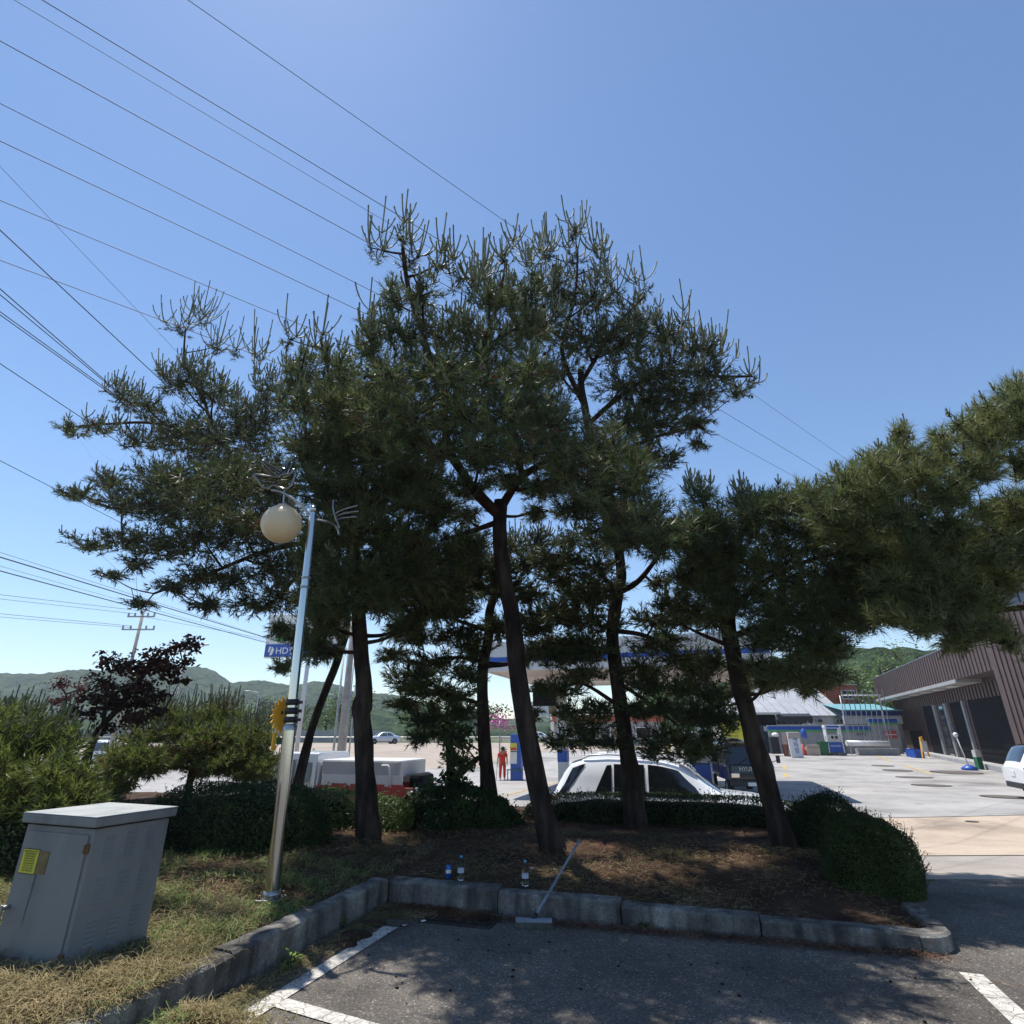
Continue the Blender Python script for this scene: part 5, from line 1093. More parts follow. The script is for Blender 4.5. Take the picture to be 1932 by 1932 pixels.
def road_light(label, pxy, Y, d):
    p = at(*pxy, Y); z0 = ground_z(p.x, p.y); h_ = p.z-z0
    t = thing('road_lamp', label, 'street lamp', (p.x, p.y, z0), group='tall lamps along the highway')
    MB().tube([(0, 0, 0), (0, 0, h_*.7), (0, 0, h_*.97), (d*.5, 0, h_), (d*1.6, 0, h_+.1)], [.12, .09, .07, .06, .05], 8).build('pole', M['pole_paint'], t, True)
    MB().sphere((d*2.0, 0, h_+.1), .5, 10, 6, (1.0, .4, .25)).build('lamp_head', M['pole_paint'], t, True)
road_light('highway lamp seen right of the red maple top against the sky', (352, 1218), 62, 1)
road_light('highway lamp against the hill left of the orange sign', (489, 1305), 95, -1)
road_light('distant highway lamp against the hill between maple and low pine', (331, 1309), 110, -1)
road_light('small distant highway lamp between two others on the left', (406, 1304), 120, 1)
road_light('highway lamp between the leaning trunk and the concrete pole', (632, 1310), 100, -1)
# guard rail
gr_ = thing('guard_rail', 'grey steel guard rail along the far side of the highway', 'guard rail', (-30, 85, .05))
mb = MB(); prof = [(0, .75), (-.06, .71), (0, .66), (-.06, .60), (0, .55)]
for x0 in range(-80, 30, 6):
    vs = [(x0, 85+a, .1+b) for a, b in prof]+[(x0+5.98, 85+a, .1+b) for a, b in prof]
    MB().add(vs, [(i, i+1, i+6, i+5) for i in range(4)]).build('rail', M['galv'], gr_)
    MB().box((x0+.5, 85.08, .45), (.12, .1, .9)).build('post', M['galv'], gr_)
for (xa, yy) in ((-34, 88),):
    w_ = thing('concrete_barrier', 'long grey concrete wall beyond the guard rail on the left', 'wall', (-45, 92, 0))
    MB().box((-45, 92, .9), (50, .4, 1.7)).build('wall', M['wall_grey'], w_)

# ================================================================== vehicles
def wheel(parent, c, r_, side, wd=.20):
    t = bpy.data.objects.new('wheel', None); COL.objects.link(t); t.parent = parent; t.location = c
    T = MB().lathe((0, 0, 0), [(r_*.62, -wd/2), (r_*.94, -wd/2), (r_, -wd*.3), (r_, wd*.3), (r_*.94, wd/2), (r_*.62, wd/2)], 24, axis='Y'); T.build('tyre', M['tyre'], t, True)
    rm = MB().lathe((0, side*wd*.38, 0), [(r_*.64, 0), (r_*.6, -side*.02), (r_*.2, -side*.03), (0, -side*.0)], 20, axis='Y')
    for k in range(5):
        a = k*1.2566; rm.tube([(0, side*wd*.4, 0), (math.cos(a)*r_*.6, side*wd*.4, math.sin(a)*r_*.6)], r_*.07, 5)
    rm.build('rim', M['rim'], t, True)
def interp(tab, x, k):
    for a, b in zip(tab, tab[1:]):
        if x <= b[0]:
            t = (x-a[0])/(b[0]-a[0]); t = max(0, t)
            t2 = t; return a[k]+(b[k]-a[k])*t2
    return tab[-1][k]
SUV = [  # x, sill, belt, roof, half width, roof half width (fractions of length; metres)
    (0.00, .50, .93, .97, .80, .62), (.015, .36, 1.00, 1.10, .88, .64), (.045, .30, 1.03, 1.38, .92, .64), (.085, .28, 1.04, 1.62, .94, .65), (.14, .27, 1.05, 1.70, .945, .66),
    (.25, .26, 1.05, 1.73, .95, .67), (.36, .25, 1.04, 1.72, .95, .68), (.46, .25, 1.03, 1.69, .95, .68), (.53, .25, 1.02, 1.62, .95, .67), (.60, .26, 1.02, 1.43, .945, .69), (.66, .26, 1.02, 1.22, .94, .74), (.70, .27, 1.02, 1.09, .935, .78),
    (.82, .28, .99, 1.04, .93, .74), (.91, .30, .93, .97, .90, .70), (.965, .34, .84, .87, .85, .64), (1.0, .42, .62, .66, .74, .56)]
SEDAN = [(0, .45, .80, .84, .74, .6), (.02, .33, .88, .92, .84, .62), (.10, .26, .92, 1.0, .88, .62), (.17, .25, .93, 1.10, .89, .6), (.25, .24, .93, 1.33, .9, .58), (.34, .24, .92, 1.42, .9, .58), (.48, .24, .91, 1.44, .9, .59),
         (.57, .24, .91, 1.38, .9, .59), (.65, .24, .91, 1.18, .9, .64), (.71, .25, .91, .99, .89, .70), (.82, .26, .86, .91, .88, .7), (.93, .30, .76, .80, .84, .66), (1.0, .40, .56, .60, .72, .56)]
def car(label, loc, rz, tab, L, paint, glass='glass_dark', rails=False, wins=None, plate=None, name='parked_car', cat='car', wr=.36, ax=(.185, .80), group=None):
    t = thing(name, label, cat, loc, rz, group)
    X = lambda f: (f-.5)*L
    def half(f):
        zb, zk, zr, hw, rw = [interp(tab, f, k) for k in range(1, 6)]
        g = zr-zk; rd = min(.10, g*.4)
        return [(hw*.84, zb), (hw*.965, zb+.08), (hw*.995, zb+(zk-zb)*.45), (hw, zk-.16), (hw*.985, zk-.05), (hw*.955, zk), (hw*.955+(rw-hw*.955)*.5+.02, zk+(g-rd)*.5), (rw+.015, zr-rd), (rw*.93, zr-rd*.35), (rw*.75, zr-.012), (rw*.38, zr), (0, zr+.004)]
    N = 56; fs_ = [i/N for i in range(N+1)]; rows = []
    for f in fs_:
        h_ = half(f); rows.append([(X(f), -y, z) for y, z in h_]+[(X(f), y, z) for y, z in h_[-2::-1]])
    m_ = len(rows[0]); vv = [p for r in rows for p in r]
    ff = [(i*m_+k, i*m_+k+1, (i+1)*m_+k+1, (i+1)*m_+k) for i in range(N) for k in range(m_-1)]
    ff += [(i*m_+m_-1, i*m_, (i+1)*m_, (i+1)*m_+m_-1) for i in range(N)]
    MB().add(vv, ff, True).add(rows[0], [tuple(range(m_))]).add(rows[-1], [tuple(range(m_-1, -1, -1))]).build('body', M[paint], t, True)
    def side(f, g_, s, off=.012):
        zb, zk, zr, hw, rw = [interp(tab, f, k) for k in range(1, 6)]; z = zk+g_*(zr-zk); h_ = half(f)
        for (y0, z0), (y1, z1) in zip(h_[5:], h_[6:]):
            if z0 <= z <= z1+1e-6: y = y0+(y1-y0)*((z-z0)/(z1-z0+1e-9)); break
        else: y = rw
        return (X(f), s*(y+off), z)
    for wp in (wins or []):
        for s in (-1, 1):
            dense = []
            for a, b in zip(wp, wp[1:]+wp[:1]):
                for k in range(6): dense.append((a[0]+(b[0]-a[0])*k/6, a[1]+(b[1]-a[1])*k/6))
            cx_ = sum(p[0] for p in dense)/len(dense); cy_ = sum(p[1] for p in dense)/len(dense)
            vs = [side(f, g_, s) for f, g_ in dense]+[side(cx_, cy_, s)]; n = len(dense)
            MB().add(vs, [(i, (i+1) % n, n) for i in range(n)], True).build('side_window', M[glass], t, True, recalc=False)
    def topglass(nm_, f0, f1, k=.93, lift=.012):
        rows = []
        for i in range(9):
            f = f0+(f1-f0)*i/8; zr = interp(tab, f, 3); rw = interp(tab, f, 5)*k
            rows.append([(X(f)+lift*.5*(1 if f > .5 else -1), rw*q, zr+lift-(.05*abs(q)**6)) for q in (-1, -.8, -.4, 0, .4, .8, 1)])
        vv = [p for r in rows for p in r]
        MB().add(vv, [(i*7+j, i*7+j+1, (i+1)*7+j+1, (i+1)*7+j) for i in range(8) for j in range(6)], True).build(nm_, M[glass], t, True, recalc=False)
    ws = next(a[0] for a in tab if a[0] > .5 and a[3] < max(q[3] for q in tab)-.04)
    we = next(a[0] for a in tab if a[0] > .6 and a[3]-a[2] < .1)
    topglass('windshield', ws+.008, we-.008)
    rs = next(a[0] for a in tab if a[3]-a[2] > .08); re_ = next(a[0] for a in tab if a[3] > max(q[3] for q in tab)-.08)
    topglass('rear_window', rs+.006, re_-.004)
    for f in ax:
        for s in (-1, 1):
            hw = interp(tab, f, 4)
            ar = MB(); ar.lathe((X(f), s*(hw-.02), wr), [(0, s*.024), (wr*1.13, s*.024), (wr*1.13, 0)], 24, axis='Y'); ar.build('dark_well_disc', M['black'], t, True)  # black disc on the body side stands in for the shaded wheel well
            wheel(t, (X(f), s*(hw-.085), wr), wr, s)
    zf = interp(tab, .97, 2); zr_ = interp(tab, .02, 2)
    for s in (-1, 1):
        MB().sphere((X(.955), s*interp(tab, .955, 4)*.80, zf-.06), .16, 12, 8, (.9, .9, .42)).build('headlight', M['chrome'], t, True)
        MB().sphere((X(.022), s*interp(tab, .02, 4)*.86, zr_-.07), .15, 12, 8, (.45, .95, .55)).build('tail_light', M['red_light'], t, True)
        MB().sphere((X(.665), s*(interp(tab, .665, 4)+.10), interp(tab, .665, 2)+.05), .12, 12, 8, (.6, 1, .75)).build('mirror', M[paint], t, True)
        for f in (.30, .48): MB().box((X(f), s*(interp(tab, f, 4)+.008), interp(tab, f, 2)-.10), (.16, .03, .03)).build('handle', M['steel_dull'], t, True, bevel=.006)
        for f in (.235, .405, .60):
            P = [(X(f), s*(y+.003), z) for (y, z) in half(f)[1:6]]; MB().tube(P, .005, 4).build('door_seam', M['ink'], t, True)
        if rails:
            P = [(X(f), s*(interp(tab, f, 5)*.93), interp(tab, f, 3)+(.0 if f in (.14, .6) else .055)) for f in (.14, .17, .25, .4, .52, .58, .6)]
            MB().tube(P, .02, 8).build('roof_rail', M['white_car'] if paint == 'white_car' else M['steel_dull'], t, True)
    MB().box((X(1)-.035, 0, .62), (.06, .9, .16)).build('grille', M['black'], t, True, bevel=.01)
    MB().box((X(0)+.02, 0, .42), (.10, 1.4, .18)).build('bumper', M['black'], t, True, bevel=.02)
    pl = MB().box((X(0)-.008, 0, .78), (.02, .36, .17)).build('plate', M['white'], t, True)
    pf = MB().box((X(1)+.004, 0, .48), (.02, .40, .11)).build('plate', M['white'], t, True)
    return t
SUVW = [[(.055, .16), (.235, .08), (.215, .80), (.115, .84)], [(.255, .08), (.40, .08), (.40, .86), (.245, .84)], [(.415, .08), (.665, .06), (.635, .55), (.585, .86), (.415, .87)]]
SUVW[0] = [(.075, .10), (.235, .08), (.225, .82), (.20, .84)]
RXW = [[(.030, .0), (.070, .02), (.155, .84), (.098, .80)], [(.195, .03), (.265, .03), (.265, .80), (.245, .78)], [(.275, .03), (.40, .03), (.40, .84), (.275, .82)], [(.415, .03), (.625, .04), (.595, .46), (.535, .82), (.415, .85)]]
SEDW = [[(.20, .12), (.41, .10), (.41, .86), (.30, .84), (.25, .6)], [(.425, .10), (.66, .10), (.63, .5), (.57, .84), (.425, .87)]]
gx, gy = 3.15, 13.2
car('white sport utility vehicle with dark windows parked behind the hedge', (gx+.25, gy, ground_z(gx, gy)-.09), ROT, SUV, 4.95, 'white_car', rails=True, wins=RXW, name='sport_utility_vehicle')
gx, gy = 17.0+2.3*math.cos(R(-20)), 21.0+2.3*math.sin(R(-20))
car('white car with red tail light cut off by the right edge', (gx, gy, ground_z(gx, gy)), R(-20), SUV, 4.6, 'white_car', rails=False, wins=RXW, name='parked_car')
p = at(722, 1392, 78); car('silver blue sedan driving on the far highway', (p.x, p.y, ground_z(p.x, p.y)), R(-152), SEDAN, 4.3, 'silver_car', 'glass_light', wins=SEDW, name='sedan', wr=.32)
p = at(1010, 1375, 95); car('small white car far off under the canopy left of the pale road', (p.x, p.y, ground_z(p.x, p.y)), R(190), SEDAN, 4.3, 'white_car', 'glass_light', wins=SEDW, name='sedan', wr=.32)

def truck(label, loc, rz, paint, cargo, name='pickup_truck', letters=None, wsmat='glass_light', plate=True, length=4.8):
    """cab-over light truck, front toward local +x"""
    t = thing(name, label, 'truck', loc, rz); x1 = length/2
    W = .83
    prof = [(x1-1.75, .62), (x1-.02, .62), (x1, .78), (x1-.04, 1.12), (x1-.42, 1.78), (x1-.56, 1.90), (x1-.8, 1.95), (x1-1.75, 1.96)]
    prof[0] = (x1-1.85, .62); prof[-1] = (x1-1.85, 1.94)
    rows = []; ys = [-W, -W*.97, -W*.85, 0, W*.85, W*.97, W]
    for j, y in enumerate(ys):
        k = (.975, .99, 1, 1, 1, .99, .975)[j]
        rows.append([(x1-1.0+(a-(x1-1.0))*(k if a > x1-1 else 1), y*(1 if z < 1.2 else 1-.09*(z-1.2)/.7), .62+(z-.62)*k) for a, z in prof])
    n = len(prof); vv = [p for r in rows for p in r]
    ff = [(i*n+k, i*n+(k+1) % n, (i+1)*n+(k+1) % n, (i+1)*n+k) for i in range(6) for k in range(n)]+[tuple(range(n)), tuple((6*n+k) for k in reversed(range(n)))]
    cabo = MB().add(vv, ff).build('cab', M[paint], t, True, bevel=.04)
    def wz(z): return 1 if z < 1.2 else 1-.09*(z-1.2)/.7
    for s in (-1, 1):
        for nm_, pl in (('side_window', [(x1-.20, 1.16), (x1-.48, 1.74), (x1-1.16, 1.76), (x1-1.16, 1.10), (x1-.22, 1.08)]), ('rear_side_window', [(x1-1.36, 1.22), (x1-1.36, 1.70), (x1-1.70, 1.70), (x1-1.70, 1.22)])):
            vs = [(a, s*(W*wz(z)+.010), z) for a, z in pl]; MB().add(vs, [tuple(range(len(vs)))]).build(nm_, M['glass_dark' if nm_ != 'side_window' else wsmat], t, True, recalc=False)
        MB().tube([(x1-1.2, s*(W+.006), .66), (x1-1.2, s*(W*wz(1.75)+.006), 1.78)], .006, 4).build('door_seam', M['ink'], t, True)
        MB().box((x1-1.05, s*(W+.012), .98), (.14, .03, .04)).build('handle', M['black'], t, True)
        MB().tube([(x1-.25, s*W, 1.25), (x1-.12, s*(W+.16), 1.32)], .012, 6).build('mirror_arm', M['black'], t, True)
        MB().box((x1-.10, s*(W+.19), 1.36), (.06, .14, .26)).build('mirror', M['black'], t, True, bevel=.02)
        MB().box((x1+.0, s*.60, .80), (.05, .30, .17)).build('headlight', M['chrome'], t, True, bevel=.02)
        for f in (x1-.75, -x1+.95): wheel(t, (f, s*(W-.12), .32), .32, s)
    vs = [(x1-.055+.02, -.70, 1.17), (x1-.055+.02, .70, 1.17), (x1-.41+.02, .66, 1.76), (x1-.41+.02, -.66, 1.76)]
    MB().add(vs, [(0, 1, 2, 3)]).build('windshield', M[wsmat], t, True, recalc=False)
    MB().tube([(x1-.02, -.45, 1.19), (x1-.14, -.05, 1.40)], .008, 4).build('wiper', M['black'], t, True); MB().tube([(x1-.02, .15, 1.19), (x1-.14, .5, 1.40)], .008, 4).build('wiper', M['black'], t, True)
    gr0 = MB().box((x1+.01, 0, .84), (.03, .80, .12)).build('grille', M['black'], t, True, bevel=.01)
    MB().box((x1+.02, 0, .54), (.14, 1.62, .22)).build('bumper', M['black' if paint == 'black_gloss' else paint], t, True, bevel=.03)
    MB().box((x1+.10, 0, .52), (.012, .42, .12)).build('plate', M['white'], t, True)
    if letters: text('lettering', letters, .20, M['steel_dull'], t, face_mx((x1+.012, 0, 1.02), (0, 1, 0), (0, 0, 1)), .01)
    MB().box((-.9, 0, .55), (length-1.0, .8, .16)).build('chassis', M['black'], t, True)
    MB().box((-.95, 0, .76), (length-1.95, 1.66, .08)).build('bed_floor', M['steel_dull'], t, True)
    bx0 = -x1+.02; bx1 = x1-1.93
    for s in (-1, 1): MB().box(((bx0+bx1)/2, s*.82, .98), (bx1-bx0, .04, .36)).build('side_gate', M['red_paint' if cargo == 'red' else paint], t, True, bevel=.008)
    MB().box((bx0, 0, .98), (.04, 1.64, .36)).build('tail_gate', M[paint], t, True)
    MB().box((bx1, 0, 1.25), (.05, 1.6, .95)).build('head_board', M[paint], t, True, bevel=.01)
    if cargo == 'red':
        L_ = bx1-bx0
        for s in (-1, 1):
            MB().box(((bx0+bx1)/2+.1, s*.80, 1.30), (L_-.5, .03, .26)).build('white_panel', M['white'], t, True)
            for k in range(4): MB().box((bx0+.5+k*.55, s*.835, 1.14), (.42, .02, .16)).build('red_panel', M['red_paint'], t, True)
            for k in range(2):
                x = bx0+.65+k*.75; MB().tube([(x, s*.84, 1.16), (x+.08, s*.84, 1.62), (x+.12, s*.84, 1.66), (x+.30, s*.84, 1.66)], .022, 6).build('hoop', M['white'], t, True)
        MB().box(((bx0+bx1)/2+.2, 0, 1.58), (L_-.5, 1.5, .40)).build('cargo_box', M['wall_white'], t, True, bevel=.05)
        MB().box((bx0+.15, .1, 1.25), (.4, .8, .4)).build('cargo_bundle', M['door_dark'], t, True, bevel=.1)
    if cargo == 'tank':
        MB().lathe((0, 0, 1.45), [(0, bx0+.15), (.55, bx0+.2), (.62, bx0+.35), (.62, bx1-.3), (.55, bx1-.15), (0, bx1-.1)], 24, axis='X').build('tank', M['black_gloss'], t, True)
    return t
p = at(672, 1440, 17.0); truck('white pickup truck with red and white load facing left behind the bed', (p.x-.15, 17.0, ground_z(p.x, 17.2)+.05), math.pi+ROT, 'white_car', 'red', wsmat='glass_dark')
p = at(1418, 1440, 23.2); truck('black tanker truck facing the camera beside the fuel pumps', (p.x+.15, 25.2, ground_z(p.x, 25.2)-.05), R(-90-8), 'black_gloss', 'tank', name='tanker_truck', letters='HYUNDAI', wsmat='glass_dark')
p = at(186, 1420, 48); truck('white truck far left seen between the young pine and the low pine', (p.x, 50, ground_z(p.x, 50)-.3), R(-80), 'white_car', 'none', name='pickup_truck')

# ================================================================== person
def skinned(name, pts, edges, radii, m, parent, sub=2):
    me = bpy.data.meshes.new(name); me.from_pydata([tuple(p) for p in pts], edges, []); o = link(name, me, m, parent)
    md = o.modifiers.new('skin', 'SKIN'); md.use_smooth_shade = True
    for i, r_ in enumerate(radii):
        v = me.skin_vertices[0].data[i]; v.radius = (r_, r_) if not hasattr(r_, '__len__') else r_; v.use_root = (i == 0)
    s = o.modifiers.new('sub', 'SUBSURF'); s.levels = sub; s.render_levels = sub
    return o
pp = on_ground(948, 1473)
per = thing('person', 'person in red shirt and red trousers walking away with a stick', 'person', pp, R(8))
body = skinned('body', [(0, 0, .93), (0, .0, 1.15), (0, 0, 1.38), (0, 0, 1.46), (0, .01, 1.53), (0, .01, 1.62), (0, .01, 1.69),
                        (-.19, 0, 1.40), (-.27, .02, 1.13), (-.29, -.04, .92), (-.30, -.06, .83), (.19, 0, 1.40), (.26, .02, 1.14), (.25, -.06, .95), (.25, -.10, .86),
                        (-.10, 0, .88), (-.12, -.01, .50), (-.13, .02, .10), (-.13, -.10, .03), (.10, 0, .88), (.11, .02, .50), (.12, .08, .10), (.12, -.04, .03)],
               [(0, 1), (1, 2), (2, 3), (3, 4), (4, 5), (5, 6), (2, 7), (7, 8), (8, 9), (9, 10), (2, 11), (11, 12), (12, 13), (13, 14), (0, 15), (15, 16), (16, 17), (17, 18), (0, 19), (19, 20), (20, 21), (21, 22)],
               [(.14, .10), (.13, .09), (.16, .09), .055, .06, .095, .07, .055, .045, .035, .035, .055, .045, .035, .035, .085, .06, .04, .035, .085, .06, .04, .035], M['skin'], per)
for i in range(5):
    for s, hx, hy, hz in ((-1, -.30, -.07, .80), (1, .25, -.11, .83)):
        MB().tube([(hx+(i-2)*.012, hy, hz), (hx+(i-2)*.014, hy-.01, hz-.03), (hx+(i-2)*.014, hy-.025, hz-.055+abs(i-2)*.006)], [.009, .008, .006], 6).build('finger', M['skin'], per, True)
skinned('shirt', [(0, 0, .82), (0, 0, 1.12), (0, 0, 1.38), (0, 0, 1.45), (-.19, 0, 1.40), (-.245, .01, 1.22), (.19, 0, 1.40), (.235, .01, 1.22)], [(0, 1), (1, 2), (2, 3), (2, 4), (4, 5), (2, 6), (6, 7)], [(.19, .13), (.175, .12), (.19, .115), .07, .085, .08, .085, .08], M['red'], per)
skinned('trousers', [(0, 0, 1.0), (-.10, 0, .84), (-.125, -.01, .50), (-.13, .02, .13), (.10, 0, .86), (.115, .02, .50), (.12, .08, .13)], [(0, 1), (1, 2), (2, 3), (0, 4), (4, 5), (5, 6)], [(.17, .12), .11, .085, .075, .11, .085, .075], M['red'], per)
MB().sphere((0, -.012, 1.66), .122, 16, 10, (.90, .95, 1.0)).build('hair', M['hair'], per, True)
for s, y in ((-1, -.06), (1, 0)): MB().sphere((s*.125, y, .04), .09, 10, 6, (.6, 1.4, .5)).build('shoe', M['wall_grey'], per, True)
t = thing('stick', 'thin dark stick held by the person in red', 'stick', pp+Vector((-.34, -.10, 0))); MB().tube([(0, 0, .0), (.03, .02, .95)], .012, 6).build('shaft', M['ink'], t, True)
# ================================================================== filling station
RU = Matrix.Rotation(ROT, 4, 'Z')
co = Vector((-1.2, 25.6, 0)); gz = -.75
can = thing('fuel_station_canopy', 'large white fuel station canopy with blue stripe and lettering', 'canopy', (co.x, co.y, gz), ROT)
Wd, Dp = 11.6, 9.5; zb = 4.75; zt = 6.0
def ring(z0, z1, e, name, m):
    for (c, d) in (((Wd/2, -e, 0), (Wd+2*e, .12, 0)), ((Wd/2, Dp+e, 0), (Wd+2*e, .12, 0)), ((-e, Dp/2, 0), (.12, Dp+2*e-.13, 0)), ((Wd+e, Dp/2, 0), (.12, Dp+2*e-.13, 0))):
        MB().box((c[0], c[1], (z0+z1)/2), (d[0], d[1], z1-z0)).build(name, m, can, True)
ring(zb, zt, .0, 'fascia', M['canopy_white'])
ring(zb+.38, zb+.58, .02, 'blue_stripe', M['blue'])
nP = 9
for i in range(nP):
    MB().box((Wd*(i+.5)/nP, Dp/2, zb+.06), (Wd/nP-.02, Dp-.14, .05)).build('soffit_panel', M['canopy_beige'], can, True)
MB().box((Wd/2, Dp/2, zt-.15), (Wd-.14, Dp-.14, .06)).build('roof', M['roof_grey'], can, True)
for (x, y) in ((2.4, 4.6), (8.9, 4.6)):
    c_ = MB().box((x, y, zb/2), (.45, .45, zb)).build('column', M['canopy_white'], can, True, bevel=.01)
    MB().box((x, y, 1.2), (.47, .47, .5)).build('column_band', M['blue'], c_, True)
for (x, y) in ((4, 2.5), (7.5, 2.5), (4, 7), (7.5, 7)): MB().box((x, y, zb+.02), (.9, .5, .03)).build('canopy_light', M['white'], can, True)
text('lettering', '현대오일뱅크', .60, M['steel_dull'], can, face_mx((8.4, -.085, zb+.92), (1, 0, 0), (0, 0, 1)), .02)
# hanging price panel
p = at(1027, 1315, 29); t = thing('hanging_panel', 'dark hanging panel beneath the left part of the canopy', 'sign', p, ROT)
MB().box((0, 0, 0), (1.15, .12, .85)).build('panel', M['door_dark'], t, True, bevel=.01)
for x in (-.45, .45): MB().tube([(x, 0, .42), (x, 0, .80)], .02, 6).build('hanger', M['galv'], t, True)
# kiosk column with posters
p = on_ground(972, 1472); t = thing('blue_kiosk', 'blue service column covered with posters beside the person', 'kiosk', p, ROT)
MB().box((.1, 0, 1.2), (.62, .5, 2.4)).build('cabinet', M['blue'], t, True, bevel=.02)
MB().box((-.02, -.262, 1.72), (.40, .02, .42)).build('poster', M['yellow'], t, True); MB().box((-.02, -.275, 1.62), (.34, .01, .14)).build('poster_band', M['red_paint'], t, True)
MB().box((-.02, -.262, 1.15), (.40, .02, .60)).build('notice', M['paper'], t, True)
MB().box((.1, -.3, .55), (.9, .4, .04)).build('shelf', M['green_dk'], t, True)
for x in (-.3, .5): MB().tube([(x, -.45, 0), (x, -.45, .55)], .03, 8).build('leg', M['blue'], t, True)
# bunting / pink flowers behind
p = at(943, 1360, 36); t = thing('flower_basket', 'bright pink flowers hanging behind the thin crooked pine', 'flowers', p)
P = RNG.normal(size=(260, 3))*np.array([.45, .3, .32])+np.array(p); Vt, Fc = leaf_mesh(P, rdir(260), .13, .9); npmesh('petals', Vt, Fc, M['pink'], t, 'stuff')
MB().tube([(0, 0, 0), (0, 0, -2.6)], .04, 6).build('stand', M['galv'], t, True)
P = RNG.normal(size=(150, 3))*np.array([.5, .3, .15])+np.array(at(940, 1338, 36)); Vt, Fc = leaf_mesh(P, rdir(150), .12, .8); npmesh('leaves', Vt, Fc, M['hedge'], t, 'stuff')
# orange tub
p = on_ground(950, 1424); t = thing('orange_tub', 'round orange tub left of the blue service column', 'tub', p); MB().lathe((0, 0, 0), [(0, 0), (.24, 0), (.33, .28), (.34, .30), (.30, .30), (.28, .24), (0, .24)], 18).build('bowl', M['red_paint'], t, True); P = RNG.normal(size=(160, 3))*np.array([.15, .15, .12])+np.array(p)+np.array([0, 0, .42]); Vt, Fc = leaf_mesh(P, rdir(160), .12, .7); npmesh('plants', Vt, Fc, M['hedge_bright'], t, 'stuff')
# pumps
def pump(label, pxy, w=.75, h=1.9, m2='blue', name='fuel_pump', rz=ROT, txt=None, group=None):
    p = on_ground(*pxy); t = thing(name, label, 'fuel pump', p, rz, group)
    MB().box((0, 0, .10), (w+.15, .62, .2)).build('plinth', M['kerb'], t, True, bevel=.02)
    for s in (-1, 1): MB().box((s*w*.46, 0, h/2+.1), (.08, .5, h-.1)).build('side_frame', M['white'], t, True, bevel=.01)
    MB().box((0, 0, .62), (w*.84, .44, .80)).build('lower_panel', M[m2], t, True, bevel=.01)
    MB().box((0, 0, 1.32), (w*.84, .44, .56)).build('display_housing', M['wall_white'], t, True, bevel=.01)
    for x in (-.16, .16): MB().box((x, -.228, 1.40), (.20, .02, .20)).build('display', M['glass_dark'], t, True)
    MB().box((0, 0, h-.06), (w+.04, .5, .26)).build('header', M['white'], t, True, bevel=.02)
    MB().box((0, -.255, h-.06), (w*.8, .012, .16)).build('header_stripe', M[m2], t, True)
    for s in (-1, 1):
        MB().tube(catmull([(s*w*.5, -.1, 1.5), (s*(w*.5+.14), -.14, 1.0), (s*(w*.5+.10), -.16, .45), (s*(w*.5+.02), -.2, .95)], 5), .018, 6).build('hose', M['black'], t, True, recalc=False)
        MB().box((s*(w*.5+.03), -.22, 1.0), (.05, .14, .12)).build('nozzle', M['black'], t, True)
    if txt: text('lettering', txt, .16, M['white'], t, face_mx((0, -.226, .72), (1, 0, 0), (0, 0, 1)), .004)
    return t
pump('blue fuel pump seen over the bonnet of the white sport utility vehicle', (1326, 1490), 1.0, 2.0, group='fuel pumps')
pump('blue topped fuel pump beyond the hood, left of the yellow sign', (1312, 1448), .9, 2.1, group='fuel pumps')
pump('white and blue fuel pump standing by the striped boundary wall', (1577, 1418), 1.3, 2.3, txt='현대오일뱅크', group='fuel pumps', rz=R(-4))
# yellow board
p = on_ground(1390, 1446); t = thing('yellow_board', 'yellow notice board with black lettering above the black truck', 'sign', p, ROT)
MB().box((0, 0, 2.15), (1.35, .06, 1.25)).build('panel', M['yellow'], t, True, bevel=.01)
k_ = MB().box((.05, -.036, 2.55), (.9, .012, .24)).build('heading_box', M['ink'], t, True)
text('lettering', '세차요금', .2, M['white'], k_, face_mx((.05, -.044, 2.55), (1, 0, 0), (0, 0, 1)), .002)
for i in range(3): text('lettering', ('승용차 주유', '3만원 이상', '무료 세차')[i], .17, M['ink'], t, face_mx((0, -.034, 2.26-i*.22), (1, 0, 0), (0, 0, 1)), .002)
for x in (-.6, .6): MB().tube([(x, .0, 0), (x, 0, 1.55)], .03, 6).build('post', M['galv'], t, True)
# dark office with awnings
p = on_ground(1425, 1420); t = thing('service_booth', 'dark service booth with black scalloped awning behind the leaning pine', 'booth', p, R(-8))
MB().box((0, 1.5, 1.6), (4.4, 3.0, 3.2)).build('wall', M['door_dark'], t, True)
MB().box((0, 1.4, 3.3), (5.2, 3.8, .18)).build('roof', M['wall_white'], t, True)
MB().box((-.9, -.02, 1.5), (1.7, .05, 1.5)).build('window', M['glass_light'], t, True); MB().box((1.2, -.02, 1.2), (.9, .05, 2.2)).build('door', M['glass_light'], t, True)
MB().box((1.2, -.05, 2.0), (.34, .02, .40)).build('notice', M['paper'], t, True)
mb = MB()
for k in range(6):
    x = 2.2+k*.5; a = [(x+.25+.25*math.cos(q*math.pi/6+math.pi), 2.72+.30*math.sin(q*math.pi/6+math.pi)) for q in range(7)]; mb.prism([(x, 3.05)]+a+[(x+.5, 3.05)], -.7, -.66)
mb.build('awning_valance', M['black'], t, True)
MB().add([(2.2, .1, 3.3), (5.2, .1, 3.3), (5.2, -.7, 3.02), (2.2, -.7, 3.02)], [(0, 1, 2, 3)]).build('awning', M['black'], t, True)
MB().tube([(4.9, -.6, 3.0), (4.4, .1, 2.2)], .04, 6).build('brace', M['white'], t, True)

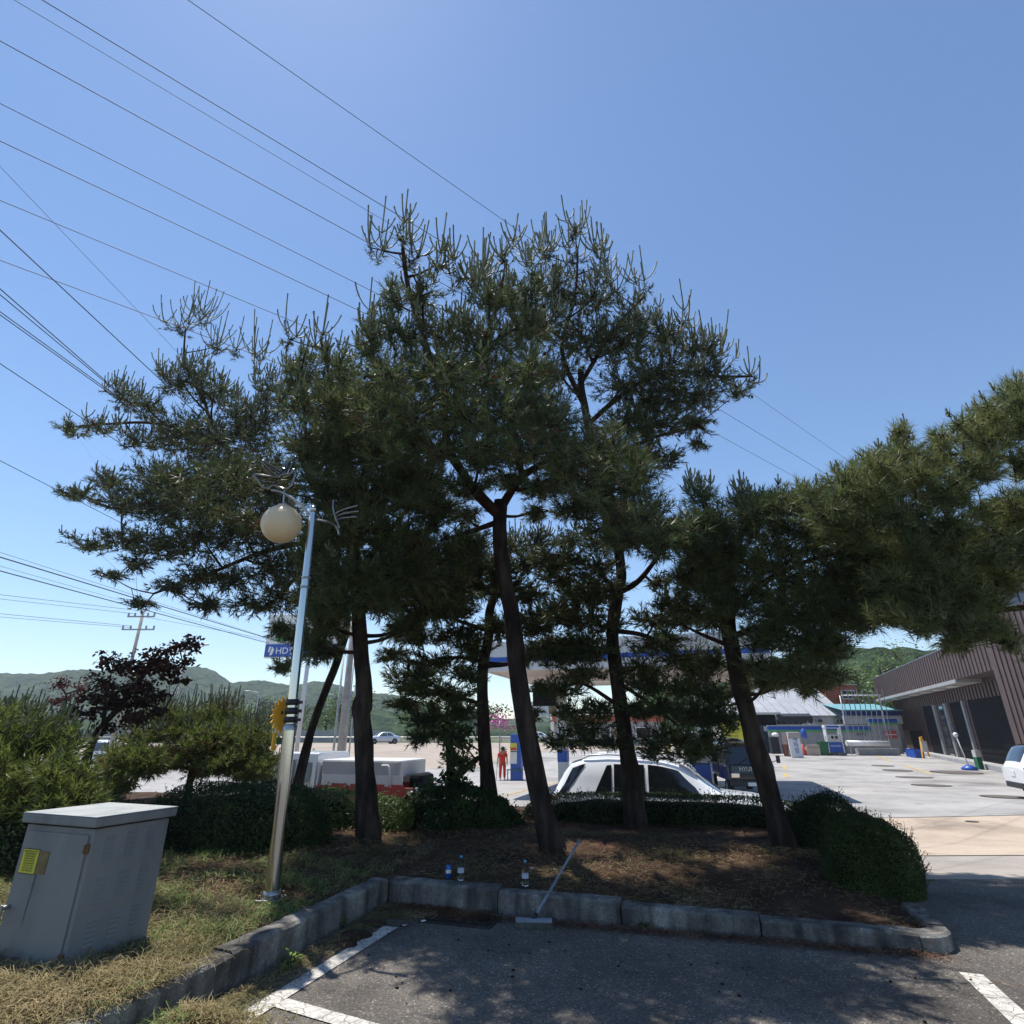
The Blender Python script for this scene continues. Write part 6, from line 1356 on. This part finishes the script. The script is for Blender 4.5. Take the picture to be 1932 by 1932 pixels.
# ---- boundary wall, workshop and wash bay at the back (about 54 m off)
BY = 54.0
def X54(p_): return at(p_, 1400, BY).x
def Z54(q): return at(1500, q, BY).z
zg = ground_z(25, BY)
wl = thing('boundary_wall', 'low grey boundary wall with blue and green stripes', 'wall', (X54(1455), BY, zg))
x0, x1 = X54(1452), X54(1700); xm = X54(1646)
def wbox(name, xa, xb, za, zb_, m, parent, y=BY, d=.2, off=0): return MB().box(((xa+xb)/2, y-off, (za+zb_)/2), (xb-xa, d, zb_-za)).build(name, m, parent)
n = 14
for i in range(n):
    a = x0+(x1-x0)*i/n; b = x0+(x1-x0)*(i+1)/n-.02
    wbox('wall_panel', a, b, zg-.3, Z54(1381)+(.7 if a > xm-.5 else 0), M['wall_grey'], wl)
for (xa, xb, up) in ((x0, xm, 0), (xm, x1, .62)):
    wbox('green_stripe', xa, xb, Z54(1381)+up, Z54(1377)+up, M['green_stripe'], wl, off=.03, d=.25)
    wbox('blue_stripe', xa, xb, Z54(1377)+up+.003, Z54(1370)+up, M['blue'], wl, off=.03, d=.25)
    wbox('coping', xa, xb, Z54(1370)+up+.003, Z54(1368.5)+up, M['wall_white'], wl, off=.03, d=.34)
bn = MB().box((X54(1492), BY-.24, Z54(1394)), (1.7, .03, 1.15)).build('banner', M['poster'] if 'poster' in M else M['canopy_beige'], wl)
for k in range(4): MB().box((X54(1484+k*5), BY-.27, Z54(1394)), (.10, .02, .85), mx=None).build('banner_stripe', M['red_paint'], bn)
rs_ = MB().box((X54(1680), BY-.24, Z54(1386)+.0), (1.1, .03, .60)).build('red_notice', M['red_paint'], wl); MB().box((X54(1680), BY-.27, Z54(1386)), (1.1, .02, .06)).build('notice_line', M['white'], rs_)
text('lettering', '세차장', .34, M['ink'], wl, face_mx(Vector((X54(1627), BY-.11, Z54(1386)))-wloc(wl), (1, 0, 0), (0, 0, 1)), .005)

ws = thing('workshop_building', 'grey roofed workshop with cream wall and strip window', 'building', (X54(1500), 58, zg))
xa, xb = at(1395, 1360, 58).x, at(1592, 1360, 58).x; zc = at(1500, 1350, 58).z; zr_ = at(1500, 1312, 62).z+.9
MB().box(((xa+xb)/2, 62, (zg+zc)/2-.1), (xb-xa, 8, zc-zg+.2)).build('wall', M['wall_white'], ws)
rp = MB(); vs = [(xa-.3, 57.7, zc), (xb+.3, 57.7, zc), (xb+.3, 63, zr_), (xa+2.8, 63, zr_-.2), (xa-.3, 66.4, zc), (xb+.3, 66.4, zc)]
rp.add(vs, [(0, 1, 2, 3), (0, 3, 4), (4, 3, 2, 5), (1, 5, 2)])
rf = rp.build('roof', M['roof_grey'], ws)
for k in range(9):
    x = xa+1.2+k*(xb-xa-1.6)/9; z1 = zc+(zr_-zc)*.98
    MB().tube([(x, 57.75, zc+.02), (x, 62.9, z1)], .03, 4).build('roof_seam', M['wall_grey'], rf)
for k in range(5):
    a = at(1466+k*10, 1362, 57.9); f = MB().box((a.x+.25, 57.97, a.z-.02), (.50, .06, .42)).build('window', M['steel_dull'], ws); MB().box((a.x+.25, 57.93, a.z-.02), (.43, .03, .35)).build('pane', M['glass_dark'], f)
for (q, w_) in ((1543, .45), (1547, .2), (1578, .5), (1585, .3)):
    a = at(q, 1360, 57.9); u_ = MB().box((a.x, 57.80, a.z), (w_, .3, .36)).build('air_unit', M['wall_grey'], ws); MB().lathe((a.x, 57.64, a.z), [(0, 0), (.13, 0)], 12, axis='Y').build('fan', M['ink'], u_)
MB().tube([(at(1525, 1366, 57.9).x, 57.9, zg), (at(1525, 1352, 57.9).x, 57.9, zc)], .07, 8).build('down_pipe', M['white'], ws)
# orange container on the roof line
p = at(1576, 1312, 66); t = thing('container_house', 'orange red container house with white framed window above the workshop', 'building', (p.x, 66, zg))
hx = mpp(1576, 1312, 66); 
MB().box((p.x, 66, (p.z+1.0+zg)/2), (3.4, 2.6, p.z+1.0-zg)).build('wall', M['brick_red'], t)
MB().box((p.x, 66, p.z+1.05), (3.7, 2.9, .1)).build('roof', M['wall_white'], t)
f = MB().box((p.x+.7, 64.66, p.z), (1.5, .06, .95)).build('window', M['white'], t); MB().box((p.x+.40, 64.62, p.z), (.6, .03, .75)).build('pane', M['glass_dark'], f); MB().box((p.x+1.05, 64.62, p.z), (.6, .03, .75)).build('pane', M['glass_dark'], f)
# teal roofed wash bay
t = thing('wash_bay', 'long wash bay with teal roof and navy fascia behind the wall', 'building', (X54(1645), 57, zg))
xa, xb = at(1592, 1345, 56).x, at(1702, 1345, 56).x; za, zb2, zc2, zd = [at(1640, q, 56).z for q in (1366, 1350, 1341, 1332)]
MB().box(((xa+xb)/2, 59, (zg+za)/2), (xb-xa, 5, za-zg)).build('wall', M['wall_grey'], t)
MB().box(((xa+xb)/2, 56.3, (za+zb2)/2), (xb-xa, .2, zb2-za)).build('upper_wall', M['wall_white'], t)
MB().box(((xa+xb)/2, 56.2, (zb2+zc2)/2), (xb-xa, .3, zc2-zb2-.01)).build('navy_fascia', M['blue_navy'], t)
MB().add([(xa, 55.9, zc2), (xb, 55.9, zc2), (xb, 60, zd+.35), (xa, 60, zd+.35)], [(0, 1, 2, 3)]).build('roof', M['teal'], t)
MB().box(((xa+xb)/2, 55.9, zc2+.03), (xb-xa, .06, .12)).build('roof_edge', M['teal'], t)
# hanging hose frame
fr_ = thing('wash_hose_frame', 'steel frame with row of hanging wash hoses before the striped wall', 'frame', (X54(1630), 52.5, ground_z(25, 52.5)))
za = at(1600, 1312, 52).z; xa, xb = at(1588, 1312, 52).x, at(1662, 1312, 52).x; z0 = ground_z(25, 52)
MB().tube([(xa, 52, za), (xb, 52, za)], .05, 8).build('top_rail', M['white'], fr_)
for x in (xa, xb): MB().tube([(x, 52.3, z0), (x, 52.3, za)], .06, 8).build('upright', M['galv'], fr_)
for k in range(9):
    tx = 1587+k*9.6; a = at(tx, 1300, 52); b = at(tx+18+k*.2, 1398, 51.4)
    MB().tube(catmull([a, a+(b-a)*.3+Vector((.05, 0, .05)), a+(b-a)*.7, b], 5), .035, 6).build('hose', M['slate'], fr_, recalc=False)
MB().tube([at(1597, 1402, 51.2), at(1677, 1403, 51.2)], .22, 12).build('white_roller', M['white'], fr_)
MB().box(((xa+xb)/2, 51.4, z0+.25), (xb-xa, .5, .5)).build('base', M['wall_grey'], fr_)
# small things in front of the wall
def gthing(name, label, cat, pxy, group=None, rz=0): p = on_ground(*pxy); return thing(name, label, cat, p, rz, group)
t = gthing('folding_sign', 'tall white board with blue lettering standing on the lot', 'sign', (1505, 1430)); s = mpp(1505, 1410, 47)
MB().box((0, 0, .95), (.95, .10, 1.9), mx=Matrix.Rotation(R(-6), 4, 'X')).build('board', M['white'], t, True, bevel=.02); MB().box((0, .5, .9), (.85, .05, 1.8), mx=Matrix.Rotation(R(16), 4, 'X')).build('rear_leg', M['galv'], t, True)
for i, ch in enumerate('세차장'): text('lettering', ch, .44, M['blue'], t, face_mx((.05, -.07+(1.35-i*.42)*.105, 1.35-i*.42), (1, 0, 0), (0, .105, 1)), .004)
t = gthing('flower_pot', 'tall maroon planter beside the white board', 'planter', (1489, 1427)); MB().box((0, 0, .45), (.55, .5, .9), taper=1.25).build('pot', M['brown_plastic'], t, True)
t = gthing('traffic_cone', 'red traffic cone right of the white board', 'traffic cone', (1516, 1419)); MB().lathe((0, 0, .04), [(.26, 0), (.05, .85), (0, .86)], 14).build('cone', M['red_paint'], t, True); MB().box((0, 0, .02), (.6, .6, .05)).build('base', M['red_paint'], t, True)
t = gthing('bin', 'green bin between the boxes and the fuel pump', 'bin', (1554, 1416)); MB().box((0, 0, .5), (.55, .5, 1.0), taper=1.25).build('body', M['green_dk'], t, True); MB().box((0, 0, 1.03), (.72, .66, .08)).build('lid', M['green_dk'], t, True)
t = gthing('box', 'beige box stack by the striped wall', 'box', (1532, 1417)); MB().box((0, 0, .3), (1.1, .6, .6)).build('carton', M['canopy_beige'], t, True); MB().box((.1, 0, .72), (.9, .5, .22)).build('lid', M['canopy_beige'], t, True)
t = gthing('parasol', 'folded blue parasol on a thin stand before the wall', 'parasol', (1522, 1417)); MB().tube([(0, 0, 0), (0, 0, 2.1)], .03, 6).build('pole', M['galv'], t, True); MB().lathe((0, 0, 1.3), [(.05, 0), (.25, .1), (.22, .6), (.03, .8)], 12).build('cloth', M['blue'], t, True)
t = gthing('wheeled_frame', 'small dark cart with white dome lamp at the truck side', 'cart', (1464, 1426)); MB().box((0, 0, .8), (.7, .5, 1.3)).build('body', M['black'], t, True, bevel=.05); MB().sphere((.2, 0, 1.6), .28, 12, 8, (1, 1, .7)).build('dome', M['white'], t, True)
t = gthing('traffic_cone', 'yellow cone behind the roof of the white sport utility vehicle', 'traffic cone', (1262, 1424)); MB().lathe((0, 0, .04), [(.26, 0), (.05, .85), (0, .86)], 14).build('cone', M['line_yellow'], t, True); MB().box((0, 0, .02), (.6, .6, .05)).build('base', M['line_yellow'], t, True)
for i, (q, lab) in enumerate((((1724, 1428), 'left blue crate near the brown building corner'), ((1732, 1430), 'right blue crate near the brown building corner'))):
    t = gthing('crate', lab, 'crate', q, 'blue crates'); mb = MB()
    for (c, d) in (((0, -.3, .3), (.7, .04, .6)), ((0, .3, .3), (.7, .04, .6)), ((-.35, 0, .3), (.04, .6, .6)), ((.35, 0, .3), (.04, .6, .6)), ((0, 0, .03), (.7, .6, .04))): mb.box(c, d)
    mb.build('shell', M['blue'], t, True)
t = gthing('folding_sign', 'yellow and white folding floor sign beside the blue crates', 'sign', (1748, 1431), rz=R(20))
MB().box((-.38, 0, .75), (.07, .10, 1.5), mx=Matrix.Rotation(R(8), 4, 'Y')).build('leg', M['orange'], t, True); MB().box((.42, 0, .75), (.07, .10, 1.5), mx=Matrix.Rotation(R(-16), 4, 'Y')).build('leg', M['orange'], t, True)
MB().box((0, -.08, .85), (.62, .05, .8)).build('panel', M['paper'], t, True)
t = gthing('pole_stand', 'white pole standing in a blue weighted base', 'pole stand', (1830, 1453)); MB().lathe((0, 0, 0), [(0, 0), (.42, 0), (.42, .12), (.15, .28), (0, .28)], 20).build('base', M['blue'], t, True); MB().tube([(0, 0, .2), (-.3, 0, 2.0)], .035, 8).build('pole', M['white'], t, True); MB().sphere((-.3, 0, 2.0), .14, 10, 6).build('knob', M['white'], t, True)
t = gthing('bin', 'small green and white bin at the building door', 'bin', (1850, 1452)); MB().box((0, 0, .35), (.3, .3, .7)).build('body', M['green_dk'], t, True); MB().box((0, 0, .9), (.3, .28, .4)).build('top', M['wall_white'], t, True)
for i, (a, b, r_, lab) in enumerate(((1666, 1445, 19, 'manhole cover farthest back on the lot by the first yellow line'), (1693, 1454, 25, 'second manhole cover in the row from the back'), (1725, 1467, 31, 'third manhole cover in the row from the back'), (1757, 1482, 33, 'nearest manhole cover of the row of four'), (1804, 1458, 42, 'large dark manhole cover near the building door'), (1895, 1504, 38, 'manhole cover in front of the white car at the right edge'), (1834, 1551, 11, 'small round cover in the pinkish apron'))):
    p = on_ground(a, b); rr = r_*mpp(a, b, p.y); q = on_ground(a, b-2); 
    t = thing('manhole_cover', lab, 'manhole cover', p, group='manhole covers on the lot')
    nx = (ground_z(p.x+1, p.y)-ground_z(p.x-1, p.y))/2; ny = (ground_z(p.x, p.y+1)-ground_z(p.x, p.y-1))/2
    def gz_(x, y): return nx*x+ny*y
    for (nm_, ra, zz, m_) in (('frame', rr, .010, 'iron'), ('lid', rr*.86, .016, 'manhole')):
        if m_ not in M: M['manhole'] = mat('manhole_lid', (.15, .13, .11), .8, .3, scale=12, amp=.3, bump=.4)
        vs = [(0, 0, zz)]+[(math.cos(k*.2618)*ra, math.sin(k*.2618)*ra, zz+gz_(math.cos(k*.2618)*ra, math.sin(k*.2618)*ra)) for k in range(24)]
        MB().add(vs, [(0, 1+k, 1+(k+1) % 24) for k in range(24)]).build(nm_, M[m_], t, True)

# ---- brown clad building on the right
A0 = on_ground(1890, 1452); B0 = on_ground(1706, 1413)
e = (Vector((B0.x, B0.y, 0))-Vector((A0.x, A0.y, 0))); LB = e.length; e.normalize(); nrm = Vector((-e.y, e.x, 0))   # toward the lot (left)
if nrm.x > 0: nrm = -nrm
bl = thing('brown_building', 'dark brown metal clad building with deep eave and open doors', 'building', (A0.x, A0.y, A0.z))
zb0 = min(A0.z, B0.z)-.2
def hz(pxl, py):   # height on the facade plane for a pixel
    x, y, z = ray(pxl, py); 
    # intersect ray with vertical facade plane
    P = Vector((0, 0, EYE)); D = Vector((x, y, z)); t_ = (Vector((A0.x, A0.y, 0))-P).dot(nrm)/D.dot(nrm)
    return P+D*t_
S_ = lambda p_: (p_-Vector((A0.x, A0.y, 0))).dot(e)
def fp(s, z, o=0): q = Vector((A0.x, A0.y, 0))+e*s+nrm*o; return Vector((q.x, q.y, z))
def slab(name, s0, s1, z0, z1, o0, o1, m, parent, z0b=None, z1b=None):
    z0b = z0 if z0b is None else z0b; z1b = z1 if z1b is None else z1b
    vs = [fp(s0, z0, o0), fp(s1, z0b, o0), fp(s1, z0b, o1), fp(s0, z0, o1), fp(s0, z1, o0), fp(s1, z1b, o0), fp(s1, z1b, o1), fp(s0, z1, o1)]
    return MB().add(vs, [(0, 3, 2, 1), (4, 5, 6, 7), (0, 1, 5, 4), (1, 2, 6, 5), (2, 3, 7, 6), (3, 0, 4, 7)]).build(name, m, parent)
zTopFar = hz(1680, 1277).z; zTopNear = hz(1776, 1242).z
zEav = hz(1712, 1312).z
print('BLD', A0, B0, LB, zTopFar, zTopNear, zEav, [S_(hz(x_, 1400)) for x_ in (1698, 1706, 1760, 1800, 1860, 1900)])
ZT = (zTopFar+zTopNear)/2; ZE = zEav
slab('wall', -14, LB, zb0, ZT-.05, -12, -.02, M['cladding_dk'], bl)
OV = 1.3
# fascia with ribs
sb = 0.0
while sb > -12:
    q_ = fp(sb, 2.0, OV+.4); c_ = (q_.x)/(q_.y*CT+(q_.z-EYE)*ST)*F+CX
    if c_ > 1900: break
    sb -= .1
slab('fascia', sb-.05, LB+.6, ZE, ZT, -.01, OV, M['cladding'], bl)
slab('roof', -14, LB+.6, ZT+.003, ZT+.06, -12, OV+.05, M['slate'], bl)
slab('eave_trim', -1, LB+.7, ZE-.22, ZE-.003, -.01, OV+.10, M['wall_grey'], bl)
nr = int((LB+.6-sb)/.62)
rib0 = None
for i in range(nr):
    s0 = sb+.05+i*.62; slab('rib', s0, s0+.30, ZE+.01, ZT-.01, OV+.002, OV+.045, M['cladding'], bl)
for i in range(int((LB-sb)/.62)):
    s0 = sb+.1+i*.62; slab('rib', s0, s0+.30, hz(1800, 1325).z+.02, ZE-.25, -.018, .05, M['cladding'], bl)
for i in range(7):
    s0 = i*(LB-2)/6.5+2; slab('eave_light', s0, s0+1.1, ZE-.27, ZE-.235, .35, .9, M['white'], bl)
# doorways as near-black slabs standing in for the shade inside, and piers
zd = hz(1800, 1325).z
def sx(p_, y_=1400): return S_(hz(p_, y_))
for (a, b, m_, nm_) in ((sx(1757), sx(1781), 'door_dark', 'shaded_doorway'), (sx(1808, 1390), sx(1832, 1390), 'door_dark', 'shaded_doorway'), (sx(1845, 1390), sb+.2, 'door_dark', 'shaded_doorway')):
    d_ = slab(nm_, min(a, b), max(a, b), zb0, zd, -.015, .03, M[m_], bl)
    k = 0
    z = zb0+.4
    while z < zd-.1:
        slab('slat', min(a, b)+.03, max(a, b)-.03, z, z+.04, .032, .06, M['door_dark'], d_); z += .35
for (a, w_) in ((sx(1783), .5), (sx(1803, 1390), .5), (sx(1838, 1390), .35)):
    pr_ = slab('door_jamb', a, a+w_, zb0, zd, .0, .16, M['galv'], bl)
for i in range(5): slab('pane', sx(1797)+.1, sx(1797)+1.0, zb0+.6+i*.75, zb0+1.2+i*.75, .01, .05, M['glass_light'], bl)
slab('side_door', sx(1722), sx(1745), zb0, hz(1722, 1378).z, -.01, .035, M['door_dark'], bl)
nrw = int((LB-sx(1752))/.62)
for i in range(nrw):
    s0 = sx(1752)+i*.62
    slab('rib', s0, s0+.30, (hz(1722, 1378).z+.05) if s0 > sx(1747) else zb0, zd, -.018, .04, M['cladding_dk'], bl)
slab('kerb_step', -12, LB, zb0-.2, A0.z+.12, .0, .9, M['wall_grey'], bl, z1b=B0.z+.12)
# nearer block of the building
slab('front_block', sb-9, sb, zb0-.3, ZT+.4, -3, OV+.35, M['cladding'], bl)
for i in range(14):
    s0 = sb-8.9+i*.62; slab('rib', s0, s0+.30, zb0, ZT+.38, OV+.352, OV+.40, M['cladding'], bl)
# slate gabled warehouse behind
t = thing('slate_warehouse', 'tall slate grey gabled warehouse rising behind the brown building', 'building', at(1880, 1250, 48))
P = [at(1812, 1105, 48), at(1870, 1040, 48), at(1990, 930, 48), at(2160, 860, 48), at(2300, 1300, 48), at(1830, 1300, 48)]
P[-1].x = P[0].x; P[-1].z = 0; P[-2].z = 0
MB().prism([(p.x, p.z) for p in P], 48, 51.5).build('gable_wall', M['slate'], t)
for i in range(14):
    f = i/14; x = P[0].x+.4+f*(P[3].x-P[0].x-1); 
    zt_ = P[0].z+(P[2].z-P[0].z)*min(1, (x-P[0].x)/(P[2].x-P[0].x))-.3
    MB().box((x, 47.98, zt_/2), (.08, .06, zt_)).build('seam', M['door_dark'], t)

# ---- fuel brand sign tower
sY = 48; s = thing('fuel_sign_tower', 'tall fuel brand sign with blue band behind the lamp pole', 'sign', (at(572, 1400, sY).x, sY, ground_z(-18, sY)))
pL = at(499, 1242, sY); pR = at(640, 1242, sY); zt_ = at(505, 1160, sY).z; zm = at(502, 1216, sY).z; zl = pL.z
pole_x = at(572, 1300, sY).x
MB().tube([(pole_x, sY+.3, ground_z(-18, sY)), (pole_x, sY+.3, zt_)], .17, 14).build('pole', M['pole_paint'], s)
pn = MB().box(((pL.x+pR.x)/2, sY, (zl+zt_)/2), (pR.x-pL.x, .4, zt_-zl)).build('panel', M['white'], s, bevel=.03)
bb = MB().box(((pL.x+pR.x)/2, sY-.21, (zl+.08+zm)/2), (pR.x-pL.x-.04, .04, zm-zl-.1)).build('blue_band', M['blue'], s)
zc_ = (zl+zm)/2
MB().prism([(pL.x+.45, zc_-.35), (pL.x+.62, zc_+.35), (pL.x+.80, zc_+.1), (pL.x+.66, zc_-.32)], sY-.26, sY-.235).build('emblem', M['white'], s)
MB().prism([(pL.x+.30, zc_-.1), (pL.x+.36, zc_+.35), (pL.x+.54, zc_+.36), (pL.x+.42, zc_-.1)], sY-.26, sY-.235).build('emblem', M['white'], s)
text('lettering', 'HD현대오일뱅크', .74, M['white'], s, face_mx(Vector((pL.x+3.5, sY-.24, zc_))-wloc(s), (1, 0, 0), (0, 0, 1)), .01)
hgt = zt_-zm
MB().prism([(pL.x+.6, zm+.25), (pL.x+1.3, zm+hgt*.45), (pL.x+.9, zm+hgt*.75), (pL.x+2.0, zm+hgt*.45), (pL.x+1.5, zm+.25)], sY-.25, sY-.205).build('green_mark', M['green_stripe'], s)
MB().prism([(pL.x+4.2, zm+.6), (pL.x+4.9, zm+hgt*.8), (pL.x+5.4, zm+hgt*.8), (pL.x+4.8, zm+.6)], sY-.25, sY-.205).build('blue_mark', M['blue'], s)
MB().tube([(pL.x+.6, sY, zt_+.5), (pR.x-.6, sY, zt_+.5)], .04, 6).build('top_rail', M['galv'], s)
for q in (.6, 2.2, 4.4): MB().tube([(pL.x+q, sY, zt_), (pL.x+q, sY, zt_+.5)], .04, 6).build('rail_post', M['galv'], s)
# far station sign
p = at(1026, 1338, 110); t = thing('distant_station_sign', 'distant white station sign with red letters and orange mark', 'sign', (p.x, 110, .05))
MB().box((p.x, 110, p.z), (8.5, .5, 2.6)).build('panel', M['white'], t)
text('lettering', 'SK', 1.9, M['red_paint'], t, face_mx(Vector((p.x-1.2, 109.7, p.z))-wloc(t), (1, 0, 0), (0, 0, 1)), .02)
MB().box((p.x+2.4, 109.7, p.z+.1), (3.0, .1, 1.6)).build('orange_mark', M['orange_deep'] if 'orange_deep' in M else M['brick_red'], t)
for q in (-3, 3): MB().tube([(p.x+q, 110.1, 0), (p.x+q, 110.1, p.z)], .25, 8).build('post', M['galv'], t)
# gas shop building far behind the SUV
p = at(1120, 1390, 70); t = thing('roadside_building', 'low pale building with orange fascia seen between the pine branches', 'building', (p.x, 72, 0))
MB().box((p.x+2, 74, 1.5), (13, 6, 3.4)).build('wall', M['wall_grey'], t); MB().box((p.x+2, 70.9, 3.0), (13.4, .3, .7)).build('fascia', M['brick_red'], t)
for k in range(4): f = MB().box((p.x-3+k*3, 70.95, 1.4), (1.8, .1, 1.3)).build('window', M['white'], t); MB().box((p.x-3+k*3, 70.88, 1.4), (1.6, .05, 1.1)).build('pane', M['glass_dark'], f)

# ================================================================== far trees and hills
def W(x, y, z, a, b, c): return (x, y, z, a, b, c)
def btree(label, px_, Y, w_, h_, m='green_tree', size=.35, group='green trees beyond the station and road', dens=.9, z0=None, nb=9, name='broadleaf_tree'):
    base = at(px_, 1390, Y); base.z = ground_z(base.x, Y) if z0 is None else z0
    bl_ = []
    for i in range(nb):
        a = random.uniform(0, 6.28); rr = random.random()**.5*w_*.32; zz = base.z+h_*random.uniform(.38, .86)
        q = w_*random.uniform(.20, .30)*(1.1-.3*(zz-base.z)/h_); bl_.append((base.x+math.cos(a)*rr, Y+math.sin(a)*rr, zz, q, q, q*.8))
    leafy(name, label, 'tree', base, bl_, m, size, dens, [[base, base+Vector((.1, 0, h_*.3)), base+Vector((0, .1, h_*.7))]], r=(w_*.035, w_*.012), group=group, barkm='bark', aspect=.7, hang=.1)
btree('tall green tree behind the wash bay, left of the brown building', 1640, 74, 10, 12.5)
btree('tall green tree touching the brown building roof corner', 1700, 80, 11, 14)
btree('green tree above the orange container house', 1585, 82, 10, 12.5, 'green_dark')
btree('green tree behind the workshop roof', 1520, 78, 9, 10.5)
btree('dark green tree behind the service booth', 1450, 80, 10, 10.5, 'green_dark')
btree('green tree at the right end of the canopy', 1385, 74, 9, 10)
btree('green tree seen under the canopy near the leaning pine', 1300, 84, 9, 8.5, 'green_dark')
btree('light green tree seen under the canopy between trunks', 1230, 90, 8, 7.5)
btree('tall green tree filling the gap above the brown building corner', 1690, 70, 10, 12.5)
btree('tall tree behind the brown building roof', 1770, 86, 13, 17, 'green_dark')
btree('leafy green tree right of the thin steel poles by the road', 660, 92, 9, 7.5, group='roadside trees')
btree('small leafy tree left of the concrete pole at the road', 612, 96, 7, 6, group='roadside trees')
btree('round green tree left of the orange sign', 505, 104, 9, 7, 'green_dark', group='roadside trees')
btree('green roadside tree left of the lamp pole', 470, 112, 9, 6.5, group='roadside trees')
btree('low yellow green shrub tree over the wash bay roof', 1620, 64, 6, 5.2, 'hedge_bright', .25)
btree('small tree beside the distant station sign', 1052, 104, 6, 6.5, group='roadside trees')
btree('dark trees at the road left of the thick pine trunk', 560, 118, 10, 6, 'green_dark', group='roadside trees')
btree('green tree at the road behind the vine', 800, 100, 10, 7, group='roadside trees')
btree('dark tree at the road right of the vine', 900, 108, 10, 7, 'green_dark', group='roadside trees')

def hill(name, prof, Y, back, m, seedz, rough=.035):
    xs = [at(p_[0], 1390, Y).x for p_ in prof]; zs = [at(p_[0], p_[1], Y+back*.45).z for p_ in prof]
    X_ = np.linspace(xs[0], xs[-1], 330); Z_ = np.interp(X_, xs, zs); vs = []; ny = 44
    for j in range(ny+1):
        v = j/ny; y = Y+back*v; prof_ = math.sin(min(1, v/.45)*math.pi/2)**.8 if v < .45 else math.cos((v-.45)/.55*math.pi/2)
        for i, x in enumerate(X_):
            h_ = Z_[i]*prof_; nn = mnoise.noise(Vector((x*.02, y*.02, seedz)))*.10*h_+mnoise.noise(Vector((x*.07, y*.07, seedz)))*.05*h_+abs(mnoise.noise(Vector((x*.13, y*.13, seedz+3))))*rough*min(h_, 30)*3.5
            if .35 < v < .5: nn *= .6
            vs.append((x, y, h_+nn-1))
    n = len(X_); fs = [(j*n+i, j*n+i+1, (j+1)*n+i+1, (j+1)*n+i) for j in range(ny) for i in range(n-1)]
    tag(npmesh(name, vs, fs, M[m], smooth=True), kind='structure')
hill('far_hill', [(-300, 1275), (-100, 1270), (0, 1268), (40, 1270), (94, 1275), (150, 1257), (174, 1258), (200, 1264), (267, 1298), (321, 1288), (374, 1286), (401, 1291), (428, 1295), (468, 1291), (500, 1284), (545, 1297), (597, 1312), (616, 1308), (662, 1311), (709, 1316), (780, 1335), (860, 1352), (960, 1356), (1040, 1352), (1120, 1362), (1250, 1350)], 430, 260, 'hill', 3)
hill('near_hill', [(60, 1352), (160, 1340), (260, 1338), (380, 1330), (470, 1335), (560, 1328), (660, 1335), (760, 1352), (900, 1362), (1100, 1366)], 210, 90, 'hill', 9, .05)
hill('station_hill', [(1180, 1362), (1260, 1330), (1350, 1290), (1440, 1262), (1520, 1250), (1600, 1240), (1700, 1225), (1800, 1215), (1950, 1220), (2200, 1230)], 105, 60, 'hill', 5, .07)
# ================================================================== air between the trees and the hills
hz_ = MB(); hz_.box((0, 420, 44), (2200, 1000, 110))
hazeo = hz_.build('haze', None); 
hm = bpy.data.materials.new('haze'); hm.use_nodes = True; nt = hm.node_tree; nt.nodes.clear()
ou = nt.nodes.new("ShaderNodeOutputMaterial"); pv = nt.nodes.new("ShaderNodeVolumePrincipled")
pv.inputs["Color"].default_value = (.80, .88, 1.0, 1); pv.inputs["Density"].default_value = .0004; pv.inputs["Anisotropy"].default_value = .2
nt.links.new(pv.outputs[0], ou.inputs["Volume"]); hazeo.data.materials.append(hm); hazeo['kind'] = 'stuff'
tot = sum(len(o.data.polygons)*(2 if len(o.data.polygons) and o.data.polygons[0].loop_total == 4 else 1) for o in bpy.data.objects if o.type == 'MESH')
print('TRIS', tot, 'objects', len(bpy.data.objects))
